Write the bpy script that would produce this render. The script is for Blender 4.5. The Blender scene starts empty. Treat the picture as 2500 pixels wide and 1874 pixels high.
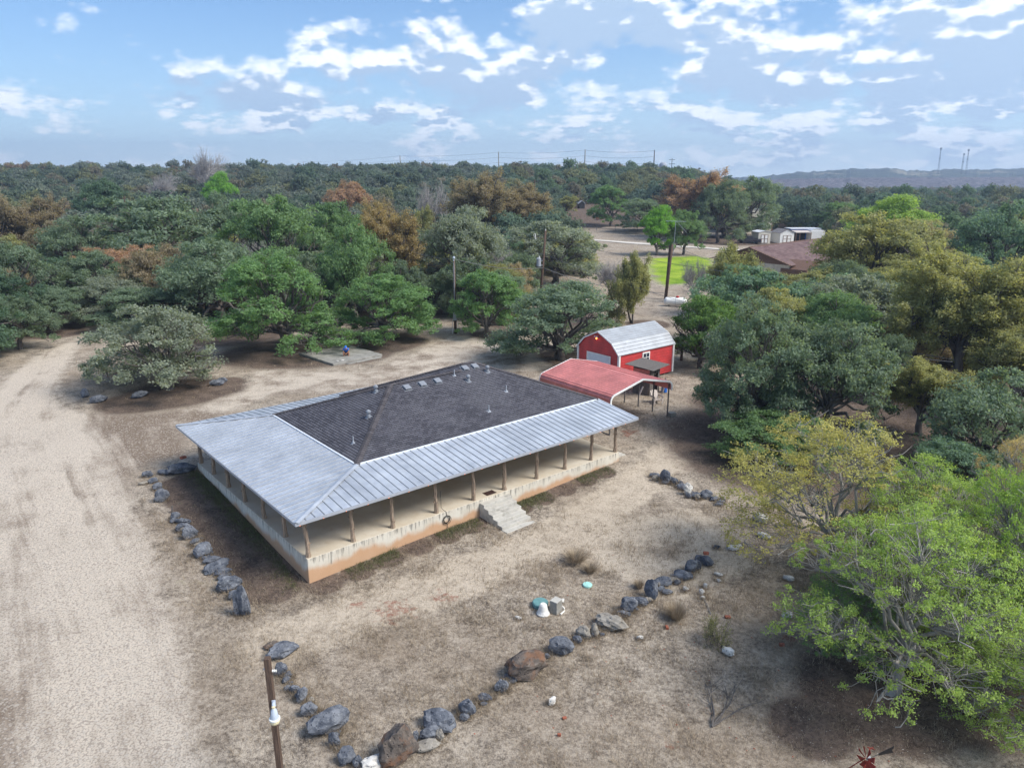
import bpy, math, random
import numpy as np
from math import sin, cos, pi, radians, atan2, sqrt
from mathutils import Vector, Matrix
random.seed(7); RNG = np.random.default_rng(7)
S = bpy.context.scene
COL = S.collection

# ------------------------------------------------------------------ camera
F_PX, HOR, CAM_H = 1790.0, 430.0, 16.0          # focal length in photo pixels (2500 wide), horizon row, height above porch slab
PITCH = math.atan((937 - HOR) / F_PX)
cd = bpy.data.cameras.new('camera'); cam = bpy.data.objects.new('camera', cd); COL.objects.link(cam)
cd.sensor_width = 36.0; cd.lens = 36.0 * F_PX / 2500.0
cd.clip_start = 0.5; cd.clip_end = 20000
cam.location = (0, 0, CAM_H); cam.rotation_euler = (pi / 2 - PITCH, 0, 0)
S.camera = cam

# ------------------------------------------------------------------ sky, sun, exposure
SUN_EL, SUN_AZ = 47.0, 108.0                      # degrees; azimuth from +Y towards +X
def build_world():
    w = bpy.data.worlds.new('World'); S.world = w; w.use_nodes = True
    nt = w.node_tree; N = nt.nodes; L = nt.links; N.clear()
    def nd(t, **k):
        n = N.new(t)
        for a, v in k.items(): setattr(n, a, v)
        return n
    def m(op, a, b=None, c=None, clamp=False):
        n = nd('ShaderNodeMath', operation=op); n.use_clamp = clamp
        for i, x in enumerate((a, b, c)):
            if x is None: continue
            if hasattr(x, 'links') or hasattr(x, 'is_output'): L.new(x, n.inputs[i])
            else: n.inputs[i].default_value = x
        return n.outputs[0]
    out = nd('ShaderNodeOutputWorld'); bg = nd('ShaderNodeBackground')
    sky = nd('ShaderNodeTexSky', sky_type='NISHITA'); sky.sun_disc = False
    sky.sun_elevation = radians(SUN_EL); sky.sun_rotation = radians(SUN_AZ)
    sky.altitude = 100; sky.air_density = 1.0; sky.dust_density = 0.6; sky.ozone_density = 2.0
    tc = nd('ShaderNodeTexCoord'); sp = nd('ShaderNodeSeparateXYZ'); L.new(tc.outputs['Generated'], sp.inputs[0])
    x, y, z = sp.outputs
    az = m('ARCTAN2', x, y)                                   # radians, 0 = straight ahead
    el = m('ARCSINE', z)
    elc = m('MAXIMUM', el, 0.0)
    # cloud coordinates: cells shrink towards the horizon as a flat cloud deck does
    def layer(a, e, su, sv, seed):
        cb = nd('ShaderNodeCombineXYZ'); L.new(m('ADD', m('MULTIPLY', a, su), seed), cb.inputs[0]); L.new(m('MULTIPLY', e, sv), cb.inputs[1])
        n1 = nd('ShaderNodeTexNoise', noise_dimensions='2D'); n1.inputs['Scale'].default_value = 1.0; n1.inputs['Detail'].default_value = 8; n1.inputs['Roughness'].default_value = 0.54
        L.new(cb.outputs[0], n1.inputs['Vector'])
        n0 = nd('ShaderNodeTexNoise', noise_dimensions='2D'); n0.inputs['Scale'].default_value = 6; n0.inputs['Detail'].default_value = 2
        L.new(cb.outputs[0], n0.inputs['Vector'])
        mx = nd('ShaderNodeVectorMath', operation='MULTIPLY_ADD'); L.new(n0.outputs['Color'], mx.inputs[0]); mx.inputs[1].default_value = (.14, .14, 0); L.new(cb.outputs[0], mx.inputs[2])
        vo = nd('ShaderNodeTexVoronoi', voronoi_dimensions='2D'); vo.inputs['Scale'].default_value = 3.4; L.new(mx.outputs[0], vo.inputs['Vector'])
        vo2 = nd('ShaderNodeTexVoronoi', voronoi_dimensions='2D'); vo2.inputs['Scale'].default_value = 8.5; L.new(mx.outputs[0], vo2.inputs['Vector'])
        return m('SUBTRACT', n1.outputs[0], m('ADD', m('MULTIPLY', vo.outputs['Distance'], 0.16), m('MULTIPLY', vo2.outputs['Distance'], 0.09)))
    def density(dv, du):
        e = m('ADD', elc, dv); a = m('ADD', az, du)
        hi = layer(a, e, 6.0, 12.0, 4.3); lo = layer(a, e, 11.0, 30.0, 11.7)
        w_ = nd('ShaderNodeMapRange', interpolation_type='SMOOTHSTEP'); L.new(el, w_.inputs[0]); w_.inputs[1].default_value = .055; w_.inputs[2].default_value = .115
        return m('ADD', m('MULTIPLY', hi, w_.outputs[0]), m('MULTIPLY', lo, m('SUBTRACT', 1.0, w_.outputs[0])))
    # coverage: sparse to the left, full to the right, plus single banks where the photograph has them
    cov = m('MULTIPLY', m('SMOOTH_MAX', m('SINE', m('ADD', az, -0.25)), -0.55, 0.2), 0.165)
    banks = [(-0.235, 0.165, 0.085, 0.030, 0.16), (0.02, 0.12, 0.10, 0.03, 0.10), (-0.52, 0.085, 0.16, 0.022, 0.17), (-0.28, 0.080, 0.12, 0.020, 0.15),
             (-0.09, 0.075, 0.08, 0.026, 0.14), (0.30, 0.15, 0.2, 0.05, 0.04), (0.52, 0.19, 0.10, 0.04, 0.06), (0.40, 0.09, 0.2, 0.03, 0.07), (0.45, 0.15, 0.25, 0.06, 0.05), (0.2, 0.19, 0.2, 0.05, 0.03),
             (0.20, 0.225, 0.16, 0.02, 0.14), (-0.56, 0.24, 0.07, 0.016, 0.14), (-0.55, 0.19, 0.04, 0.011, 0.12), (-0.44, 0.215, 0.05, 0.01, 0.1), (0.1, 0.17, 0.16, 0.03, 0.08),
             (-0.42, 0.165, 0.20, 0.055, -0.14), (-0.12, 0.235, 0.14, 0.03, -0.12), (-0.36, 0.22, 0.12, 0.04, -0.10), (-0.05, 0.03, 0.7, 0.02, -0.05)]
    for a0, e0, wa, we, g in banks:
        da = m('DIVIDE', m('SUBTRACT', az, a0), wa); de = m('DIVIDE', m('SUBTRACT', el, e0), we)
        r2 = m('ADD', m('MULTIPLY', da, da), m('MULTIPLY', de, de))
        cov = m('ADD', cov, m('MULTIPLY', m('POWER', math.e, m('MULTIPLY', r2, -1.0)), g))
    d0 = m('ADD', density(0, 0), cov); d1 = m('ADD', density(0.014, 0.004), cov)
    def ss(v, a, b):
        r = nd('ShaderNodeMapRange', interpolation_type='SMOOTHSTEP'); L.new(v, r.inputs[0]); r.inputs[1].default_value = a; r.inputs[2].default_value = b
        return r.outputs[0]
    T = 0.350
    alpha = ss(d0, T - 0.02, T + 0.14)
    slope = m('SUBTRACT', d1, d0)
    grey = ss(m('ADD', m('MULTIPLY', slope, 1.3), m('MULTIPLY', m('SUBTRACT', d0, T), 0.8)), -0.01, 0.11)
    lit = nd('ShaderNodeMix', data_type='RGBA'); lit.inputs[6].default_value = (5.9, 6.2, 6.6, 1); lit.inputs[7].default_value = (2.5, 3.35, 4.5, 1); L.new(grey, lit.inputs[0])
    # thin the far deck into haze
    fade = ss(el, -0.01, 0.11)
    al = m('MULTIPLY', m('MULTIPLY', alpha, ss(el, 0.0, 0.015)), m('ADD', m('MULTIPLY', fade, 0.52), 0.46))
    # pale haze low over the horizon
    hz = nd('ShaderNodeMix', data_type='RGBA'); L.new(sky.outputs[0], hz.inputs[6]); hz.inputs[7].default_value = (4.3, 5.2, 5.9, 1)
    L.new(m('MULTIPLY', m('POWER', math.e, m('MULTIPLY', elc, -7.0)), 0.92), hz.inputs[0])
    gain = nd('ShaderNodeMix', data_type='RGBA', blend_type='MULTIPLY'); gain.inputs[0].default_value = 1; L.new(sky.outputs[0], gain.inputs[6]); gain.inputs[7].default_value = (.195, .465, .72, 1)
    L.new(gain.outputs[2], hz.inputs[6])
    mixc = nd('ShaderNodeMix', data_type='RGBA'); L.new(al, mixc.inputs[0]); L.new(hz.outputs[2], mixc.inputs[6]); L.new(lit.outputs[2], mixc.inputs[7])
    L.new(mixc.outputs[2], bg.inputs[0]); bg.inputs[1].default_value = 0.05
    L.new(bg.outputs[0], out.inputs[0])
    w.cycles.sampling_method = 'MANUAL'; w.cycles.sample_map_resolution = 256
build_world()
sd = bpy.data.lights.new('sun', 'SUN'); sun = bpy.data.objects.new('sun', sd); COL.objects.link(sun)
sd.energy = 1.25; sd.angle = radians(26); sd.color = (1.0, 0.95, 0.87)
sun.location = (0, 0, 60)
_d = Vector((sin(radians(SUN_AZ)) * cos(radians(SUN_EL)), cos(radians(SUN_AZ)) * cos(radians(SUN_EL)), sin(radians(SUN_EL))))
sun.rotation_euler = (_d).to_track_quat('Z', 'Y').to_euler()
S.view_settings.view_transform = 'Standard'; S.view_settings.look = 'None'
S.view_settings.gamma = 1; S.view_settings.use_curve_mapping = False
S.view_settings.exposure = 2.08
S.cycles.use_denoising = True
S.cycles.max_bounces = 6; S.cycles.diffuse_bounces = 4; S.cycles.glossy_bounces = 3; S.cycles.transmission_bounces = 4; S.cycles.transparent_max_bounces = 6; S.cycles.volume_bounces = 0
S.cycles.sample_clamp_indirect = 6

# ------------------------------------------------------------------ terrain and placing
def sst(a, b, x):
    t = np.clip((np.asarray(x, float) - a) / (b - a), 0, 1); return t * t * (3 - 2 * t)
def gz(x, y):
    x = np.asarray(x, float); y = np.asarray(y, float)
    p = -0.6 - .0098 * (np.clip(x, -30, 30) - 6.56) + .0564 * (np.maximum(y, -6) - 41.4)
    k = .12
    z = -k * np.log(np.exp(-np.minimum(p, 8) / k) + np.exp(.3 / k))
    t = x / np.maximum(y, 20)
    z = z + 12.5 * sst(170, 470, y) * (1 - sst(.17, .36, t)) - 7 * sst(260, 700, y) * sst(.22, .4, t)
    z = z + 0.05 * np.sin(x * .37 + y * .21) * np.sin(y * .31 - x * .17) + .5 * sst(60, 200, y) * np.sin(x * .045 + 1) * np.sin(y * .05)
    return z
def ray(px, py):
    u, v = px - 1250, py - 937; c, s = cos(PITCH), sin(PITCH)
    return np.array([u, F_PX * c - v * s, -F_PX * s - v * c]) / F_PX
def at_z(px, py, z):
    d = ray(px, py); t = (z - CAM_H) / d[2]; return Vector((d[0] * t, d[1] * t, z))
def at_y(px, py, y):
    d = ray(px, py); t = y / d[1]; return Vector((d[0] * t, y, CAM_H + d[2] * t))
def G(px, py):
    """ground point seen at photo pixel (2500 px frame)"""
    z = -0.5
    for _ in range(40):
        p = at_z(px, py, z); z = .5 * z + .5 * float(gz(p.x, p.y))
    return Vector((p.x, p.y, float(gz(p.x, p.y))))
K = 2500 / 2212.0                                  # second pixel scale used for notes (2212 px frame)
def GD(px, py): return G(px * K, py * K)
def ppm(p):                                        # photo pixels per metre at a point
    return F_PX / ((p.y) * cos(PITCH) + (CAM_H - p.z) * sin(PITCH))
def project(P):
    P = np.asarray(P, float); c, s = cos(PITCH), sin(PITCH); zz = P[..., 2] - CAM_H
    fw = P[..., 1] * c - zz * s; up = P[..., 1] * s + zz * c
    return 1250 + F_PX * P[..., 0] / fw, 937 - F_PX * up / fw

# ------------------------------------------------------------------ object helpers
def tag(o, label=None, cat=None, group=None, kind=None):
    if label: o['label'] = label
    if cat: o['category'] = cat
    if group: o['group'] = group
    if kind: o['kind'] = kind
    return o
def empty(name, loc, rz=0.0, label=None, cat=None, group=None):
    o = bpy.data.objects.new(name, None); COL.objects.link(o); o.location = loc; o.rotation_euler = (0, 0, rz)
    o.empty_display_size = .2
    return tag(o, label, cat, group)
def link(name, me, parent=None, loc=None, rot=None, scale=None):
    o = bpy.data.objects.new(name, me); COL.objects.link(o)
    if parent: o.parent = parent
    if loc is not None: o.location = loc
    if rot is not None: o.rotation_euler = rot
    if scale is not None: o.scale = scale
    return o
def np_mesh(name, V, Fq, mats, smooth=False, attrs=None, mat_idx=None):
    """V (n,3); Fq (m,k) equal sized faces"""
    me = bpy.data.meshes.new(name); V = np.ascontiguousarray(V, np.float32); Fq = np.ascontiguousarray(Fq, np.int32)
    n, k = Fq.shape
    me.vertices.add(len(V)); me.vertices.foreach_set('co', V.ravel())
    me.loops.add(n * k); me.loops.foreach_set('vertex_index', Fq.ravel())
    me.polygons.add(n); me.polygons.foreach_set('loop_start', np.arange(0, n * k, k, dtype=np.int32))
    me.polygons.foreach_set('loop_total', np.full(n, k, np.int32))
    me.polygons.foreach_set('use_smooth', np.full(n, bool(smooth)))
    if mat_idx is not None: me.polygons.foreach_set('material_index', np.asarray(mat_idx, np.int32))
    for mt in (mats if isinstance(mats, (list, tuple)) else [mats]): me.materials.append(mt)
    for an, (dom, arr) in (attrs or {}).items():
        at = me.attributes.new(an, 'FLOAT', dom); at.data.foreach_set('value', np.asarray(arr, np.float32))
    me.update(calc_edges=True); me.validate()
    return me
class MB:
    def __init__(s): s.v = []; s.f = []; s.mi = []; s.m = 0
    def add(s, vs, fs):
        b = len(s.v); s.v += [tuple(v) for v in vs]; s.f += [tuple(i + b for i in f) for f in fs]; s.mi += [s.m] * len(fs); return s
    def box(s, c, d, rot=None, taper=1.0):
        x, y, z = d[0] / 2, d[1] / 2, d[2] / 2
        vs = [Vector((sx * x * (taper if sz > 0 else 1), sy * y * (taper if sz > 0 else 1), sz * z)) for sz in (-1, 1) for sy in (-1, 1) for sx in (-1, 1)]
        if rot is not None: vs = [rot @ v for v in vs]
        c = Vector(c)
        return s.add([v + c for v in vs], [(0, 2, 3, 1), (4, 5, 7, 6), (0, 1, 5, 4), (2, 6, 7, 3), (0, 4, 6, 2), (1, 3, 7, 5)])
    def bx(s, x0, x1, y0, y1, z0, z1): return s.box(((x0 + x1) / 2, (y0 + y1) / 2, (z0 + z1) / 2), (abs(x1 - x0), abs(y1 - y0), abs(z1 - z0)))
    def beam(s, a, b, w, h=None):
        a = Vector(a); b = Vector(b); d = b - a; q = d.to_track_quat('Z', 'Y').to_matrix()
        return s.box((a + b) / 2, (w, h or w, d.length), q)
    def tube(s, pts, rad, n=8, cap=True):
        pts = [Vector(p) for p in pts]; R = rad if isinstance(rad, (list, tuple)) else [rad] * len(pts)
        b = len(s.v); rings = []
        for i, p in enumerate(pts):
            d = (pts[min(i + 1, len(pts) - 1)] - pts[max(i - 1, 0)]).normalized()
            ax = Vector((1, 0, 0)) if abs(d.x) < .8 else Vector((0, 1, 0))
            e1 = d.cross(ax).normalized(); e2 = d.cross(e1)
            rings += [p + (e1 * cos(2 * pi * k / n) + e2 * sin(2 * pi * k / n)) * R[i] for k in range(n)]
        fs = [(i * n + k, i * n + (k + 1) % n, (i + 1) * n + (k + 1) % n, (i + 1) * n + k) for i in range(len(pts) - 1) for k in range(n)]
        if cap: fs += [tuple(range(n - 1, -1, -1)), tuple((len(pts) - 1) * n + k for k in range(n))]
        return s.add(rings, fs)
    def lathe(s, prof, n=20, c=(0, 0, 0), axis='z'):
        vs = []; c = Vector(c)
        for r, z in prof:
            for k in range(n):
                a = 2 * pi * k / n
                v = Vector((r * cos(a), r * sin(a), z))
                if axis == 'x': v = Vector((v.z, v.x, v.y))
                if axis == 'y': v = Vector((v.x, v.z, v.y))
                vs.append(v + c)
        m = len(prof)
        fs = [(i * n + k, i * n + (k + 1) % n, (i + 1) * n + (k + 1) % n, (i + 1) * n + k) for i in range(m - 1) for k in range(n)]
        if prof[0][0] > 1e-4: fs.append(tuple(range(n - 1, -1, -1)))
        if prof[-1][0] > 1e-4: fs.append(tuple((m - 1) * n + k for k in range(n)))
        return s.add(vs, fs)
    def ico(s, c, r, sub=2):
        import bmesh
        bm = bmesh.new(); bmesh.ops.create_icosphere(bm, subdivisions=sub, radius=1)
        rr = r if isinstance(r, (tuple, list)) else (r, r, r); c = Vector(c)
        vs = [Vector((v.co.x * rr[0], v.co.y * rr[1], v.co.z * rr[2])) + c for v in bm.verts]
        fs = [tuple(v.index for v in f.verts) for f in bm.faces]; bm.free()
        return s.add(vs, fs)
    def extrude(s, poly, axis, a, b):
        """poly: 2D outline; axis 'x','y','z' = extrusion axis from a to b"""
        def P(p, t): return {'x': (t, p[0], p[1]), 'y': (p[0], t, p[1]), 'z': (p[0], p[1], t)}[axis]
        n = len(poly); vs = [P(p, a) for p in poly] + [P(p, b) for p in poly]
        fs = [tuple(range(n)), tuple(range(2 * n - 1, n - 1, -1))] + [(i, i + n, (i + 1) % n + n, (i + 1) % n) for i in range(n)]
        return s.add(vs, fs)
    def mesh(s, name, mats, smooth=False, bevel=0):
        me = bpy.data.meshes.new(name); me.from_pydata(s.v, [], s.f)
        for mt in (mats if isinstance(mats, (list, tuple)) else [mats]): me.materials.append(mt)
        me.polygons.foreach_set('material_index', s.mi)
        import bmesh
        bm = bmesh.new(); bm.from_mesh(me); bmesh.ops.recalc_face_normals(bm, faces=bm.faces)
        if bevel: bmesh.ops.bevel(bm, geom=list(bm.edges), offset=bevel, segments=1, affect='EDGES', clamp_overlap=True)
        bm.to_mesh(me); bm.free()
        if smooth: me.polygons.foreach_set('use_smooth', [True] * len(me.polygons))
        me.update(); return me
    def build(s, name, mats, parent=None, loc=None, rot=None, smooth=False, bevel=0):
        return link(name, s.mesh(name, mats, smooth, bevel), parent, loc, rot)

# ------------------------------------------------------------------ materials
def new_mat(name):
    m = bpy.data.materials.new(name); m.use_nodes = True; nt = m.node_tree; nt.nodes.clear()
    out = nt.nodes.new('ShaderNodeOutputMaterial'); return m, nt, out
class NT:
    def __init__(s, nt): s.nt = nt
    def n(s, t, **k):
        n = s.nt.nodes.new(t)
        for a, v in k.items(): setattr(n, a, v)
        return n
    def l(s, a, b): s.nt.links.new(a, b)
    def m(s, op, a, b=None, c=None, clamp=False):
        n = s.n('ShaderNodeMath', operation=op); n.use_clamp = clamp
        for i, x in enumerate((a, b, c)):
            if x is None: continue
            if hasattr(x, 'is_output'): s.l(x, n.inputs[i])
            else: n.inputs[i].default_value = x
        return n.outputs[0]
    def noise(s, scale, detail=4, rough=.55, vec=None, dist=0.0, out=0):
        n = s.n('ShaderNodeTexNoise'); n.inputs['Scale'].default_value = scale; n.inputs['Detail'].default_value = detail
        n.inputs['Roughness'].default_value = rough; n.inputs['Distortion'].default_value = dist
        if vec is not None: s.l(vec, n.inputs['Vector'])
        return n.outputs[out]
    def mr(s, v, a, b, c=0.0, d=1.0, smooth=True):
        r = s.n('ShaderNodeMapRange', interpolation_type='SMOOTHSTEP' if smooth else 'LINEAR'); s.l(v, r.inputs[0])
        for i, x in enumerate((a, b, c, d)): r.inputs[i + 1].default_value = x
        return r.outputs[0]
    def mix(s, f, a, b, blend='MIX'):
        n = s.n('ShaderNodeMix', data_type='RGBA', blend_type=blend)
        for x, i in ((f, 0), (a, 6), (b, 7)):
            if hasattr(x, 'is_output'): s.l(x, n.inputs[i])
            elif i == 0: n.inputs[0].default_value = x
            else: n.inputs[i].default_value = (*x[:3], 1)
        return n.outputs[2]
    def attr(s, name): return s.n('ShaderNodeAttribute', attribute_name=name).outputs['Fac']
    def coord(s, w='Object'): return s.n('ShaderNodeTexCoord').outputs[w]
    def scale(s, v, sc, rot=(0, 0, 0)):
        n = s.n('ShaderNodeMapping'); s.l(v, n.inputs[0]); n.inputs['Scale'].default_value = sc; n.inputs['Rotation'].default_value = rot; return n.outputs[0]
    def bump(s, h, strength=.3, dist=.02):
        n = s.n('ShaderNodeBump'); n.inputs['Strength'].default_value = strength; n.inputs['Distance'].default_value = dist; s.l(h, n.inputs['Height']); return n.outputs[0]
    def principled(s, out, base, rough=.8, metal=0.0, normal=None, spec=.3):
        p = s.n('ShaderNodeBsdfPrincipled')
        for x, nm in ((base, 'Base Color'), (rough, 'Roughness'), (metal, 'Metallic'), (spec, 'Specular IOR Level')):
            if hasattr(x, 'is_output'): s.l(x, p.inputs[nm])
            elif nm == 'Base Color': p.inputs[nm].default_value = (*x[:3], 1)
            else: p.inputs[nm].default_value = x
        if normal is not None: s.l(normal, p.inputs['Normal'])
        s.l(p.outputs[0], out.inputs[0]); return p
def simple(name, col, rough=.7, metal=0., var=.25, scale=6., bump=.15, spec=.3, emit=None, dirt=None, stretch=(1, 1, 1), bscale=None):
    m, nt, out = new_mat(name); t = NT(nt)
    co = t.scale(t.coord(), stretch)
    a = t.noise(scale, 6, .6, co); b = t.noise(scale * 7, 3, .6, co)
    f = t.m('ADD', t.m('MULTIPLY', a, .7), t.m('MULTIPLY', b, .3))
    lo = tuple(c * (1 - var) for c in col); hi = tuple(min(1, c * (1 + var)) for c in col)
    c = t.mix(t.mr(f, .3, .7), lo, hi)
    if dirt: c = t.mix(t.mr(t.noise(scale * .6, 5, .65, co), .5, .75, 0, dirt[1]), c, dirt[0])
    p = t.principled(out, c, rough, metal, t.bump(t.noise(bscale or scale * 5, 4, .6, co), bump, .02), spec)
    if emit: p.inputs['Emission Color'].default_value = (*emit[0], 1); p.inputs['Emission Strength'].default_value = emit[1]
    return m
MT = {}
MT['concrete'] = None
def mat_concrete():
    m, nt, out = new_mat('porch_concrete'); t = NT(nt); co = t.coord()
    sp = t.n('ShaderNodeSeparateXYZ'); t.l(co, sp.inputs[0]); z = sp.outputs[2]
    gn = t.n('ShaderNodeNewGeometry'); sn = t.n('ShaderNodeSeparateXYZ'); t.l(gn.outputs['Normal'], sn.inputs[0])
    side = t.m('SUBTRACT', 1.0, t.m('ABSOLUTE', sn.outputs[2]))
    base = t.mix(t.mr(t.noise(.5, 6, .65, co), .35, .68), (.50, .43, .33), (.57, .52, .435))
    base = t.mix(t.mr(t.noise(1.7, 6, .7, co), .52, .75, 0, .5), base, (.40, .30, .20))
    clay = t.m('SUBTRACT', t.m('MULTIPLY', t.noise(.55, 5, .6, t.scale(co, (1, 1, .3))), 1.7), t.m('MULTIPLY', t.m('ADD', z, .72), 1.15))
    side_c = t.mix(t.mr(t.noise(1.4, 5, .6, co), .3, .7), (.54, .49, .41), (.63, .59, .515))
    side_c = t.mix(t.mr(clay,   .42, .85, 0, .78), side_c, (.50, .26, .12))
    streak = t.m('ADD', t.noise(5.0, 5, .7, t.scale(co, (1, 1, .12))), t.m('MULTIPLY', z, .28))
    side_c = t.mix(t.mr(streak, .44, .60, 0, .75), side_c, (.09, .085, .075))
    c = t.mix(side, base, side_c)
    t.principled(out, c, .88, 0, t.bump(t.noise(14, 5, .6, co), .15, .02)); return m
MT['concrete'] = mat_concrete()
MT['step'] = simple('step_concrete', (.47, .45, .41), .9, var=.15, scale=3, dirt=((.16, .15, .13), .6))
MT['pad'] = simple('old_slab_concrete', (.26, .25, .23), .9, var=.3, scale=1.4, dirt=((.12, .10, .08), .7))
def mat_galv():
    m, nt, out = new_mat('galvanized_roof_sheet'); t = NT(nt); co = t.coord()
    oi = t.n('ShaderNodeObjectInfo')
    n1 = t.noise(.45, 6, .65, t.scale(co, (1, 1, 1))); n2 = t.noise(3.5, 5, .6, co)
    c = t.mix(t.mr(n1, .3, .7), (.47, .49, .52), (.72, .745, .78))
    c = t.mix(t.m('MULTIPLY', t.mr(oi.outputs['Random'], 0, 1), .35), c, (.62, .645, .68))
    c = t.mix(t.mr(t.noise(1.3, 6, .75, co), .56, .74, 0, .5), c, (.36, .375, .41))
    r = t.mr(n2, .25, .75, .36, .60)
    t.principled(out, c, r, .6, t.bump(t.noise(2.2, 3, .5, co), .12, .03), .5); return m
MT['galv'] = mat_galv()
MT['galv_seam'] = simple('seam_dark_metal', (.27, .285, .31), .6, var=.2, metal=.3)  # raised seams drawn darker than the sheet
MT['vent'] = simple('grey_vent', (.22, .235, .265), .6, var=.15)
MT['galv_barn'] = simple('silver_barn_sheet', (.36, .38, .41), .6, var=.14, scale=1.2, metal=.35, bump=.05, spec=.4, dirt=((.26, .26, .28), .5))
def mat_shingle(name, a, b, c3):
    m, nt, out = new_mat(name); t = NT(nt); co = t.coord(); ge = t.n('ShaderNodeNewGeometry'); oi = t.n('ShaderNodeObjectInfo')
    rnd = t.m('FRACT', t.m('ADD', ge.outputs['Random Per Island'], t.m('MULTIPLY', oi.outputs['Random'], 7.3)))
    gp = t.n('ShaderNodeNewGeometry').outputs['Position']
    c = t.mix(t.mr(rnd, 0, 1), a, b)
    c = t.mix(t.mr(t.noise(.33, 4, .6, t.scale(gp, (1, 1, 1), (0, 0, radians(-40)))), .42, .66, 0, .45), c, c3)
    c = t.mix(t.mr(t.noise(90, 2, .6, gp), .4, .7, 0, .35), c, (.16, .145, .14))
    t.principled(out, c, .93, 0, t.bump(t.noise(140, 2, .6, gp), .3, .01), .15); return m
MT['shingle'] = mat_shingle('asphalt_shingle', (.050, .051, .066), (.094, .094, .114), (.135, .135, .155))
MT['shingle_cap'] = mat_shingle('cap_shingle', (.052, .048, .055), (.085, .078, .085), (.11, .10, .105))
MT['gap_shade'] = simple('underlay_course_shade', (.012, .011, .013), .95)  # near-black deck colour stands in for the shade under each shingle course
MT['cream_wood'] = simple('pale_ceiling_boards', (.55, .49, .40), .8, var=.15, scale=2)
MT['cedar'] = simple('weathered_cedar', (.29, .22, .165), .9, var=.55, scale=3, bump=.6, stretch=(6, 6, 1), dirt=((.055, .04, .03), .8))
MT['wood_grey'] = simple('grey_weathered_wood', (.135, .12, .11), .92, var=.4, scale=3, bump=.5, stretch=(8, 8, .7), dirt=((.07, .055, .05), .7))
MT['pole'] = simple('creosote_pole', (.115, .075, .055), .92, var=.5, scale=4, bump=.5, stretch=(8, 8, .5), dirt=((.03, .022, .02), .8))
MT['red'] = simple('red_painted_steel', (.50, .050, .052), .5, var=.2, scale=1.2, bump=.05, spec=.5)
MT['red_roof'] = simple('faded_red_sheet', (.60, .205, .18), .42, var=.22, scale=.8, bump=.06, spec=.5, dirt=((.45, .17, .13), .7))
MT['white'] = simple('white_paint', (.78, .78, .76), .5, var=.06, scale=2, bump=.04)
MT['cream'] = simple('cream_siding', (.62, .58, .50), .6, var=.1, scale=2, bump=.05)
MT['siding'] = simple('limestone_wall', (.58, .52, .42), .9, var=.2, scale=2.5, bump=.3)
MT['trim_brown'] = simple('brown_trim', (.17, .10, .07), .7, var=.2)
MT['dark'] = simple('dark_steel', (.045, .042, .042), .6, var=.3, metal=.3)
MT['post_steel'] = simple('grey_steel_post', (.15, .145, .15), .5, var=.25, metal=.5)
MT['black'] = simple('black_paint', (.012, .012, .014), .5)
MT['rust'] = simple('rusty_red_metal', (.24, .035, .022), .8, var=.4, scale=9, bump=.3)
MT['grey_metal'] = simple('grey_painted_metal', (.33, .35, .39), .5, var=.1)
MT['lamp_grey'] = simple('lamp_housing', (.45, .50, .58), .45, var=.08)
MT['lens'] = simple('lamp_lens', (.62, .55, .36), .3, var=.1)
MT['blue'] = simple('blue_plastic', (.02, .13, .50), .5, var=.15)
MT['blue_cloth'] = simple('blue_cloth', (.03, .16, .62), .9, var=.25, scale=12)
MT['green_cloth'] = simple('green_cloth', (.02, .12, .09), .9)
MT['dark_cloth'] = simple('dark_cloth', (.012, .013, .02), .95)
MT['skin'] = simple('skin', (.34, .17, .11), .6, var=.1, scale=8)
MT['beige'] = simple('beige_plastic', (.52, .46, .42), .5, var=.08)
MT['lid_green'] = simple('dusty_green_plastic', (.13, .27, .27), .6, var=.15)
MT['lid_aqua'] = simple('aqua_plastic', (.36, .66, .60), .6, var=.1)
MT['pvc'] = simple('white_plastic', (.72, .70, .66), .5, var=.06)
MT['glass'] = simple('dark_window_glass', (.02, .03, .05), .08, var=.2, spec=.8)
MT['truck'] = simple('dark_truck_paint', (.045, .042, .055), .25, var=.1, spec=.7)
MT['tyre'] = simple('tyre_rubber', (.012, .012, .013), .85)
MT['chrome'] = simple('bumper_chrome', (.45, .45, .47), .25, metal=.9)
MT['tail_red'] = simple('tail_light_red', (.45, .02, .02), .3)
MT['rubber_mat'] = simple('brown_doormat', (.045, .022, .018), .95, var=.4, scale=30)
MT['rope'] = simple('old_hose', (.05, .045, .04), .8)
MT['cable'] = simple('cable_jacket', (.14, .14, .145), .6)
MT['roof_white'] = simple('white_roof_sheet', (.68, .71, .76), .4, var=.08)
MT['bulb'] = simple('warm_bulb', (.9, .3, .1), .4, emit=((1.0, .23, .05), 1.6))
MT['brick'] = simple('red_brick_bits', (.30, .10, .06), .9, var=.4, scale=9)
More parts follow.
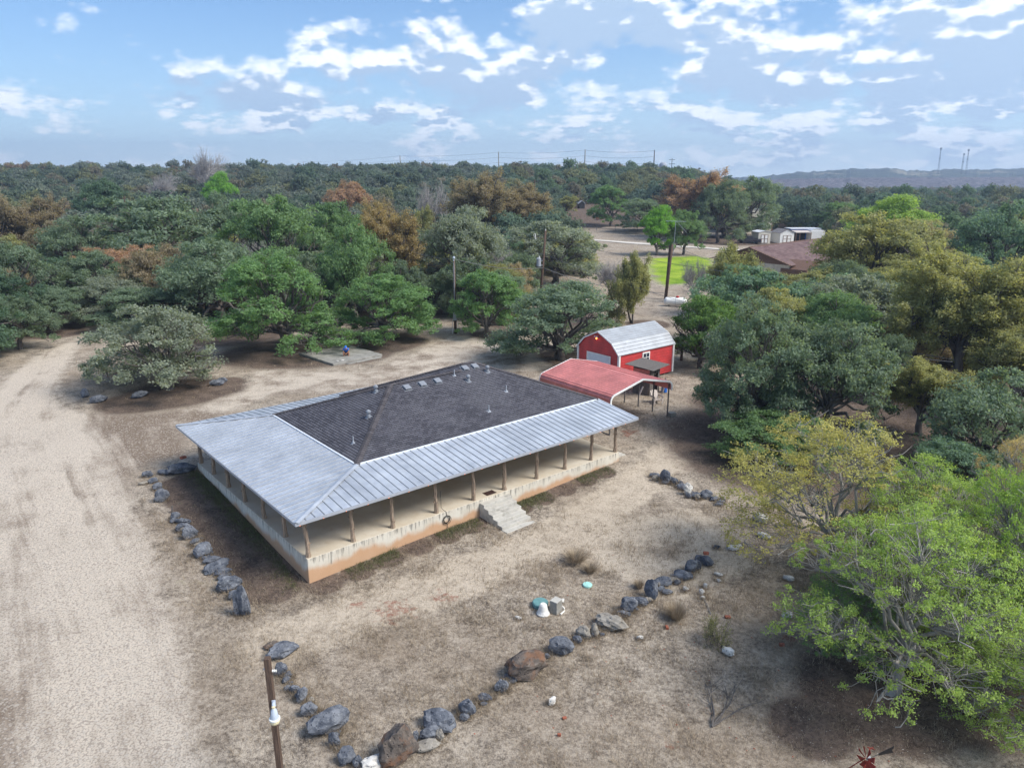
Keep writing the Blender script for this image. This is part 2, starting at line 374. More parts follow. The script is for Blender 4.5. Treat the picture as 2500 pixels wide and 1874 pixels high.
def mat_rock(name, a, b, spot, orange=0.0):
    m, nt, out = new_mat(name); t = NT(nt); co = t.coord(); gp = t.n('ShaderNodeNewGeometry').outputs['Position']
    n1 = t.noise(2.6, 8, .68, gp); n2 = t.noise(11, 6, .7, gp)
    c = t.mix(t.mr(n1, .32, .68), a, b)
    c = t.mix(t.mr(n2, .54, .72, 0, .75), c, spot)
    vo = t.n('ShaderNodeTexVoronoi'); vo.inputs['Scale'].default_value = 8; t.l(gp, vo.inputs['Vector'])
    pit = t.mr(vo.outputs['Distance'], .05, .28)
    c = t.mix(t.m('MULTIPLY', t.m('SUBTRACT', 1.0, pit), .7), c, (.028, .03, .038))
    if orange: c = t.mix(t.mr(t.noise(1.5, 5, .6, gp), .48, .64, 0, orange), c, (.20, .10, .055))
    h = t.m('ADD', t.m('MULTIPLY', n2, .6), t.m('MULTIPLY', pit, .6))
    t.principled(out, c, .95, 0, t.bump(h, .8, .05), .15); return m
MT['rock'] = mat_rock('grey_limestone', (.060, .068, .088), (.19, .20, .225), (.36, .375, .40))
MT['rock_brown'] = mat_rock('iron_stained_limestone', (.07, .06, .055), (.17, .14, .12), (.30, .26, .22), .75)
MT['rock_white'] = mat_rock('white_limestone', (.48, .46, .43), (.68, .66, .63), (.78, .77, .74))
MT['rock_tan'] = mat_rock('tan_limestone', (.20, .18, .155), (.34, .31, .27), (.42, .39, .35))
def mat_leaf(name, trans=.5):
    m, nt, out = new_mat(name); t = NT(nt)
    oi = t.n('ShaderNodeObjectInfo'); ti = t.attr('tint')
    base = t.mix(1.0, oi.outputs['Color'], t.mix(t.mr(ti, 0, 1, 0, 1, False), (.66, .70, .72), (1.62, 1.52, 1.36)), 'MULTIPLY')
    d = t.n('ShaderNodeBsdfPrincipled'); t.l(base, d.inputs['Base Color']); d.inputs['Roughness'].default_value = .55; d.inputs['Specular IOR Level'].default_value = .28
    tr = t.n('ShaderNodeBsdfTranslucent'); t.l(t.mix(1.0, base, (1.45, 1.4, .75), 'MULTIPLY'), tr.inputs[0])
    ms = t.n('ShaderNodeMixShader'); ms.inputs[0].default_value = trans; t.l(d.outputs[0], ms.inputs[1]); t.l(tr.outputs[0], ms.inputs[2]); t.l(ms.outputs[0], out.inputs[0]); return m
MT['leaf'] = mat_leaf('leaf')
MT['bark'] = simple('tree_bark', (.115, .10, .09), .95, var=.55, scale=5, bump=.7, stretch=(3, 3, .6), dirt=((.24, .23, .215), .8))
MT['bark_pale'] = simple('pale_twig_bark', (.30, .285, .265), .9, var=.35, scale=4, bump=.4, dirt=((.13, .12, .11), .6))
MT['deadwood'] = simple('dead_grey_wood', (.33, .31, .30), .95, var=.35, scale=5)
def mat_grass():
    m, nt, out = new_mat('dry_grass_blade'); t = NT(nt); ti = t.attr('tint'); gr = t.attr('green')
    c = t.mix(t.mr(ti, 0, 1, 0, 1, False), (.15, .11, .078), (.56, .465, .345))
    c = t.mix(gr, c, (.085, .13, .035))
    d = t.n('ShaderNodeBsdfDiffuse'); t.l(c, d.inputs[0]); tr = t.n('ShaderNodeBsdfTranslucent'); t.l(c, tr.inputs[0])
    ms = t.n('ShaderNodeMixShader'); ms.inputs[0].default_value = .3; t.l(d.outputs[0], ms.inputs[1]); t.l(tr.outputs[0], ms.inputs[2]); t.l(ms.outputs[0], out.inputs[0]); return m
MT['grass'] = mat_grass()
def mat_pebble():
    m, nt, out = new_mat('pebble'); t = NT(nt); ge = t.n('ShaderNodeNewGeometry')
    c = t.mix(t.mr(ge.outputs['Random Per Island'], 0, 1, 0, 1, False), (.17, .145, .12), (.50, .455, .40)); t.principled(out, c, .9, 0, None, .2); return m
MT['pebble'] = mat_pebble()
def mat_ground():
    m, nt, out = new_mat('ground_cover'); t = NT(nt); gp = t.n('ShaderNodeNewGeometry').outputs['Position']
    drive, litter, green, pale, red, lat = (t.attr(a) for a in ('drive', 'litter', 'green', 'pale', 'red', 'lat'))
    big = t.noise(.16, 4, .6, gp); mid = t.noise(1.1, 6, .68, gp); fine = t.noise(7, 6, .72, gp); vf = t.noise(34, 3, .7, gp)
    mixn = t.m('ADD', t.m('ADD', t.m('MULTIPLY', mid, .30), t.m('MULTIPLY', fine, .40)), t.m('MULTIPLY', vf, .30))
    g = t.mix(t.mr(mixn, .38, .60), (.085, .068, .056), (.53, .455, .37))
    g = t.mix(t.mr(big, .35, .7, 0, .5), g, (.28, .215, .155))
    dirt = t.mix(t.mr(fine, .3, .7), (.11, .085, .075), (.30, .235, .19))
    g = t.mix(t.mr(t.noise(.55, 5, .65, gp), .56, .76, 0, .35), g, dirt)
    pal = t.mix(t.mr(mixn, .32, .58), (.33, .265, .20), (.60, .51, .405))
    g = t.mix(t.mr(t.m('ADD', pale, t.m('MULTIPLY', t.m('SUBTRACT', mid, .5), .9)), .35, .8, 0, .7), g, pal)
    g = t.mix(t.mr(t.m('ADD', red, t.m('MULTIPLY', t.m('SUBTRACT', t.noise(2.3, 6, .75, gp), .5), 3.2)), .75, 1.3, 0, .75), g, (.26, .10, .065))
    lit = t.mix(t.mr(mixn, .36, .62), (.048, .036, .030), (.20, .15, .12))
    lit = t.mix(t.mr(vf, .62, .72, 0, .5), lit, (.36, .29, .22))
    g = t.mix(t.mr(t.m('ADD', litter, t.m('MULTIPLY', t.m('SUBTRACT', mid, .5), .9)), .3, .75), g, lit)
    grn = t.mix(t.mr(t.m('ADD', t.m('MULTIPLY', mixn, .6), t.m('MULTIPLY', big, .4)), .38, .6), (.10, .20, .015), (.34, .44, .05))
    g = t.mix(t.mr(t.m('ADD', green, t.m('MULTIPLY', t.m('SUBTRACT', t.m('ADD', t.m('MULTIPLY', mid, .5), t.m('MULTIPLY', t.noise(.3, 4, .6, gp), .5)), .5), 2.2)), .25, .9), g, grn)
    # gravel with wheel tracks that follow the drive
    cb = t.n('ShaderNodeCombineXYZ'); t.l(lat, cb.inputs[0]); sp = t.n('ShaderNodeSeparateXYZ'); t.l(gp, sp.inputs[0]); t.l(t.m('MULTIPLY', sp.outputs[1], .10), cb.inputs[1])
    tr = t.noise(.55, 5, .62, cb.outputs[0], .6); tr2 = t.noise(2.6, 4, .6, cb.outputs[0])
    fd = t.mr(t.m('ABSOLUTE', lat), 5.5, 9.5); nz = t.noise(.5, 6, .66, gp)
    mixf = lambda a, b: t.m('ADD', t.m('MULTIPLY', a, t.m('SUBTRACT', 1.0, fd)), t.m('MULTIPLY', b, fd))
    trk = mixf(tr, nz); trk2 = mixf(tr2, fine)
    gv = t.m('ADD', t.m('MULTIPLY', trk, .46), t.m('ADD', t.m('MULTIPLY', trk2, .12), t.m('ADD', t.m('MULTIPLY', t.noise(.22, 6, .68, gp), .36), t.m('MULTIPLY', fine, .06))))
    al_ = t.m('ABSOLUTE', lat); gv = t.m('ADD', gv, t.m('ADD', t.mr(al_, 1.8, 5.5, .085, -.075), t.mr(al_, 8, 13, 0, .10)))
    gr = t.mix(t.mr(gv, .425, .585), (.215, .162, .118), (.62, .535, .44))
    gr = t.mix(t.m('MULTIPLY', t.mr(fine, .45, .75), .45), gr, (.24, .195, .16))
    vo = t.n('ShaderNodeTexVoronoi'); vo.inputs['Scale'].default_value = 15; t.l(gp, vo.inputs['Vector'])
    gr = t.mix(t.m('MULTIPLY', t.mr(vo.outputs['Distance'], .45, .75), .5), gr, (.15, .12, .105))
    vc = t.n('ShaderNodeSeparateColor'); t.l(vo.outputs['Color'], vc.inputs[0])
    gr = t.mix(t.mr(vc.outputs[0], .72, .9, 0, .55), gr, (.54, .485, .42))
    dm = t.m('ADD', drive, t.m('ADD', t.m('MULTIPLY', t.m('SUBTRACT', mid, .5), .8), t.m('MULTIPLY', t.m('SUBTRACT', fine, .5), .6)))
    c = t.mix(t.mr(dm, .3, .8), g, gr)
    h = t.m('ADD', t.m('MULTIPLY', fine, .6), t.m('ADD', t.m('MULTIPLY', vf, .35), t.m('MULTIPLY', mid, .5)))
    t.principled(out, c, .96, 0, t.bump(h, 1.0, .10), .08); return m
MT['ground'] = mat_ground()
# ------------------------------------------------------------------ ground, drive, lawn (one sheet cut into regions)
def wpoly(pts): return np.array([[GD(*p).x, GD(*p).y] for p in pts])
def wline(pts): return wpoly(pts)
def sdist(P, poly, closed=True):
    """signed distance (inside > 0) of points to polygon; unsigned distance and side for an open line"""
    n = len(poly); best = np.full(len(P), 1e9); ins = np.zeros(len(P), bool); side = np.zeros(len(P))
    for i in range(n if closed else n - 1):
        a = poly[i]; b = poly[(i + 1) % n]; d = b - a; q = P - a
        t = np.clip((q @ d) / max(d @ d, 1e-9), 0, 1); e = q - t[:, None] * d; r = np.hypot(e[:, 0], e[:, 1])
        cr = d[0] * q[:, 1] - d[1] * q[:, 0]
        upd = r < best; side[upd] = np.sign(cr[upd]); best = np.minimum(best, r)
        if closed:
            cond = (a[1] > P[:, 1]) != (b[1] > P[:, 1])
            xi = a[0] + (P[:, 1] - a[1]) * (b[0] - a[0]) / (b[1] - a[1] + 1e-12)
            ins ^= cond & (P[:, 0] < xi)
    return np.where(ins, best, -best) if closed else (best, side)
DRIVE = wpoly([(-60, 850), (0, 818), (90, 764), (172, 727), (172, 748), (140, 800), (120, 848), (140, 880), (240, 897), (340, 893), (440, 872), (525, 845), (548, 803), (620, 800), (700, 803), (790, 803), (850, 778), (915, 752), (965, 728), (1010, 724), (1090, 742), (1150, 760), (1190, 790), (1170, 830), (1000, 850), (600, 850), (395, 930),
               (405, 985), (320, 1000), (275, 1030), (290, 1090), (320, 1150), (350, 1240), (385, 1345), (410, 1430), (430, 1530), (450, 1700), (480, 2000), (-300, 2000), (-700, 1658), (-300, 1100)])
TRACK = wline([(330, 2000), (265, 1658), (210, 1400), (150, 1200), (95, 1040), (70, 930), (90, 840), (150, 760), (185, 715), (200, 690)])
LAWN = wpoly([(1405, 557), (1500, 552), (1545, 560), (1540, 590), (1500, 612), (1440, 618), (1410, 606), (1395, 580)])
PALE = [wline([(600, 1390), (760, 1330), (960, 1262), (1180, 1170), (1330, 1080), (1440, 1000), (1480, 940)]), wline([(1290, 1165), (1500, 1130), (1560, 1200), (1480, 1250), (1320, 1200)])]
RED = [(GD(850, 1320), 1.6), (GD(960, 1290), 1.1), (GD(770, 1305), .7), (GD(1360, 935), 1.4), (GD(285, 1392), .35), (GD(250, 1180), .3), (GD(1450, 1610), .5), (GD(1700, 1380), .7)]
LITTER_DARK = [(GD(385, 850), 5.2), (GD(300, 870), 3.6), (GD(480, 835), 3.2), (GD(640, 760), 8), (GD(800, 740), 6.5), (GD(740, 760), 6), (GD(500, 720), 7), (GD(1215, 775), 3.8), (GD(1050, 725), 2.6), (GD(900, 660), 9), (GD(120, 720), 3.5), (GD(40, 710), 4), (GD(1700, 960), 9), (GD(1850, 1000), 8), (GD(2050, 1050), 8), (GD(2020, 1300), 5),
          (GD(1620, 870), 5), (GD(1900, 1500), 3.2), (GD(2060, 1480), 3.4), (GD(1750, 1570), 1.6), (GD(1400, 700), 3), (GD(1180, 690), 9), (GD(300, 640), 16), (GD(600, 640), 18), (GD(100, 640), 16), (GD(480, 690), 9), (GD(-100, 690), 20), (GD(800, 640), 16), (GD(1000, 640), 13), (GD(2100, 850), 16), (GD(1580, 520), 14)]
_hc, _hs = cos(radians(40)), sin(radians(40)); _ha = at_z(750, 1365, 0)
LITTER_DARK += [(Vector((_ha.x + u * _hc - v * _hs, _ha.y + u * _hs + v * _hc, 0)), r) for u, v, r in [(-1.3, 1.0 + 1.5 * k, 1.7) for k in range(9)] + [(.5 + 1.6 * k, -.5, .9) for k in range(12)]]  # plus darker ground strips along the slab's left side and front
SHADEGREEN = [wline([(690, 1235), (800, 1200), (1010, 1130)]), wline([(1140, 1075), (1250, 1040), (1350, 995)]), wline([(665, 1265), (520, 1130), (425, 1030)])]
def build_ground():
    t = np.concatenate([np.linspace(-1.25, -.8, 40, endpoint=False), np.linspace(-.8, .8, 360), np.linspace(.81, 1.25, 40)])
    ys = [-22.]
    while ys[-1] < 9000: ys.append(ys[-1] + max(.30, (ys[-1] - 40) * .032 if ys[-1] > 55 else .30))
    ys = np.array(ys); nt_, ny = len(t), len(ys)
    X = t[None, :] * (ys[:, None] + 26); Y = np.repeat(ys[:, None], nt_, 1); Z = gz(X, Y)
    V = np.stack([X, Y, Z], -1).reshape(-1, 3); P = V[:, :2]
    near = P[:, 1] < 300
    def on(fn, default):
        r = np.full(len(P), default, float); r[near] = fn(P[near]); return r
    dr = sst(-1.7, 1.7, on(lambda p: sdist(p, DRIVE), -50))
    gr = sst(-3.5, 3.5, on(lambda p: sdist(p, LAWN), -50))
    lt, sd_ = sdist(P[near], TRACK, False); lat = np.zeros(len(P)); lat[near] = lt * sd_
    pale = np.zeros(len(P))
    for L_ in PALE: pale = np.maximum(pale, on(lambda p: 1 - sst(.5, 2.6, sdist(p, L_, False)[0]), 0))
    red = np.zeros(len(P)); lit = np.zeros(len(P))
    for c, r in RED: red = np.maximum(red, 1 - sst(r * .2, r * 1.2, np.hypot(P[:, 0] - c.x, P[:, 1] - c.y)))
    for c, r in LITTER_DARK: lit = np.maximum(lit, 1 - sst(r * .55, r * 1.25, np.hypot(P[:, 0] - c.x, P[:, 1] - c.y)))
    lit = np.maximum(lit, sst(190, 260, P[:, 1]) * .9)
    i = np.arange(nt_ - 1)[None, :] + np.arange(ny - 1)[:, None] * nt_
    Fq = np.stack([i, i + 1, i + nt_ + 1, i + nt_], -1).reshape(-1, 4)
    dv = dr[Fq].mean(1); gv = gr[Fq].mean(1)
    cls = np.where(gv > .5, 2, np.where(dv > .5, 1, 0))
    A = dict(drive=dr, litter=lit * (1 - dr * .8), green=gr, pale=pale, red=red, lat=lat)  # litter holds leaf litter plus the darker slab-side strips
    for k, nm in enumerate(('ground', 'gravel_drive', 'lawn')):
        f = Fq[cls == k]; u, inv = np.unique(f, return_inverse=True)
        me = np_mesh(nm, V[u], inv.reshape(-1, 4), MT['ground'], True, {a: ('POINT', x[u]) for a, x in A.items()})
        tag(link(nm, me), kind='structure')
build_ground()
# pale paved road across the far field
def strip(name, pts, w, mat, dz=.02):
    P = [GD(*p) for p in pts]; V = []; 
    dense = []
    for a, b in zip(P[:-1], P[1:]):
        for k in range(10): dense.append(a.lerp(b, k / 10))
    dense.append(P[-1])
    for i, p in enumerate(dense):
        d = (dense[min(i + 1, len(dense) - 1)] - dense[max(i - 1, 0)]); nrm = Vector((-d.y, d.x, 0)).normalized()
        for s in (-1, 1):
            q = p + nrm * s * w / 2; V.append((q.x, q.y, float(gz(q.x, q.y)) + dz))
    Fq = [(2 * i, 2 * i + 2, 2 * i + 3, 2 * i + 1) for i in range(len(dense) - 1)]
    return tag(link(name, np_mesh(name, np.array(V), np.array(Fq), mat, True)), kind='structure')
strip('paved_road', [(1180, 505), (1276, 519), (1400, 528), (1570, 540), (1700, 548)], 3.4, simple('pale_road', (.60, .56, .50), .9, var=.08, scale=.6), .12)
strip('field_track', [(1300, 493), (1400, 496), (1440, 499)], 2.2, simple('pale_track', (.40, .33, .27), .95, var=.15, scale=.6), .12)

# ------------------------------------------------------------------ far ridge, stone faced embankment
def build_ridge():
    n, mrows = 260, 26
    xs = np.linspace(.02, 1.15, n); V = []
    def top(t):      # skyline, photo row 430 = camera height
        base = np.interp(t, [.02, .2, .33, .36, .42, .47, .55, .62, .7, 1.15], [440, 436, 431, 425, 416, 414, 418, 416, 411, 410])
        return base
    rng = np.random.default_rng(3)
    bump = np.convolve(rng.normal(size=n + 20), np.ones(5) / 5, 'same')[:n] * 1.5 + rng.normal(size=n) * .5
    D = 2300.
    for j in range(mrows):
        f = j / (mrows - 1)
        y = D - 500 * (1 - f) if f < 1 else D
        zt = CAM_H + (430 - (top(xs) + 0)) / F_PX * D
        z = -12 + (zt + 12) * np.sin(f * pi / 2) ** .9 + bump * (1.2 if j else 0) * (1 + f) + rng.normal(size=n) * .8
        V.append(np.stack([xs * (y + 0), np.full(n, y), z], -1))
    V.append(np.stack([xs * 3000, np.full(n, 3000), np.full(n, -14)], -1))
    V = np.concatenate(V); i = np.arange(n - 1)[None] + np.arange(mrows)[:, None] * n
    Fq = np.stack([i, i + 1, i + n + 1, i + n], -1).reshape(-1, 4)
    m, nt, out = new_mat('wooded_ridge'); t_ = NT(nt); gp = t_.n('ShaderNodeNewGeometry').outputs['Position']
    c = t_.mix(t_.mr(t_.noise(.05, 5, .7, gp), .35, .65), (.025, .036, .028), (.07, .085, .055)); c = t_.mix(t_.mr(t_.noise(.006, 3, .6, gp), .58, .7), c, (.22, .20, .13))
    t_.principled(out, c, .95, 0, t_.bump(t_.noise(.09, 3, .6, gp), .8, 4), .1)
    tag(link('hills', np_mesh('hills', V, Fq, m, False)), kind='structure')
    # embankment
    n = 200; xs = np.linspace(.14, 1.1, n); D = 1500.
    rt = np.interp(xs, [.14, .3, .36, .45, .7, 1.1], [446, 440, 437, 434, 432, 431]); zt = CAM_H + (430 - rt) / F_PX * D
    V = []
    for f in np.linspace(0, 1, 14):
        V.append(np.stack([xs * (D - 260 * (1 - f)), np.full(n, D - 260 * (1 - f)), -22 + (zt + 22) * f + rng.normal(size=n) * .5], -1))
    V.append(np.stack([xs * (D + 40), np.full(n, D + 40), zt], -1)); V.append(np.stack([xs * (D + 240), np.full(n, D + 240), np.full(n, -14.)], -1))
    V = np.concatenate(V); i = np.arange(n - 1)[None] + np.arange(15)[:, None] * n
    Fq = np.stack([i, i + 1, i + n + 1, i + n], -1).reshape(-1, 4)
    m, nt, out = new_mat('stone_facing'); t_ = NT(nt); gp = t_.n('ShaderNodeNewGeometry').outputs['Position']
    c = t_.mix(t_.mr(t_.noise(.10, 4, .8, t_.scale(gp, (1, 1, 2.5))), .40, .60), (.040, .034, .038), (.165, .145, .15)); t_.principled(out, c, .95, 0, None, .1)
    tag(link('embankment', np_mesh('embankment', V, Fq, m, False)), kind='structure')
build_ridge()
# haze: even pale air, sky outside
def build_haze():
    m, nt, out = new_mat('haze_air'); v = nt.nodes.new('ShaderNodeVolumePrincipled'); v.inputs['Color'].default_value = (.58, .73, 1, 1); v.inputs['Density'].default_value = .00030; v.inputs['Anisotropy'].default_value = .3
    nt.links.new(v.outputs[0], out.inputs['Volume'])
    b = MB(); b.bx(-3200, 4200, -60, 3300, -34, 150); o = b.build('haze', m); tag(o, kind='stuff')
HAZE = True
if HAZE: build_haze()

# ------------------------------------------------------------------ the porch house
HA = at_z(750, 1365, 0); YAW = radians(40.0); SL, SW = 20.05, 14.61
house = empty('porch_house', (HA.x, HA.y, 0), YAW, 'wide low house with dark shingle hip roof, silver metal porch roof and raised concrete porch', 'house')
def hw(u, v, z=0): c, s = cos(YAW), sin(YAW); return Vector((HA.x + u * c - v * s, HA.y + u * s + v * c, z))
def build_house():
    H = house; E, JZ = 2.14, 2.55
    b = MB(); b.bx(0, SL, 0, SW, -2.4, 0); b.build('porch_slab', MT['concrete'], H, bevel=.02)
    b = MB(); b.bx(4.5, 20.0, 3.75, 12.2, .005, 2.5); w = b.build('wall', MT['siding'], H)
    for u in (6.2, 9.2, 13.6, 17.4):
        b = MB(); b.bx(u - .55, u + .55, 3.66, 3.745, .95, 2.05); f = b.build('window', MT['white'], H)
        b = MB(); b.bx(u - .47, u + .47, 3.64, 3.658, 1.02, 1.98); b.build('pane', MT['glass'], f)
    b = MB(); b.bx(10.0, 10.95, 3.65, 3.745, .01, 2.08); d = b.build('door', MT['trim_brown'], H)
    b = MB(); b.ico((10.85, 3.6, 1.0), .035, 1); b.build('handle', MT['chrome'], d)
    # metal roof panels, seam on the low-u edge
    def zf(v): return E + (v + .6) * (JZ - E) / 3.2
    def zl(u): return E + (u + .6) * (JZ - E) / 4.55
    hip = lambda u: -.6 + (u + .6) * 3.2 / 4.55
    PW = .42
    def panel(p0, p1, q0, q1, up):   # p eave pts, q top pts: pan plus raised seam
        b = MB(); p0, p1, q0, q1 = map(Vector, (p0, p1, q0, q1)); th = Vector((0, 0, -.012))
        b.add([p0, p1, q1, q0, p0 + th, p1 + th, q1 + th, q0 + th], [(0, 1, 2, 3), (7, 6, 5, 4), (0, 4, 5, 1), (1, 5, 6, 2), (2, 6, 7, 3), (3, 7, 4, 0)])
        d = (p1 - p0).normalized(); w1, w2, hh = d * .010, d * .034, Vector((0, 0, .028))
        e = d * .044
        b.m = 1; b.add([p0, p0 + w1 + hh, p0 + w2 + hh, p0 + e, q0, q0 + w1 + hh, q0 + w2 + hh, q0 + e], [(0, 1, 5, 4), (1, 2, 6, 5), (2, 3, 7, 6), (0, 3, 2, 1), (4, 5, 6, 7)])
        b.build('roof_panel', [MT['galv'], MT['galv_seam']], H)
    n = int(round((20.86 + .6) / PW))
    for k in range(n):
        u0 = -.6 + (20.86 + .6) * k / n; u1 = -.6 + (20.86 + .6) * (k + 1) / n; g = .003
        t0, t1 = min(2.62, hip(u0)), min(2.62, hip(u1))
        t0 = max(t0, -.58)
        panel((u0 + g, -.6, E), (u1, -.6, E), (u0 + g, t0, zf(t0)), (u1, t1, zf(t1)), 1)
        # back roof
        vb = 12.68 if u1 < 8.9 else 13.82; B = SW + .98
        hb = lambda u: B - (u + .6) * (B - 12.68) / 4.55
        zb = lambda v: E + (B - v) * (JZ - E) / (B - 12.68)
        s0, s1 = max(vb, hb(u0)), max(vb, hb(u1)); s0 = min(s0, B - .02)
        panel((u1, B, E), (u0 + g, B, E), (u1, s1, zb(s1)), (u0 + g, s0, zb(s0)), 1)
    B = SW + .98; n = int(round((B + .6) / PW))
    hu = lambda v: min(3.98, -.6 + (v + .6) * 4.55 / 3.2, -.6 + (B - v) * 4.55 / (B - 12.68))
    for k in range(n):
        v0 = -.6 + (B + .6) * k / n; v1 = -.6 + (B + .6) * (k + 1) / n
        t0, t1 = max(-.58, hu(v0)), max(-.58, hu(v1))
        panel((-.6, v1, E), (-.6, v0 + .003, E), (t1, v1, zl(t1)), (t0, v0 + .003, zl(t0)), 1)
    # corner caps over the two left hips, flashing along the shingles, gutters
    def capstrip(name, a, b_, w, mat, lift=.035):
        a = Vector(a); b_ = Vector(b_); d = (b_ - a).normalized(); s = d.cross(Vector((0, 0, 1))).normalized() * w; upv = Vector((0, 0, lift)); dn = Vector((0, 0, lift - .035))
        m_ = MB(); m_.add([a - s + dn, a + upv, a + s + dn, b_ - s + dn, b_ + upv, b_ + s + dn], [(0, 1, 4, 3), (1, 2, 5, 4), (0, 3, 5, 2), (0, 2, 1), (3, 4, 5)]); return m_.build(name, mat, H)
    capstrip('hip_flashing', (-.62, -.62, E + .01), (3.97, 2.62, JZ + .01), .15, MT['galv'], .055)
    capstrip('hip_flashing', (-.62, B + .02, E + .01), (3.97, 12.66, JZ + .01), .15, MT['galv'], .055)
    fl = MB(); fl.bx(3.9, 20.88, 2.575, 2.66, 2.555, 2.60); fl.build('eave_flashing', MT['roof_white'], H)
    fl = MB(); fl.bx(3.9, 3.985, 2.57, 12.7, 2.555, 2.60); fl.build('eave_flashing', MT['roof_white'], H)
    for a, c in (((-.6, -.66), (20.9, -.604)), ((-.66, -.66), (-.604, B + .06)), ((-.6, B + .004), (20.9, B + .06))):
        g = MB(); g.bx(a[0], c[0], a[1], c[1], E - .125, E + .004); g.build('gutter', MT['grey_metal'], H)
    g = MB(); g.extrude([(-.66, E - .12), (2.6, JZ - .12), (2.6, JZ + .03), (-.66, E + .03)], 'x', 20.865, 20.90); g.build('rake_trim', MT['roof_white'], H)
    bm_ = MB()
    for a, c in (((.12, .12), (19.95, .24)), ((.02, .24), (.14, SW - .02)), ((.12, SW - .14), (19.95, SW - .02))): bm_.bx(a[0], c[0], a[1], c[1], E - .16, E - .02)
    bm_.build('porch_beam', MT['wood_grey'], H)
    sf = MB(); sf.add([(-.5, -.5, E - .02), (20.8, -.5, E - .02), (20.8, 3.4, JZ - .02), (4.2, 3.4, JZ - .02), (4.2, 12.4, JZ - .02), (-.5, B - .1, E - .02), (20.8, 12.4, JZ - .02), (20.8, B - .1, E - .02)],
                      [(0, 1, 2, 3), (0, 3, 4, 5), (5, 4, 6, 7)]); sf.build('porch_ceiling', MT['cream_wood'], H)
    # shingle roof decks
    RS = .40
    zfp = lambda v: JZ + RS * (v - 2.6)
    A1, R1 = (9.0, 7.65, zfp(7.65)), (13.9, 7.65, zfp(7.65)); W0, W1 = (14.45, 8.2, zfp(8.2)), (15.25, 8.2, zfp(8.2))
    dk = MB(); o_ = -.03
    P = [(3.95, 2.6, JZ), A1, R1, W0, W1, (20.85, 2.6, JZ), (3.95, 12.7, JZ), (8.85, 13.8, JZ), (20.85, 13.8, JZ), (8.95, 12.7, JZ + .02)]
    P = [(x, y, z + o_) for x, y, z in P]
    dk.add(P, [(0, 5, 4, 3, 2, 1), (0, 1, 6), (1, 2, 9, 6), (2, 3, 7, 9), (3, 4, 8, 7), (4, 5, 8)]); dk.build('roof_deck', MT['gap_shade'], H)
    # shingles, course by course: tabs 0.30 wide, 0.14 to the weather
    tabs = []
    def course(org, along, upv, nrm, vmax, lim):
        org, along, upv, nrm = map(Vector, (org, along, upv, nrm)); r = random.Random(5); k = 0; s = 0.0
        while s < vmax:
            a0, a1 = lim(s + .07); off = (k % 2) * .15 + r.uniform(-.03, .03); x = math.floor((a0 - off) / .30) * .30 + off
            while x < a1:
                q0, q1 = max(x + .008, a0), min(x + .292, a1)
                if q1 - q0 > .04: tabs.append((org + along * q0 + upv * s, along * (q1 - q0), upv * min(.134, vmax - s + .02), nrm, r.uniform(.016, .026)))
                x += .30
            s += .15; k += 1  # gap above each tab lets the dark deck draw a painted shade line
    cs = sqrt(1 + RS * RS); up_f = (0, 1 / cs, RS / cs); nf = (0, -RS / cs, 1 / cs)
    def limf(s):
        v = 2.6 + s / cs; lo = 3.95 + (v - 2.6)
        if v > 7.65: lo = 13.9 + (v - 7.65)
        return lo, 20.85 - (v - 2.6) * 5.6 / 5.6
    course((0, 2.6, JZ), (1, 0, 0), up_f, nf, (8.2 - 2.6) * cs, limf)
    nfront = len(tabs)
    up_l = (1 / cs, 0, RS / cs); nl = (-RS / cs, 0, 1 / cs)
    course((3.95, 0, JZ), (0, 1, 0), up_l, nl, 5.05 * cs, lambda s: (2.6 + s / cs, 12.7 - s / cs))
    # left slope of the rear wing
    for s_ in np.arange(0, 5.6 * cs, .15):
        u = 8.85 + s_ / cs; lo = max(13.9 - 0 if False else 7.65 + 0, 8.2 + 0); v1 = 13.8 - s_ / cs
        v0 = 12.7 - (u - 3.95) if u < 9 else 7.65 + max(0, u - 13.9)
        v0 = max(v0, 7.65)
        x = v0
        while x < v1:
            q1 = min(x + .294, v1); tabs.append((Vector((u, x, JZ + RS * (u - 8.85))), Vector((0, q1 - x, 0)), Vector(up_l) * .134, Vector(nl), .013)); x += .30
    key = lambda i: (hw(tabs[i][0].x, tabs[i][0].y, tabs[i][0].z) - Vector((0, 0, CAM_H))).length
    order = sorted(range(len(tabs)), key=key); near = set(order[:300])
    def tabgeo(T):
        p, a, u_, n_, h = T; lo = n_ * h; hi = n_ * .002
        return [p, p + a, p + a + u_, p + u_, p + lo, p + a + lo, p + a + u_ + hi, p + u_ + hi]
    FB = [(4, 5, 6, 7), (0, 4, 7, 3), (1, 2, 6, 5), (0, 1, 5, 4), (3, 7, 6, 2)]
    V = []; Fq = []
    cache = {}
    for i, T in enumerate(tabs):
        if i in near:
            kd = 0 if i < nfront else 1; kk = (kd, round(T[1].length, 2), round(T[2].length, 2), round(T[4], 3))
            if kk not in cache:
                T0 = (Vector((0, 0, 0)), T[1], T[2], T[3], T[4]); m_ = MB(); m_.add(tabgeo(T0), FB); cache[kk] = m_.mesh('shingle', MT['shingle'])
            link('shingle', cache[kk], H, T[0])
        else:
            b0 = len(V); V += tabgeo(T); Fq += [tuple(x + b0 for x in f) for f in FB]
    o = link('shingles', np_mesh('shingles', np.array([tuple(v) for v in V]), np.array(Fq), MT['shingle']), H); o['kind'] = 'stuff'
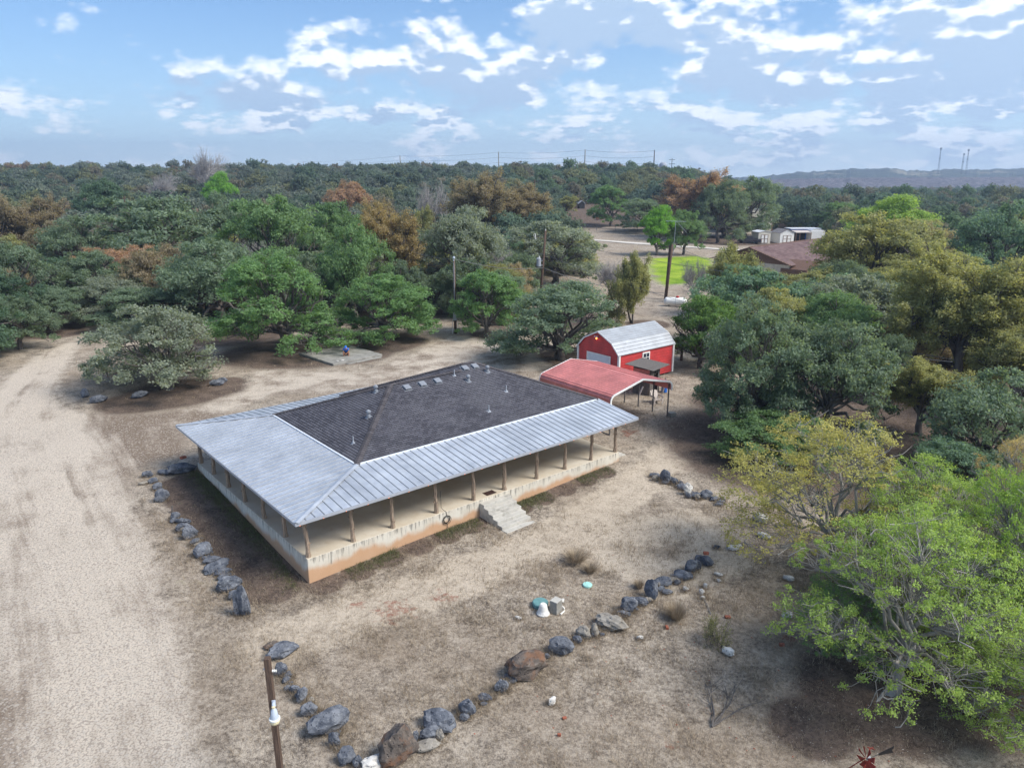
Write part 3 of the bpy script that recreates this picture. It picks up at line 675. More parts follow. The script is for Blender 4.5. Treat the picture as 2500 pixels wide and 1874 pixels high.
    # hip and ridge caps, overlapping pieces
    def caps(a, b_, w=.15):
        a = Vector(a); b_ = Vector(b_); L_ = (b_ - a).length; d = (b_ - a) / L_; s = d.cross(Vector((0, 0, 1))).normalized(); m_ = MB(); n_ = int(L_ / .16)
        for k in range(n_):
            p = a + d * (L_ * k / n_); q = a + d * (L_ * (k + 1) / n_ + .02); h0, h1 = Vector((0, 0, .075)), Vector((0, 0, .058)); dn = Vector((0, 0, -.055))
            m_.add([p - s * w + h0 + dn, p + h0, p + s * w + h0 + dn, q - s * w + h1 + dn, q + h1, q + s * w + h1 + dn, p - s * w, p + s * w], [(0, 1, 4, 3), (1, 2, 5, 4), (6, 7, 2, 1, 0)])
        return m_.build('ridge_cap', MT['shingle_cap'], H)
    caps((3.95, 2.6, JZ), A1, .17); caps((3.95, 12.7, JZ), A1); caps(A1, R1); caps(W0, W1); caps((20.85, 2.6, JZ), W1); caps(W0, (8.85, 13.8, JZ))
    # vents
    for u, v in ((9.72, 7.1), (10.78, 7.12), (11.84, 7.12), (14.3, 7.72), (15.05, 7.72)):
        z = zfp(v); rt = Matrix.Rotation(math.atan(RS), 3, 'X'); m_ = MB(); m_.box((0, 0, .045), (.30, .30, .09), rt); m_.box(rt @ Vector((0, 0, .11)), (.42, .42, .05), rt, .9); m_.box(rt @ Vector((0, 0, .005)), (.52, .5, .012), rt)
        m_.build('roof_vent', MT['vent'], H, (u, v, z))
    def flue(u, v, z, tilt, h=.34, r=.065):
        m_ = MB(); m_.box((0, 0, .012), (.32, .32, .014), tilt); m_.lathe([(.12, -.03), (.11, .12), (r, .14), (r, h - .1), (r, h - .08)], 14); m_.lathe([(r + .05, h - .10), (r + .07, h - .05), (r + .06, h + .02), (r * .6, h + .08), (0, h + .1)], 14); m_.build('flue_cap', MT['vent'], H, (u, v, z), smooth=False)
    def pipe(u, v, z, tilt, h=.38):
        m_ = MB(); m_.box((0, 0, .012), (.22, .22, .012), tilt); m_.lathe([(.07, -.02), (.05, .1), (.028, .12), (.028, h), (0, h)], 10); m_.build('vent_pipe', MT['grey_metal'], H, (u, v, z))
    tf = Matrix.Rotation(math.atan(RS), 3, 'X'); tl = Matrix.Rotation(-math.atan(RS), 3, 'Y')
    flue(13.72, 6.6, zfp(6.6), tf); flue(15.54, 7.05, zfp(7.05), tf); flue(8.17, 7.9, JZ + RS * (8.17 - 3.95), tl); flue(6.55, 5.92, JZ + RS * 2.6, tl)
    pipe(13.12, 3.86, zfp(3.86), tf); pipe(15.4, 5.06, zfp(5.06), tf); pipe(4.85, 4.53, JZ + RS * .9, tl); pipe(13.2, 7.3, zfp(7.3), tf)
    # cedar posts
    def post(u, v, seed):
        r = random.Random(seed); pts = []; rad = []; x = y = 0
        for k in range(8):
            f = k / 7; pts.append((x, y, f * (E - .16))); rad.append((.105 - .03 * f) * r.uniform(.85, 1.15) * (1.25 if k == 0 else 1)); x += r.uniform(-.035, .035); y += r.uniform(-.03, .03)
        m_ = MB(); m_.tube(pts, rad, 7)
        for k in range(3):
            j = r.randint(1, 6); a = r.uniform(0, 6.28); p = Vector(pts[j]); m_.tube([p, p + Vector((cos(a) * .14, sin(a) * .14, .05))], [.045, .03], 5)
        m_.build('post', MT['cedar'], H, (u, v, 0))
    for k, u in enumerate((.15, 2.33, 4.41, 6.9, 9.2, 11.26, 13.54, 15.7, 17.8, 19.9)): post(u, .2, 10 + k)
    for k, v in enumerate((2.62, 5.06, 7.58, 9.94, 12.24, 14.4)): post(.15, v, 30 + k)
    for k, u in enumerate((3, 6, 9, 12, 15, 18, 19.9)): post(u, SW - .2, 50 + k)
    # steps
    for k in range(6):
        zt = -.165 * (k + 1); m_ = MB(); m_.bx(9.42, 11.32, -.002 - .37 * (k + 1), -.004 - .37 * k, -1.9, zt); m_.build('front_step', MT['step'], H, bevel=.015)
    for k in range(3):
        zt = -.17 * (k + 1); m_ = MB(); m_.bx(SL + .004 + .34 * k, SL + .002 + .34 * (k + 1), .35, 2.0, -1.6, zt); m_.build('side_step', MT['step'], H, bevel=.015)
build_house()
# things on and under the porch
o = MB(); o.bx(-.32, .32, -.21, .21, 0, .015); o = o.build('doormat', MT['rubber_mat'], None, hw(10.37, .36, .002), (0, 0, YAW)); tag(o, 'brown doormat lying on the porch at the top of the front steps', 'doormat')
def coil():
    b = MB(); r = random.Random(3)
    for k in range(5):
        R_ = .2 + r.uniform(-.03, .03); oz = r.uniform(-.04, .04); ox = r.uniform(-.04, .04)
        b.tube([(ox + R_ * cos(a), -.03 - .012 * k, oz + R_ * sin(a)) for a in np.linspace(0, 2 * pi, 19)], .012, 5, False)
    b.tube([(.02, -.03, .2), (-.02, -.01, .42), (-.12, .1, .52), (-.16, .2, .6), (-.17, .22, 1.5)], .012, 5); b.tube([(0, -.04, -.2), (.04, -.04, -.38), (-.03, -.05, -.5)], .012, 5)
    o = b.build('garden_hose', MT['rope'], None, hw(7.35, 0, -.42), (0, 0, YAW)); tag(o, 'coiled dark hose hanging against the concrete porch wall left of the front steps', 'hose')
coil()
def lights():
    root = empty('string_lights', hw(0, -.5, 1.98), YAW, 'string of tiny orange bulbs along the front porch eave', 'string lights')
    b = MB(); us = [-.4 + 1.07 * k for k in range(20)]
    for a, c in zip(us[:-1], us[1:]): b.tube([(a, 0, 0), ((a + c) / 2, 0, -.05), (c, 0, 0)], .006, 4, False)
    b.build('wire', MT['cable'], root)
    m_ = MB(); m_.ico((0, 0, -.03), .026, 1); me = m_.mesh('bulb', MT['bulb'])
    for u in us: link('bulb', me, root, (u, 0, -.005))
lights()
# ------------------------------------------------------------------ trees
def tubes_np(paths):
    """paths: list of (pts(n,3), rad(n), sides) -> V, F(quads)"""
    Vs, Fs, b = [], [], 0
    for pts, rad, n in paths:
        pts = np.asarray(pts, float); m = len(pts)
        d = np.gradient(pts, axis=0); d /= np.linalg.norm(d, axis=1, keepdims=True) + 1e-9
        ref = np.where(np.abs(d[:, :1]) < .8, np.array([[1., 0, 0]]), np.array([[0, 1., 0]]))
        e1 = np.cross(d, ref); e1 /= np.linalg.norm(e1, axis=1, keepdims=True) + 1e-9; e2 = np.cross(d, e1)
        a = np.arange(n) * 2 * pi / n
        ring = pts[:, None] + (e1[:, None] * np.cos(a)[None, :, None] + e2[:, None] * np.sin(a)[None, :, None]) * np.asarray(rad)[:, None, None]
        Vs.append(ring.reshape(-1, 3))
        i = (np.arange(m - 1)[:, None] * n + np.arange(n)[None]); j = (np.arange(m - 1)[:, None] * n + (np.arange(n)[None] + 1) % n)
        Fs.append(np.stack([i, j, j + n, i + n], -1).reshape(-1, 4) + b); b += m * n
    return np.concatenate(Vs), np.concatenate(Fs)
def leaves_np(c, r, nd, K, size, rng, flat=.6, asp=.55, up=.5, out=.6):
    """c (M,3) clump centres, r (M) radii, nd (M,3) outward; K leaves each -> V, F, tint"""
    M = len(c); c = np.repeat(c, K, 0); r_ = np.repeat(r, K); nd = np.repeat(nd, K, 0)
    off = rng.normal(size=(M * K, 3)) * .55; off = np.clip(off, -1.2, 1.2); off[:, 2] *= flat
    p = c + off * r_[:, None]
    nn = nd * out + np.array([0, 0, up]) + rng.normal(size=p.shape) * .6; nn /= np.linalg.norm(nn, axis=1, keepdims=True)
    t = np.cross(nn, rng.normal(size=p.shape)); t /= np.linalg.norm(t, axis=1, keepdims=True) + 1e-9; b = np.cross(nn, t)
    s = size * rng.uniform(.55, 1.3, (M * K, 1))
    V = np.stack([p + t * s, p + b * s * asp, p - t * s, p - b * s * asp], 1).reshape(-1, 3)
    tint = np.clip(np.repeat(rng.uniform(.1, .9, M), K) * .45 + rng.uniform(0, 1, M * K) * .55, 0, 1)
    F_ = np.arange(M * K * 4).reshape(-1, 4)
    return V, F_, np.repeat(tint, 4)
def bend(a, b, rng, n=6, sag=.12, jit=.06):
    a, b = np.asarray(a, float), np.asarray(b, float); t = np.linspace(0, 1, n)[:, None]; L_ = np.linalg.norm(b - a)
    p = a + (b - a) * t; p[:, 2] += np.sin(t[:, 0] * pi) * sag * L_; p[1:-1] += rng.normal(size=(n - 2, 3)) * jit * L_; return p
def normalise(V, W, R, Hh):
    """scale crown to unit radius and unit height"""
    return V / np.array([R, R, Hh]), W / np.array([R, R, Hh])
def oak(seed, lobes=13, R=4.6, Hh=7.0, trunk=1.5, low=.30, K=42, size=.15, sub=19, lean=.0, flat=.62, gap=0.12, dead=26, rl=(.29, .42), up=.5, dome=1.3, skirt=5, cl=(.20, .34), tw=2, lim=1.0):
    rng = np.random.default_rng(seed); paths = []; C = []; Rr = []; ND = []
    th = trunk; fork = np.array([lean * 1.2, rng.uniform(-.3, .3), th])
    paths.append((bend((0, 0, -.5), fork, rng, 6, 0, .05), np.linspace(.34, .24, 6) * (.4 + .6 * lim), 8))
    if rng.random() < .5:
        f2 = fork + np.array([rng.uniform(-.5, .5), rng.uniform(-.5, .5), -.3]); paths.append((bend((.25, .1, -.4), f2, rng, 6, 0, .06), np.linspace(.22, .16, 6), 7))
    ga = rng.uniform(0, 6.28)
    for i in range(lobes + skirt):
        a = ga + i * 2.39996 + rng.uniform(-.3, .3); f = sqrt((i + .4) / lobes) * .80 if i < lobes else rng.uniform(.55, .85)
        rr = R * f * rng.uniform(.88, 1.12); ztop = Hh * (low + (1 - low) * sqrt(max(0, 1 - (f * 1.02) ** 2 * dome)))
        lr = R * rng.uniform(*rl) * (1.15 - .25 * f)
        z = max((ztop if i < lobes else ztop * rng.uniform(.45, .7)) - lr * .62 - rng.uniform(-.5, .8), lr * .45 + .3)
        c = np.array([rr * cos(a), rr * sin(a), z]) + rng.normal(size=3) * .15
        # limb to lobe
        st = fork * (1 if f > .35 else 1.0) + rng.normal(size=3) * .05
        lp = bend(st, c - np.array([0, 0, lr * .25]), rng, 7, .10, .05); r0 = rng.uniform(.10, .16) * lim
        paths.append((lp, np.linspace(r0, .045, 7), 6))
        n = int(sub * (lr / (R * .33)) ** 2 * rng.uniform(.8, 1.2))
        for j in range(n):
            d = rng.normal(size=3); d /= np.linalg.norm(d)
            if d[2] < -.25: d[2] = -d[2] * rng.uniform(.2, 1)
            if rng.random() < gap: continue
            d /= np.linalg.norm(d); q = c + d * np.array([1, 1, flat]) * lr * rng.uniform(.70, 1.08)
            C.append(q); Rr.append(lr * rng.uniform(*cl)); ND.append(d)
            if j % tw == 0:
                k = rng.integers(3, 7); paths.append((bend(lp[k], q + d * .1, rng, 4, .05, .06), np.linspace(.035, .010, 4) * (.3 + .7 * lim), 3))
    for j in range(dead):
        q = np.array(C[rng.integers(len(C))]); d = rng.normal(size=3); d[2] = abs(d[2]) * .6; d /= np.linalg.norm(d)
        paths.append((bend(q - d * .6, q + d * rng.uniform(.4, .9), rng, 5, -.05, .07), np.linspace(.028, .008, 5), 3))
    C, Rr, ND = np.array(C), np.array(Rr), np.array(ND)
    V, F_, ti = leaves_np(C, Rr, ND, K, size, rng, .65, .55, up)
    W, WF = tubes_np(paths)
    Rn = np.percentile(np.hypot(V[:, 0], V[:, 1]), 96); Hn = np.percentile(V[:, 2], 99.3)
    V, W = normalise(V, W, Rn, Hn)
    return (V, F_, ti), (W, WF)
def ramify(seed, levels=4, nch=(6, 6, 6, 5), L0=2.4, shrink=(.85, .62, .55, .5), spread=(38, 50, 52, 55), r0=.22, upt=.12, wob=.14, leafK=0, leaf_size=.08, clump=.35, sides=(8, 6, 4, 3), first=.55, multi=1, leaf_levels=(3, 4), flat=.7, droop=0.0, min_z=.0, RF=4.5, leader=True):
    """branching skeleton whose twigs carry leaf sprays"""
    rng = np.random.default_rng(seed); paths = []; C = []; Rr = []; ND = []
    def grow(p, d, L_, r, lev):
        n = 6 if lev < 2 else 4; pts = [p]; dd = d
        for k in range(n - 1):
            dd = dd + rng.normal(size=3) * wob + np.array([0, 0, upt * (1 if lev < 2 else .4) - droop * lev]); dd /= np.linalg.norm(dd); pts.append(pts[-1] + dd * L_ / (n - 1))
        pts = np.array(pts); pts[:, 2] = np.maximum(pts[:, 2], min_z if lev > 0 else -1)
        paths.append((pts, np.linspace(r, r * (.55 if lev < levels else .3), n), sides[min(lev, len(sides) - 1)]))
        if lev in leaf_levels and leafK:
            for k in (range(1, n) if lev == levels else range(n - 2, n)):
                C.append(pts[k]); Rr.append(clump * rng.uniform(.7, 1.2)); ND.append(dd + np.array([0, 0, .3]))
        if lev >= levels: return
        nc = nch[lev]
        for i in range(nc):
            f = first + (1 - first) * (i + rng.uniform(0, .8)) / nc if lev == 0 else .25 + .75 * (i + rng.uniform(.1, .9)) / nc
            x = f * (n - 1); k = min(int(x), n - 2); q = pts[k] + (pts[k + 1] - pts[k]) * (x - k)
            t = pts[k + 1] - pts[k]; t /= np.linalg.norm(t)
            e = np.cross(t, rng.normal(size=3)) if lev else np.cross(t, np.array([cos(i * 2.4 + seed), sin(i * 2.4 + seed), 0.]))
            e /= np.linalg.norm(e) + 1e-9; an = radians(spread[lev] * rng.uniform(.7, 1.25)); nd = t * cos(an) + e * sin(an)
            grow(q, nd, L_ * shrink[lev] * rng.uniform(.8, 1.25) * (1.1 - .3 * f if lev else 1), r * (.62 - .1 * f), lev + 1)
        # leader
        if lev < levels and (leader or lev > 0): grow(pts[-1], dd, L_ * shrink[lev] * .9, r * .5, lev + 1)
    for k in range(multi):
        a = k * 2.1 + seed; d = np.array([cos(a) * .35, sin(a) * .35, 1.]) if multi > 1 else np.array([.08, .0, 1.])
        grow(np.array([cos(a) * .15 * (multi > 1), sin(a) * .15 * (multi > 1), -.3]), d / np.linalg.norm(d), L0, r0 * (.8 if multi > 1 else 1), 0)
    W, WF = tubes_np(paths); leaf = None
    if leafK:
        C = np.array(C); q = np.percentile(np.hypot(C[:, 0], C[:, 1]), 96) / RF
        V, F_, ti = leaves_np(C, np.array(Rr) * q, np.array(ND), leafK, leaf_size * q, rng, flat, .6, .7, .3)
        Rn = np.percentile(np.hypot(V[:, 0], V[:, 1]), 96); Hn = np.percentile(V[:, 2], 99); V, W = normalise(V, W, Rn, Hn); leaf = (V, F_, ti)
    else:
        Rn = np.percentile(np.hypot(W[:, 0], W[:, 1]), 98); Hn = np.percentile(W[:, 2], 99.5); W = W / np.array([Rn, Rn, Hn])
    return leaf, (W, WF)
VAR = {}
def reg(key, res, bark='bark', joined=False):
    leaf, (W, WF) = res
    if joined:
        V, F_, ti = leaf; VV = np.concatenate([V, W]); FF = np.concatenate([F_, WF + len(V)])
        me = np_mesh(key, VV, FF, [MT['leaf'], MT[bark]], False, {'tint': ('POINT', np.concatenate([ti, np.full(len(W), .5)]))}, np.concatenate([np.zeros(len(F_)), np.ones(len(WF))]))
        VAR[key] = (me, None); return
    cm = np_mesh('crown', leaf[0], leaf[1], MT['leaf'], False, {'tint': ('POINT', leaf[2])}) if leaf else None
    VAR[key] = (cm, np_mesh('trunk', W, WF, MT[bark], True))
for i in range(5): reg('oak%d' % i, oak(11 + i, lobes=14 + i % 3 * 2, skirt=7, K=84, size=.106, rl=(.22, .44), lean=(.3, -.4, .1, .5, -.2)[i], trunk=(1.3, 1.8, 1.1, 1.6, 2.0)[i], low=(.26, .34, .22, .36, .30)[i]))
for i in range(2): reg('droop%d' % i, oak(31 + i, lobes=17, R=4.6, Hh=8.0, trunk=1.8, low=.10, K=84, size=.10, sub=20, rl=(.24, .40), flat=.85, dead=34, dome=1.25, skirt=11, gap=.08))
for i in range(3): reg('dense%d' % i, oak(51 + i, lobes=12, R=4.2, Hh=7.5, trunk=1.2, low=.3, K=76, size=.115, sub=22, rl=(.28, .46), flat=.75, gap=.06, dead=3))
for i in range(3): reg('elm%d' % i, ramify(71 + i, levels=4, nch=(6, 5, 5, 4), L0=2.6, leafK=(17, 9, 17)[i], leaf_size=.10, clump=.42, r0=.24, upt=.08, multi=1 + i % 2, spread=(48, 52, 52, 55), leaf_levels=(3, 4)), 'bark')
for i in range(2): reg('bare%d' % i, ramify(91 + i, levels=4, nch=(6, 6, 6, 5), L0=2.4, shrink=(.85, .66, .6, .55), r0=.2, sides=(6, 5, 3, 3, 3), multi=2), 'deadwood')
reg('near_bright', oak(103, lobes=15, skirt=9, R=4.3, Hh=6.6, trunk=1.5, low=.30, lim=.5, K=52, size=.043, sub=50, cl=(.09, .19), tw=1, rl=(.22, .40), gap=.1, dead=70, flat=.7, lean=.4), 'bark_pale')
reg('near_bright_b', oak(117, lobes=13, skirt=8, R=4.3, Hh=6.8, trunk=1.7, low=.34, lim=.5, K=52, size=.043, sub=50, cl=(.09, .19), tw=1, rl=(.22, .40), gap=.1, dead=70, flat=.7, lean=-.3), 'bark_pale')
reg('near_olive', oak(131, lobes=17, skirt=8, R=4.5, Hh=7.6, trunk=2.0, low=.28, K=38, size=.050, sub=50, cl=(.12, .24), tw=2, rl=(.20, .36), gap=.14, dead=80, flat=.8, lean=.2, lim=.45, up=.4), 'bark_pale')
for i in range(5): reg('far%d' % i, oak(151 + i, lobes=9, R=4.4, Hh=7.2, trunk=1.4, low=(.3, .25, .4, .3, .35)[i], K=20, size=.26, sub=11, rl=(.32, .46), flat=.78, gap=.05, dead=2), joined=True)
NT_USED = {}
def plant(px_base, top_y, x0, x1, var, col, label, cat='tree', name='oak_tree', group=None, rz=None, depth=1.0, hmin=1.2, loc=None, R=None, Hh=None):
    """tree from its outline in the 2212 px frame: foot, top row and side columns"""
    p = loc if loc is not None else GD(*px_base)
    k = ppm(p)
    if R is None: R = (x1 - x0) * K / 2 / k * 1.06
    if Hh is None:
        # height of the crown top standing over the foot
        lo, hi = .5, 25
        for _ in range(40):
            mid = (lo + hi) / 2
            if project((p.x, p.y + R * .35, p.z + mid))[1] > top_y * K: lo = mid
            else: hi = mid
        Hh = max(lo, hmin)
    cx = ((x0 + x1) / 2 - px_base[0]) * K / k if px_base else 0
    crown, trunk = VAR[var]; r = random.Random(hash((round(p.x, 2), round(p.y, 2))) & 0xffff)
    rot = rz if rz is not None else r.uniform(0, 6.28)
    if trunk is None:
        o = link(name, crown, None, p, (0, 0, rot), (R, R * depth, Hh)); o.color = (*col, 1); return tag(o, label, cat, group)
    root = empty(name, p, 0, label, cat, group)
    if crown is not None:
        c = link('crown', crown, root, (cx, 0, 0), (0, 0, rot), (R, R * depth, Hh)); c.color = (*col, 1)
    t = link('trunk', trunk, root, (cx * .35 if crown is not None else cx, 0, -.05), (0, 0, rot), (R, R * depth, Hh)); t.color = (1, 1, 1, 1)
    NT_USED[label] = root
    return root
# leaf base colours (linear, diffuse albedo)
LV = dict(oak=(.115, .160, .115), oak2=(.125, .175, .130), grey=(.170, .200, .170), green=(.110, .195, .085), mid=(.112, .185, .090), bright=(.22, .33, .08), vivid=(.15, .31, .05), olive=(.24, .25, .12), yellow=(.255, .262, .12), brown=(.24, .205, .15),
          rust=(.30, .205, .155), orange=(.27, .215, .12), teal=(.105, .170, .130), dark=(.072, .122, .082), lime=(.245, .345, .10), tan=(.36, .295, .17), cedar=(.110, .195, .060), near_olive=(.33, .32, .125))
LV = {k: tuple(min(.5, c * (1.30 if k in ('oak', 'oak2', 'grey', 'mid', 'green', 'teal', 'dark') else 1.12) + .008) for c in v) for k, v in LV.items()}
T = plant
# -- left and centre, nearest first
T((385, 838), 652, 172, 505, 'oak0', LV['grey'], 'low spreading grey-green oak on its own island beside the gravel drive', depth=.8)
T((628, 762), 548, 462, 722, 'droop0', LV['green'], 'big drooping bright green oak over the left end of the concrete pad')
T((820, 735), 590, 725, 948, 'droop1', LV['green'], 'green oak whose low limb reaches over the right end of the concrete pad', rz=2.2)
T((775, 700), 488, 690, 860, 'oak1', LV['mid'], 'tall green oak standing behind the two pad oaks')
T((98, 712), 618, 58, 190, 'oak2', LV['oak2'], 'small round oak left of the drive with a short dark trunk')
T((48, 700), 512, -70, 112, 'oak3', LV['oak'], 'leaning dark trunked oak at the left edge of the photo')
T((235, 668), 545, 120, 300, 'oak4', LV['oak'], 'oak with bare stems behind the small round oak by the drive')
T((320, 706), 618, 215, 420, 'oak2', LV['oak2'], 'low dark green oak right behind the island oak')
T((505, 705), 518, 345, 600, 'oak1', LV['oak2'], 'grey-green oak between the island oak and the big drooping oak')
T((368, 612), 428, 196, 492, 'oak4', LV['oak2'], 'widest oak of the left woods with black limbs showing over a pale clearing', R=None)
T((190, 628), 470, 88, 250, 'oak0', LV['oak'], 'dull green oak left of the widest oak')
T((105, 585), 432, 40, 152, 'elm0', LV['brown'], 'round yellow-brown elm near the left edge', name='elm_tree')
T((10, 592), 428, -70, 80, 'elm1', LV['brown'], 'yellow-brown elm cut by the left edge of the photo', name='elm_tree')
T((600, 640), 428, 488, 705, 'oak3', LV['mid'], 'green oak behind the big drooping oak')
T((500, 600), 420, 430, 560, 'oak0', LV['oak2'], 'grey-green oak right of the widest oak')
T((720, 610), 440, 655, 790, 'oak4', LV['mid'], 'soft green oak behind the tall green oak')
T((868, 660), 452, 782, 918, 'elm2', LV['orange'], 'orange-brown elm right of the pad oaks', name='elm_tree')
T((842, 560), 440, 775, 850, 'elm0', LV['orange'], 'smaller rusty orange elm top behind the orange-brown elm', name='elm_tree')
T((985, 650), 452, 915, 1105, 'oak1', LV['grey'], 'silver-green oak with forked trunk behind the meter pole')
T((930, 560), 455, 885, 955, 'elm1', LV['olive'], 'olive elm between the orange-brown elm and the silver-green oak', name='elm_tree')
T((1200, 610), 478, 1088, 1295, 'oak3', LV['grey'], 'silver-green oak behind the transformer pole')
T((1115, 640), 548, 1070, 1165, 'oak2', LV['oak'], 'dark oak between the meter pole and the transformer pole')
T((935, 680), 590, 895, 985, 'oak0', LV['oak'], 'small dim oak under the silver-green oak left of the meter pole')
T((1048, 726), 585, 982, 1133, 'dense0', LV['green'], 'small bright green tree right of the meter pole')
T((1222, 778), 610, 1078, 1340, 'oak2', LV['oak2'], 'dark green oak with a leaning trunk left of the red barn')
T((1364, 698), 556, 1322, 1420, 'elm1', LV['olive'], 'slender yellow-green tree behind the red barn', name='elm_tree')
T((1330, 640), 560, 1285, 1350, 'bare0', LV['grey'], 'thin grey half bare tree left of the slender yellow-green tree', name='bare_tree')
T((1135, 540), 402, 1078, 1195, 'elm0', LV['brown'], 'right one of two tall brown elms behind the silver-green oaks', name='elm_tree')
T((1035, 545), 382, 960, 1100, 'elm2', LV['brown'], 'left one of two tall brown elms behind the silver-green oaks', name='elm_tree')
T((935, 530), 398, 895, 972, 'bare1', LV['grey'], 'bare grey tree left of the tall brown elms', name='bare_tree')
T((758, 505), 395, 703, 812, 'dense1', LV['rust'], 'round rusty red tree above the orange-brown elm')
T((480, 480), 374, 445, 512, 'dense2', LV['vivid'], 'single vivid dark green round tree in the grey woods')
T((455, 440), 328, 412, 500, 'bare0', LV['grey'], 'tall bare treetop standing out on the skyline', name='bare_tree')
T((345, 460), 375, 300, 395, 'bare1', LV['grey'], 'grey bare tree left of the single vivid green tree', name='bare_tree')
T((230, 520), 392, 175, 285, 'dense0', LV['dark'], 'dark round oak in the far left woods')
# -- right of the barn, nearest first
T((1500, 795), 640, 1440, 1620, 'dense1', LV['cedar'], 'bright green bushy tree touching the right side of the red barn', depth=.9)
T((1625, 935), 648, 1498, 1728, 'droop1', LV['oak2'], 'large grey-green oak right of the adirondack chair')
T((1790, 940), 690, 1640, 1905, 'oak1', LV['oak'], 'dark green oak behind the pale olive yard tree')
T((1680, 985), 880, 1540, 1800, 'oak4', LV['mid'], 'low green oak fringe leaning over the right end of the stone rows')
T((2110, 1030), 795, 1985, 2260, 'oak0', LV['oak2'], 'grey-green oak behind the bright yard trees at the right edge')
T((2050, 1085), 945, 1955, 2130, 'oak2', LV['teal'], 'low dark oak just behind the bright yard trees')
T((1985, 940), 775, 1905, 2070, 'elm0', LV['yellow'], 'small mustard yellow tree among dark oaks', name='elm_tree')
T((2065, 840), 545, 1915, 2155, 'elm2', LV['yellow'], 'large yellow-olive elm on the right side', name='elm_tree')
T((2215, 860), 560, 2110, 2330, 'elm1', LV['yellow'], 'large yellow-olive elm cut by the right edge of the photo', name='elm_tree')
T((2185, 900), 690, 2080, 2290, 'elm0', LV['olive'], 'olive elm under the two large yellow elms', name='elm_tree')
T((1845, 760), 592, 1735, 1965, 'oak3', LV['grey'], 'grey-green oak left of the large yellow-olive elm')
T((1730, 745), 640, 1660, 1800, 'oak4', LV['oak2'], 'grey-green oak behind the large oak by the chair')
T((1900, 860), 720, 1850, 1960, 'oak2', LV['oak'], 'dim oak in the gap left of the yellow elms')
T((1580, 682), 540, 1495, 1640, 'elm1', LV['olive'], 'greyish olive tree left of the brown shingle roof', name='elm_tree')
T((1705, 700), 582, 1625, 1790, 'elm2', LV['olive'], 'olive tree in front of the brown shingle roof', name='elm_tree')
T((1498, 655), 560, 1470, 1530, 'bare1', LV['grey'], 'thin grey tree at the right edge of the bright lawn', name='bare_tree')
T((1905, 655), 462, 1745, 2005, 'oak1', LV['olive'], 'broad olive green tree right of the brown shingle roof')
T((1915, 560), 424, 1825, 1990, 'dense2', LV['bright'], 'fresh bright green treetop behind the broad olive tree')
T((1810, 505), 438, 1765, 1870, 'dense0', LV['mid'], 'mid green tree above the pale sheds')
T((2010, 700), 540, 1950, 2060, 'oak4', LV['olive'], 'olive tree in front of the white trailer home')
T((2130, 640), 440, 2050, 2240, 'oak0', LV['teal'], 'blue-green oak right of the white trailer home')
T((2200, 600), 468, 2140, 2280, 'elm1', LV['olive'], 'olive tree top at the right edge below the stone embankment', name='elm_tree')
T((1420, 552), 446, 1378, 1458, 'dense2', LV['vivid'], 'vivid green tree on the far lawn beside the antenna pole', depth=.9)
T((1478, 550), 455, 1430, 1517, 'oak4', LV['mid'], 'dark green tree right behind the antenna pole')
T((1322, 488), 403, 1272, 1352, 'dense0', LV['green'], 'lone green tree with a bush at its foot in the far field')
T((1395, 500), 430, 1335, 1450, 'oak2', LV['oak2'], 'low oak between the lone field tree and the vivid green tree')
T((1480, 515), 378, 1425, 1570, 'elm2', LV['rust'], 'brown oak in the grove beyond the lawn', name='oak_tree')
T((1545, 525), 392, 1500, 1612, 'oak1', LV['oak'], 'left grey-green oak of the grove by the pickup')
T((1612, 512), 385, 1545, 1680, 'oak3', LV['oak2'], 'right grey-green oak of the grove by the pickup')
T((1562, 512), 450, 1522, 1622, 'oak0', LV['grey'], 'low silver-green oak hanging over the pickup')
T((1222, 470), 425, 1192, 1248, 'elm0', LV['olive'], 'small yellow-green tree at the far end of the field', name='elm_tree')
# -- foreground yard trees on the right
T((1800, 1235), 897, 1538, 1962, 'near_olive', LV['near_olive'], 'pale olive tree with thin grey limbs at the end of the stone rows', name='elm_tree', rz=1.0)
T((1908, 1495), 1075, 1690, 2150, 'near_bright', LV['lime'], 'nearest bright lime green tree with low sparse branches', name='hackberry_tree', rz=.4)
T((1990, 1300), 990, 1820, 2190, 'near_bright_b', LV['lime'], 'bright green yard tree behind the nearest lime green tree', name='hackberry_tree', rz=2.0)
T((2215, 1420), 985, 2030, 2400, 'near_bright', LV['bright'], 'bright green yard tree at the right edge of the photo', name='hackberry_tree', rz=3.4)
T((2240, 1590), 1290, 2060, 2430, 'near_bright_b', LV['lime'], 'low lime green tree in the bottom right corner', name='hackberry_tree', rz=5.0)
T((1835, 1425), 1230, 1720, 1930, 'near_bright_b', LV['green'], 'small shaded green tree just left of the nearest lime green tree', name='hackberry_tree', rz=1.2)
T((2170, 1200), 935, 2090, 2290, 'near_olive', LV['tan'], 'tan leaved tree behind the bright trees at the right edge', name='elm_tree', rz=4.0)
HAND = [(o.location.x, o.location.y, max([c.scale[0] for c in o.children] or [1])) for o in NT_USED.values()]
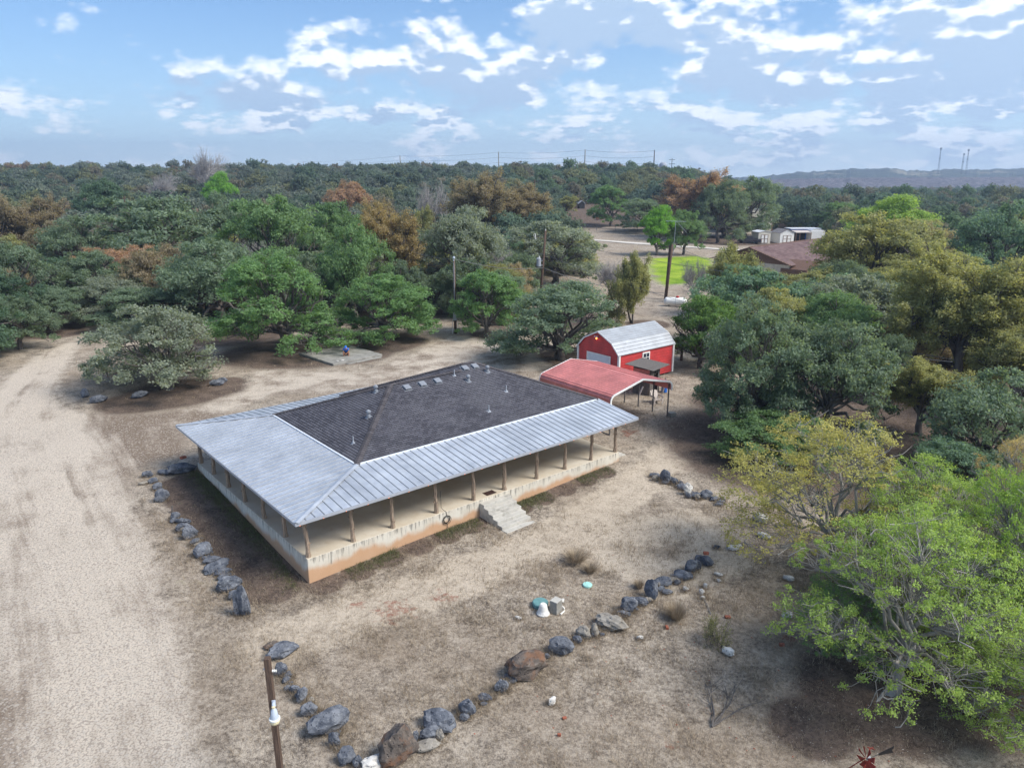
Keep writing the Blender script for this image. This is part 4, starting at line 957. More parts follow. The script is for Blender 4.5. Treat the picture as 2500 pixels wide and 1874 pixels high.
# -- woods behind: single trees, nearest (largest) as things, the rest one far wood
CLEAR = [wpoly([(1175, 520), (1235, 452), (1300, 440), (1420, 470), (1700, 520), (1810, 545), (1800, 600), (1560, 690), (1420, 740), (1300, 660), (1280, 560)]), wpoly([(1560, 640), (1610, 500), (1780, 505), (1850, 560), (1830, 640), (1700, 660)]), wpoly([(1960, 560), (1980, 500), (2090, 500), (2100, 560)])]
def woods():
    rng = np.random.default_rng(21); pts = []
    grid = {}
    def ok(x, y, d):
        gx, gy = int(x // 14), int(y // 14)
        for i in (-1, 0, 1):
            for j in (-1, 0, 1):
                for (a, b, r) in grid.get((gx + i, gy + j), ()):
                    if (a - x) ** 2 + (b - y) ** 2 < (d * .5 + r * .5) ** 2: return False
        return True
    for a, b, r in HAND: grid.setdefault((int(a // 14), int(b // 14)), []).append((a, b, r * 1.45))
    # candidate fan
    for ring in range(60000):
        y = 62 + (rng.random() ** 1.0) * 860 if ring > 9000 else 62 + rng.random() * 240
        t = rng.uniform(-.86, .86); x = t * y
        if y < (84 if t < .0 else 112 if t < .31 else 47) and t > -.60: continue
        if .28 < t < .43 and y > 72 and y < 125: continue
        if t > .31 and y < 47 + 20 * (t < .36): continue          # the nearer ground is planted by hand
        R = rng.uniform(3.3, 5.6) * (1 if y < 300 else 1.15)
        if not ok(x, y, R * (1.08 if y < 260 else 1.25)): continue
        P = np.array([[x, y]])
        if any(sdist(P, c)[0] > -1.5 for c in CLEAR) or (y < 110 and sdist(P, DRIVE)[0] > -3): continue
        grid.setdefault((int(x // 14), int(y // 14)), []).append((x, y, R * (1.08 if y < 260 else 1.25))); pts.append((x, y, R))
    pts.sort(key=lambda q: q[1])
    def colour(x, y):
        t = x / y; u = rng.random()
        if t < -.35: table = [('oak', .27), ('grey', .24), ('brown', .17), ('rust', .05), ('olive', .14), ('dark', .13)]
        elif t < -.02: table = [('oak', .25), ('grey', .30), ('oak2', .15), ('brown', .10), ('olive', .10), ('dark', .10)]
        elif t < .2: table = [('oak', .30), ('mid', .20), ('teal', .2), ('brown', .15), ('olive', .15)]
        else: table = [('mid', .22), ('teal', .22), ('oak', .22), ('brown', .14), ('olive', .15), ('green', .05)]
        for k, w in table:
            if u < w: return k
            u -= w
        return 'oak'
    word = dict(oak='dull green oak', oak2='grey-green oak', grey='silver-grey oak', brown='brown leaved tree', rust='rust coloured tree', olive='olive tree', dark='dark green oak', mid='mid green tree', teal='blue-green oak', green='fresh green tree')
    # landmarks used to say where a tree stands
    MARKS = [('the tall bare skyline treetop', 455, 380), ('the single vivid green tree', 480, 400), ('the widest left oak', 345, 500), ('the round yellow-brown elm', 100, 480), ('the orange-brown elm', 850, 520), ('the round rusty red tree', 758, 420),
             ('the two tall brown elms', 1090, 420), ('the lone field tree', 1310, 430), ('the grove by the pickup', 1600, 430), ('the pale sheds', 1740, 490), ('the fresh bright green treetop', 1910, 450), ('the white trailer home', 2060, 500), ('the leaning left edge oak', 30, 600), ('the dark round far left oak', 230, 440), ('the left frame edge elm', 10, 470), ('the large yellow elms', 2120, 600), ('the big drooping oak', 610, 640)]
    def region(x, y, z, Hh):
        px, py = project((x, y, z + Hh * .7)); px, py = px / K, py / K
        mk = min(MARKS, key=lambda q: (q[1] - px) ** 2 + 1.5 * (q[2] - py) ** 2); dx, dy = px - mk[1], py - mk[2]
        far = 'well ' if abs(dx) > 130 else ''
        side = 'left of' if dx < -28 else 'right of' if dx > 28 else ''
        ver = 'behind ' if dy < -14 else 'in front of ' if dy > 22 else ''
        rel = (far + side) if side else ('straight ' + ver.strip() if ver else 'beside')
        if side and ver: rel = ('behind ' if dy < -14 else 'before ') + rel
        return rel + ' ' + mk[0]
    N = 225; cnt = 0; made = []
    far = []
    for x, y, R in pts:
        c = colour(x, y); z = float(gz(x, y)); Hh = rng.uniform(5.2, 8.8) * (R / 4.2) ** .5 * (1 if y < 200 else rng.uniform(.8, 1.35))
        col = tuple(np.clip(np.array(LV[c]) * rng.uniform(.85, 1.2), 0, 1))
        if cnt < N:
            cnt += 1
            v = 'far%d' % rng.integers(5); nm = 'oak_tree'
            if y < 150: v = 'oak%d' % rng.integers(5)
            if y < 112: Hh *= .85
            bare = c == 'grey' and rng.random() < .45
            if bare: v = 'bare%d' % rng.integers(2)
            lab = (word[c] if not bare else 'bare grey tree') + ' ' + region(x, y, z, Hh)
            made.append((plant(None, 0, 0, 0, v, col, lab, 'tree', 'bare_tree' if bare else ('elm_tree' if v.startswith('elm') else nm), 'single trees in the woods', rng.uniform(0, 6.28), 1, 1, Vector((x, y, z)), R, Hh), lab))
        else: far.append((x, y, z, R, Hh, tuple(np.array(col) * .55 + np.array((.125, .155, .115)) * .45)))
    by = {}
    for o, lab in made: by.setdefault(lab, []).append(o)
    for lab, os_ in by.items():
        if len(os_) > 1:
            os_.sort(key=lambda o: o.location.y); W_ = ['nearest', 'second nearest', 'third nearest', 'fourth nearest', 'fifth nearest', 'sixth nearest', 'seventh nearest', 'eighth nearest']
            for k, o in enumerate(os_): o['label'] = (W_[k] if k < 8 and k < len(os_) - 1 else 'farthest') + ' ' + lab
    # far wood: one object, crowns set out on points by geometry nodes
    m, nt, out = new_mat('far_leaf'); t = NT(nt)
    at = t.n('ShaderNodeAttribute', attribute_name='leafcol'); at.attribute_type = 'INSTANCER'
    base = t.mix(1.0, at.outputs['Color'], t.mix(t.mr(t.attr('tint'), 0, 1, 0, 1, False), (.66, .70, .72), (1.62, 1.52, 1.36)), 'MULTIPLY')
    d = t.n('ShaderNodeBsdfDiffuse'); t.l(base, d.inputs[0]); tr = t.n('ShaderNodeBsdfTranslucent'); t.l(base, tr.inputs[0]); ms = t.n('ShaderNodeMixShader'); ms.inputs[0].default_value = .5
    t.l(d.outputs[0], ms.inputs[1]); t.l(tr.outputs[0], ms.inputs[2]); t.l(ms.outputs[0], out.inputs[0])
    src = bpy.data.collections.new('far_crowns')
    for i in range(6):
        (V, F_, ti), (W, WF) = oak(171 + i, lobes=9 + i % 3, R=4.4, Hh=7.2, trunk=1.3, low=(.25, .35, .2, .4, .3, .25)[i], K=15, size=.30, sub=11, rl=(.26, .48), flat=.8, gap=.05, dead=0, skirt=3)
        me = np_mesh('far_crown', V, F_, m, False, {'tint': ('POINT', ti)}); src.objects.link(bpy.data.objects.new('far_crown', me))
    P = np.array([q[:3] for q in far]); pm = bpy.data.meshes.new('far_wood'); pm.vertices.add(len(P)); pm.vertices.foreach_set('co', P.astype(np.float32).ravel())
    sc = pm.attributes.new('size', 'FLOAT_VECTOR', 'POINT'); sc.data.foreach_set('vector', np.array([(q[3], q[3], q[4]) for q in far], np.float32).ravel())
    ro = pm.attributes.new('turn', 'FLOAT_VECTOR', 'POINT'); ro.data.foreach_set('vector', np.stack([np.zeros(len(P)), np.zeros(len(P)), rng.uniform(0, 6.28, len(P))], 1).astype(np.float32).ravel())
    ix = pm.attributes.new('pick', 'INT', 'POINT'); ix.data.foreach_set('value', rng.integers(0, 6, len(P)).astype(np.int32))
    ca = pm.attributes.new('leafcol', 'FLOAT_COLOR', 'POINT'); ca.data.foreach_set('color', np.array([(*q[5], 1) for q in far], np.float32).ravel())
    pm.update(); o = link('far_wood', pm); tag(o, 'far wood of mixed oaks running to the skyline', kind='stuff')
    ng = bpy.data.node_groups.new('set_out_crowns', 'GeometryNodeTree'); ng.interface.new_socket('Geometry', in_out='INPUT', socket_type='NodeSocketGeometry'); ng.interface.new_socket('Geometry', in_out='OUTPUT', socket_type='NodeSocketGeometry')
    N_ = ng.nodes; gi = N_.new('NodeGroupInput'); go = N_.new('NodeGroupOutput'); ip = N_.new('GeometryNodeInstanceOnPoints'); ci = N_.new('GeometryNodeCollectionInfo'); mp = N_.new('GeometryNodeMeshToPoints')
    ci.inputs['Collection'].default_value = src; ci.inputs['Separate Children'].default_value = True; ci.inputs['Reset Children'].default_value = True
    def na(n, dt):
        a = N_.new('GeometryNodeInputNamedAttribute'); a.data_type = dt; a.inputs['Name'].default_value = n; return [x for x in a.outputs if x.enabled and x.name == 'Attribute'][0]
    L_ = ng.links; L_.new(gi.outputs[0], mp.inputs[0]); L_.new(mp.outputs[0], ip.inputs['Points']); L_.new(ci.outputs[0], ip.inputs['Instance']); ip.inputs['Pick Instance'].default_value = True
    L_.new(na('pick', 'INT'), ip.inputs['Instance Index']); L_.new(na('turn', 'FLOAT_VECTOR'), ip.inputs['Rotation']); L_.new(na('size', 'FLOAT_VECTOR'), ip.inputs['Scale']); L_.new(ip.outputs[0], go.inputs[0])
    md = o.modifiers.new('crowns', 'NODES'); md.node_group = ng
woods()
# ------------------------------------------------------------------ red barn shed
def build_barn():
    W_, L_ = 4.6, 6.7; yaw = radians(39.2)
    root = empty('barn_shed', (8.5, 56.54, 0.0), yaw, 'red metal barn shed with silver gambrel roof, white trim and white roll-up door', 'shed')
    # local: x along length, y across (0 = side facing the yard)
    g = float(gz(9.5, 58.5)); zb, ze = g + .22, 2.38
    kn = [(.0, ze), (.76, 3.2), (W_ / 2, 3.92), (W_ - .76, 3.2), (W_, ze)]
    def ribs(name, x0, x1, y, face):   # horizontal ribbed siding, side walls
        b = MB(); zz = zb; n = int((ze - zb) / .23)
        for k in range(n + 1):
            z0 = zb + (ze - zb) * k / (n + 1); z1 = zb + (ze - zb) * (k + 1) / (n + 1)
            b.bx(x0, x1, y - .03 * face, y, z0, z1 - .018); b.bx(x0, x1, y - .03 * face, y + .022 * face, z1 - .018, z1)
        b.build(name, MT['red'], root)
    ribs('side_wall', .08, L_ - .08, 0, -1); ribs('side_wall', .08, L_ - .08, W_, 1)
    for x, s in ((0, -1), (L_, 1)):
        b = MB(); poly = [(0.06, zb)] + [(y, z - .03) for y, z in kn] + [(W_ - .06, zb)]; b.extrude(poly, 'x', x, x - s * .04)
        z = zb + .2
        while z < 3.85:
            if z < ze: y0, y1 = .08, W_ - .08
            elif z < 3.2: y0 = .76 * (z - ze) / (3.2 - ze); y1 = W_ - y0
            else: y0 = .76 + (W_ / 2 - .76) * (z - 3.2) / .72; y1 = W_ - y0
            if y1 - y0 > .3: b.bx(x + s * .002, x + s * .02, y0 + .05, y1 - .05, z, z + .025)
            z += .23
        b.build('gable_wall', MT['red'], root)
    # roof sheets: six overlapping lengthwise sheets per slope face
    prof = [(-.10, ze - .09)] + kn[1:2]; faces = [((-.10, ze - .09), kn[1], 4), (kn[1], (W_ / 2, 3.92), 6), ((W_ / 2, 3.92), kn[3], 6), (kn[3], (W_ + .10, ze - .09), 4)]
    for a, c, n in faces:
        for k in range(n):
            p = (a[0] + (c[0] - a[0]) * k / n, a[1] + (c[1] - a[1]) * k / n); q = (a[0] + (c[0] - a[0]) * (k + 1) / n, a[1] + (c[1] - a[1]) * (k + 1) / n)
            b = MB(); nx = Vector((0, -(q[1] - p[1]), q[0] - p[0])).normalized(); nx = nx if nx.z > 0 else -nx
            P = [Vector((x, y, z)) for x in (-.16, L_ + .16) for y, z in (p, q)]
            b.add(P + [v + nx * .02 for v in P], [(0, 1, 3, 2), (4, 6, 7, 5), (0, 4, 5, 1), (2, 3, 7, 6), (0, 2, 6, 4), (1, 5, 7, 3)])
            m_ = Vector((0, p[0], p[1])) + nx * .02; d = Vector((0, q[0] - p[0], q[1] - p[1])).normalized() * .05
            M = [Vector((x, 0, 0)) + m_ + e for x in (-.16, L_ + .16) for e in (Vector((0, 0, 0)), d * .4 + nx * .028, d)]
            b.add(M, [(0, 1, 4, 3), (1, 2, 5, 4), (0, 2, 1), (3, 4, 5)])
            b.build('roof_sheet', MT['galv_barn'], root)
    for x in (-.17, L_ + .14):
        b = MB()
        for a, c, n in faces: b.beam((x + .015, a[0], a[1] - .02), (x + .015, c[0], c[1] - .02), .035, .10)
        b.build('rake_trim', MT['white'], root)
    for x, y in ((0, 0), (L_, 0), (0, W_), (L_, W_)):
        b = MB(); b.box((x, y, (zb + ze) / 2 - .02), (.17, .17, ze - zb)); b.build('corner_trim', MT['white'], root)
    d = MB(); zt = zb + 2.05; d.bx(-.05, -.045 + .03, .95, 3.45, zb + .02, zt); d = d.build('roll_up_door', MT['white'], root)
    for k in range(18):
        b = MB(); z = zb + .04 + k * .111; b.bx(-.075, -.052, 1.05, 3.35, z, z + .088); b.build('slat', MT['roof_white'], d)
    for y0, y1, z0, z1 in ((.86, .98, zb, zt + .1), (3.42, 3.54, zb, zt + .1), (.98, 3.42, zt, zt + .1)):
        b = MB(); b.bx(-.085, -.04, y0, y1, z0, z1); b.build('door_frame', MT['white'], root)
    w = MB(); w.bx(2.75, 3.65, -.07, .0, 1.25, 2.15); w = w.build('window', MT['white'], root)
    b = MB(); b.bx(2.86, 3.54, -.085, -.072, 1.36, 2.04); b.build('pane', MT['glass'], w)
    b = MB(); b.bx(3.18, 3.22, -.09, -.086, 1.36, 2.04); b.bx(2.86, 3.54, -.09, -.086, 1.68, 1.72); b.build('glazing_bar', MT['white'], w)
    b = MB()
    for y in (.4, W_ / 2, W_ - .4): b.bx(.1, L_ - .1, y - .08, y + .08, zb - .4, zb - .002)
    b.build('skids', MT['wood_grey'], root)
    l = MB(); l.box((-.09, W_ / 2 + .1, 3.42), (.14, .2, .14)); l.beam((-.1, W_ / 2 + .15, 3.45), (-.26, W_ / 2 + .28, 3.5), .1); l.beam((-.1, W_ / 2 + .05, 3.45), (-.26, W_ / 2 - .06, 3.5), .1)
    l = l.build('flood_light', MT['grey_metal'], root)
    b = MB(); b.ico((-.18, W_ / 2 + .08, 3.33), .07, 2); b.build('bulb', MT['bulb'], l)
build_barn()
# ------------------------------------------------------------------ red carport
def build_carport():
    au = radians(38.0); fl = Vector((6.42, 45.45, 0)); W_, L_ = 5.95, 7.1
    root = empty('carport', (fl.x, fl.y, 0), au, 'open carport with faded red ribbed metal roof and white edge trim', 'carport')
    # local x across (0 = eave beside the house), y along
    ze, zp = 1.72, 2.95
    half = [(-.02, ze - .05), (-.03, ze + .28), (.05, ze + .47), (.22, ze + .60), (W_ / 2, zp)]
    prof = half + [(W_ - x, z) for x, z in half[-2::-1]]
    n = 8                         # sheets, each with ribs
    for side in (0, 1):
        pr = half if side == 0 else [(W_ - x, z) for x, z in half]
        # ribs run along the building as in the photo: sheet strips stacked up the slope
        segs = []
        for a, c in zip(pr[:-1], pr[1:]):
            L = math.hypot(c[0] - a[0], c[1] - a[1]); k = max(1, int(round(L / .23)))
            segs += [((a[0] + (c[0] - a[0]) * i / k, a[1] + (c[1] - a[1]) * i / k), (a[0] + (c[0] - a[0]) * (i + 1) / k, a[1] + (c[1] - a[1]) * (i + 1) / k)) for i in range(k)]
        for a, c in segs:
            nx = Vector((-(c[1] - a[1]), 0, c[0] - a[0])).normalized()
            if (side == 0 and nx.x > 0) or (side == 1 and nx.x < 0) or nx.z < -1e-3: nx = -nx
            b = MB(); P = [Vector((x, y, z)) for y in (0, L_) for x, z in (a, c)]
            b.add(P + [v + nx * .012 for v in P], [(0, 1, 3, 2), (4, 6, 7, 5), (0, 4, 5, 1), (2, 3, 7, 6), (0, 2, 6, 4), (1, 5, 7, 3)])
            d = Vector((c[0] - a[0], 0, c[1] - a[1])).normalized(); o = Vector((a[0], 0, a[1])) + nx * .012
            M = [o + Vector((0, y, 0)) + e for y in (0, L_) for e in (Vector((0, 0, 0)), d * .018 + nx * .024, d * .045 + nx * .024, d * .065)]
            b.add(M, [(0, 1, 5, 4), (1, 2, 6, 5), (2, 3, 7, 6), (0, 3, 2, 1), (4, 5, 6, 7)])
            b.build('roof_rib_sheet', MT['red_roof'], root)
    for y in (-.03, L_ + .03):
        b = MB()
        for a, c in zip(prof[:-1], prof[1:]): b.beam((a[0], y, a[1] - .02), (c[0], y, c[1] - .02), .05, .12)
        b.build('edge_trim', MT['white'], root)
    for k in range(6):
        y = .12 + (L_ - .24) * k / 5; b = MB()
        for a, c in zip(prof[1:-2], prof[2:-1]): b.beam((a[0] + (.08 if a[0] < W_ / 2 else -.08), y, a[1] - .09), (c[0] + (.08 if c[0] < W_ / 2 else -.08), y, c[1] - .09), .055)
        b.build('roof_bow', MT['post_steel'], root)
        for x in (.1, W_ - .12):
            w = Vector((fl.x + x * cos(au) - y * sin(au), fl.y + x * sin(au) + y * cos(au))); g = float(gz(w.x, w.y))
            b = MB(); b.bx(x - .035, x + .035, y - .035, y + .035, g - .1, ze + .42); b.build('post', MT['post_steel'], root)
    for x in (.1, W_ - .12):
        b = MB(); b.bx(x - .03, x + .03, .1, L_ - .1, -.42, -.37); b.build('base_rail', MT['post_steel'], root)
    x, y = W_ - .0, .1; w = Vector((fl.x + (W_ + .1) * cos(au) - y * sin(au), fl.y + (W_ + .1) * sin(au) + y * cos(au)))
    b = MB(); b.box((0, 0, .12), (.52, .42, .34)); o = b.build('concrete_block', MT['pad'], None, (w.x + .15, w.y, float(gz(w.x, w.y))), (0, 0, .5), bevel=.03); tag(o, 'mossy concrete block at the foot of the front right carport post', 'block')
build_carport()
# ------------------------------------------------------------------ outhouse
def build_outhouse():
    p = Vector((10.55, 54.1, 0)); p.z = float(gz(p.x, p.y)); yaw = radians(50)
    root = empty('outhouse', p, yaw, 'weathered grey plank outhouse with open doorway and flat board roof behind the carport', 'outhouse')
    # local x = right face (door), y = left face
    A_, B_, h = 1.5, 1.45, 2.15; r = random.Random(4)
    def plank(x0, x1, y0, y1, z0, z1, tl=0): b = MB(); b.bx(x0, x1, y0, y1, z0, z1); b.build('plank', MT['wood_grey'], root, (0, 0, 0), (0, 0, 0))
    k = 0; y = 0.0
    while y < B_ - .05:
        w = r.uniform(.17, .24); plank(-.025 + r.uniform(-.012, .012), .0, y + .006, min(y + w, B_) - .006, r.uniform(-.05, .04), h - .42); y += w
    b = MB(); b.bx(-.03, .0, .05, B_ - .05, h - .42, h - .12); b.build('red_panel', MT['red_roof'], root)
    x = 0.0
    for x0, x1 in ((0, .2), (.2, .42), (.42, .62), (1.2, 1.36), (1.36, 1.5)): plank(x0 + .006, x1 - .006, -.025 - r.uniform(0, .012), 0, r.uniform(-.05, .03), h - .02)
    plank(.62, 1.2, -.025, 0, h - .35, h - .02)
    b = MB(); b.beam((.64, -.05, h - .55), (1.05, -.05, h - .36), .05, .03); b.build('door_brace', MT['wood_grey'], root)
    for x0 in np.arange(0, A_, .25): plank(x0 + .004, min(x0 + .246, A_), B_, B_ + .025, 0, h)
    for y0 in np.arange(0, B_, .25): plank(A_, A_ + .025, y0 + .004, min(y0 + .246, B_), 0, h)
    b = MB(); b.bx(.05, A_ - .02, .05, B_ - .02, -.02, .05); b.build('floor', MT['trim_brown'], root)
    b = MB(); b.bx(.05, A_ - .05, .9, B_ - .02, .05, .5); b.build('bench', MT['wood_grey'], root)
    for x, y in ((.04, .04), (A_ - .04, .04), (.04, B_ - .04), (A_ - .04, B_ - .04)): b = MB(); b.bx(x - .04, x + .04, y - .04, y + .04, -.1, h); b.build('corner_post', MT['wood_grey'], root)
    for k in range(5):
        y0 = -.55 + k * .5; b = MB(); z0, z1 = h + .02 + .03 * k + r.uniform(0, .02), h + .02 + .03 * k
        b.add([(-.55, y0, z0), (A_ + .6, y0, z1), (A_ + .6, y0 + .49, z1 + .03), (-.55, y0 + .49, z0 + .03)] + [(-.55, y0, z0 + .03), (A_ + .6, y0, z1 + .03), (A_ + .6, y0 + .49, z1 + .06), (-.55, y0 + .49, z0 + .06)], [(0, 3, 2, 1), (4, 5, 6, 7), (0, 1, 5, 4), (1, 2, 6, 5), (2, 3, 7, 6), (3, 0, 4, 7)]); b.build('roof_board', MT['wood_grey'], root)
    def W(x, y, z): c, s = cos(yaw), sin(yaw); return Vector((p.x + x * c - y * s, p.y + x * s + y * c, z))
    b = MB(); b.beam((0, 0, 0), (.28, .22, 1.25), .14, .03); o = b.build('loose_board', MT['beige'], None, W(1.05, -.55, p.z)); tag(o, 'pale board leaning against the outhouse doorway', 'board')
    b = MB(); b.beam((0, 0, 0), (.35, .15, .8), .16, .03); o = b.build('loose_board', MT['beige'], None, W(-.75, .5, p.z)); tag(o, 'pale board leaning on the left side of the outhouse', 'board')
    b = MB(); b.lathe([(.2, 0), (.23, .05), (.235, .45), (.25, .47), (.235, .5), (.235, .9), (.2, .95), (0, .95)], 16); o = b.build('barrel', MT['blue'], None, W(1.75, -.35, float(gz(*W(1.75, -.35, 0).xy))), smooth=False); tag(o, 'blue plastic barrel standing right of the outhouse door', 'barrel')
build_outhouse()
def build_chair():
    p = Vector((10.75, 52.15, 0)); p.z = float(gz(p.x, p.y)); r = empty('adirondack_chair', p, radians(200), 'beige plastic adirondack chair on the dry grass beside the carport', 'chair')
    # local +y = facing forward
    for k in range(5):
        b = MB(); x = (k - 2) * .105; top = .98 - abs(k - 2) * .05; b.beam((x, -.18, .30), (x * 1.15, -.50, top), .098, .022); b.build('back_slat', MT['beige'], r)
    for k in range(5): b = MB(); y = .28 - k * .11; b.beam((-.27, y, .37 - k * .022), (.27, y, .37 - k * .022), .022, .1); b.build('seat_slat', MT['beige'], r)
    for s in (-1, 1):
        b = MB(); b.beam((s * .36, .36, .58), (s * .33, -.42, .56), .03, .13); b.build('armrest', MT['beige'], r)
        b = MB(); b.beam((s * .33, .30, -.02), (s * .34, .30, .57), .05, .11); b.build('front_leg', MT['beige'], r)
        b = MB(); b.beam((s * .28, .34, .36), (s * .28, -.62, .0), .04, .12); b.build('rear_leg', MT['beige'], r)
build_chair()
b = MB(); b.tube([(0, 0, -.2), (.01, 0, .6), (.02, .01, 1.25)], [.13, .12, .12], 8); p = G(1663, 880); tag(b.build('fence_post', MT['pole'], None, p), 'short thick dark wooden post right of the red barn', 'post')

# ------------------------------------------------------------------ concrete pad with the seated person
def build_pad():
    c0 = Vector((-15.94, 63.41, 0)); yaw = radians(45); L_, W_ = 5.3, 6.0
    root = empty('concrete_pad', c0, yaw, 'old low concrete pad under the drooping oaks', 'slab')
    b = MB(); b.bx(0, L_, 0, W_, -.7, -.1); b.build('slab', MT['pad'], root, bevel=.03)
    b = MB(); b.bx(1.3, L_ - .3, -.42, -.004, -.7, -.27); b.build('step', MT['pad'], root, bevel=.03)
    def W(x, y, z): c, s = cos(yaw), sin(yaw); return Vector((c0.x + x * c - y * s, c0.y + x * s + y * c, z))
    return W, yaw
PADW, PADYAW = build_pad()
def skin_body(name, pts, edges, rad, mat, parent, root=0, sub=1):
    me = bpy.data.meshes.new(name); me.from_pydata(pts, edges, []); o = link(name, me, parent)
    me.skin_vertices or None
    m = o.modifiers.new('skin', 'SKIN')
    sv = me.skin_vertices[0].data if len(me.skin_vertices) else None
    if sv is None:
        bpy.context.view_layer.objects.active = o; o.select_set(True); bpy.ops.object.mode_set(mode='EDIT'); bpy.ops.object.mode_set(mode='OBJECT'); sv = me.skin_vertices[0].data
    for i, r in enumerate(rad): sv[i].radius = r if isinstance(r, tuple) else (r, r)
    sv[root].use_root = True
    m.use_smooth_shade = True; s = o.modifiers.new('subsurf', 'SUBSURF'); s.levels = sub; s.render_levels = sub
    dg = bpy.context.evaluated_depsgraph_get(); ev = o.evaluated_get(dg); nm = bpy.data.meshes.new_from_object(ev); nm.name = name
    o.modifiers.clear(); o.data = nm; nm.materials.clear(); nm.materials.append(mat)
    for p_ in nm.polygons: p_.use_smooth = True
    return o
def build_person():
    p = PADW(.55 + .85, .12, -.1); p = G(846, 874); p.z = -.27
    root = empty('person', (p.x, p.y, p.z), radians(8), 'seated person in a blue shirt and cap bending forward with head down', 'person')
    # local: -y faces the camera; feet near y=-.25, seat at y=.18
    P = [(0, .20, .40), (0, .10, .62), (0, -.02, .84), (0, -.13, .94), (0, -.22, 1.0),            # pelvis, waist, chest, neck, skull base
         (.0, -.29, 1.04),                                                                         # head
         (.10, .16, .40), (.26, -.18, .50), (.20, -.20, .06), (.22, -.36, .03),                    # right hip knee ankle toe
         (-.10, .16, .40), (-.26, -.18, .50), (-.20, -.20, .06), (-.22, -.36, .03),
         (.19, -.06, .86), (.27, -.20, .62), (.07, -.36, .46), (.03, -.42, .42),                   # shoulder elbow wrist hand
         (-.19, -.06, .86), (-.27, -.20, .62), (-.07, -.36, .46), (-.03, -.42, .42)]
    E_ = [(0, 1), (1, 2), (2, 3), (3, 4), (4, 5), (0, 6), (6, 7), (7, 8), (8, 9), (0, 10), (10, 11), (11, 12), (12, 13), (2, 14), (14, 15), (15, 16), (16, 17), (2, 18), (18, 19), (19, 20), (20, 21)]
    R_ = [.13, .12, .13, .06, .08, .10, .10, .065, .04, .035, .10, .065, .04, .035, .065, .045, .03, .035, .065, .045, .03, .035]
    skin_body('body', P, E_, R_, MT['skin'], root)
    sh = [0, 1, 2, 14, 15, 18, 19]; skin_body('shirt', [(P[0][0], P[0][1], P[0][2] + .05), P[1], (0, -.03, .86), P[14], (.25, -.16, .70), P[18], (-.25, -.16, .70)], [(0, 1), (1, 2), (2, 3), (3, 4), (2, 5), (5, 6)], [.16, .155, .165, .09, .07, .09, .07], MT['blue_cloth'], root)
    skin_body('shorts', [P[0], P[6], (.25, -.14, .49), P[10], (-.25, -.14, .49)], [(0, 1), (1, 2), (0, 3), (3, 4)], [.155, .12, .09, .12, .09], MT['dark_cloth'], root)
    b = MB(); b.ico((0, -.29, 1.085), (.125, .135, .10), 2); b.box((0, -.43, 1.02), (.17, .16, .02), Matrix.Rotation(.7, 3, 'X')); b.build('cap', MT['blue_cloth'], root, smooth=True)
    for s in (-1, 1):
        b = MB(); b.box((s * .215, -.30, .025), (.10, .26, .07), None, .8); b.build('shoe', MT['grey_metal'], root, bevel=.02)
        for k in range(4): b = MB(); x = s * (.01 + .018 * k); b.tube([(x + s * .0, -.42, .42), (x - s * .005, -.455, .40), (x - s * .008, -.465, .36)], [.011, .010, .008], 5); b.build('finger', MT['skin'], root)
        b = MB(); b.tube([(s * .07, -.40, .45), (s * .03, -.45, .45)], [.012, .009], 5); b.build('thumb', MT['skin'], root)
    b = MB(); b.ico((0, -.375, .99), (.018, .022, .03), 1); b.build('nose', MT['skin'], root)
    b = MB()
    for k in range(4): a = pi / 4 + k * pi / 2; b.beam((cos(a) * .17, sin(a) * .17, 0), (cos(a) * .13, sin(a) * .13, .27), .03)
    b.box((0, 0, .27), (.34, .32, .03)); c, s_ = cos(radians(8)), sin(radians(8))
    o = b.build('stool', MT['dark'], None, (p.x - s_ * .2, p.y + c * .2, -.27 if False else p.z)); tag(o, 'small dark stool under the seated person', 'stool')
build_person()
def build_smoker():
    p = PADW(.75, 5.0, -.1)
    r = empty('barbecue_grill', p, PADYAW + .3, 'dark barrel barbecue grill on thin legs at the left side of the concrete pad', 'grill')
    b = MB(); b.lathe([(0, -.42), (.2, -.42), (.24, -.40), (.24, .40), (.2, .42), (0, .42)], 14, (0, 0, .82), 'x'); b.build('barrel', MT['dark'], r)
    for x in (-.34, .34):
        for y in (-.2, .2): b = MB(); b.tube([(x, y * .6, .7), (x * 1.05, y * 1.5, 0)], .022, 6); b.build('leg', MT['dark'], r)
    b = MB(); b.lathe([(.045, 0), (.045, .42), (.06, .43), (.06, .47), (0, .5)], 8, (-.3, 0, 1.02)); b.build('chimney', MT['dark'], r)
    b = MB(); b.tube([(-.12, -.26, .9), (-.12, -.30, .9), (.12, -.30, .9), (.12, -.26, .9)], .012, 5); b.build('handle', MT['chrome'], r)
    for k, (x, y, s) in enumerate(((.7, .5, .16), (1.2, .35, .2))):
        o = link('stone', ROCKM[k % len(ROCKM)], None, PADW(x, y, -.1), (0, 0, k), (s * 1.8, s, s * .6)); o.data = ROCKM_W[k]; tag(o, ['white stone lying on the concrete pad left of the person', 'long white stone on the front edge of the concrete pad'][k], 'stone')

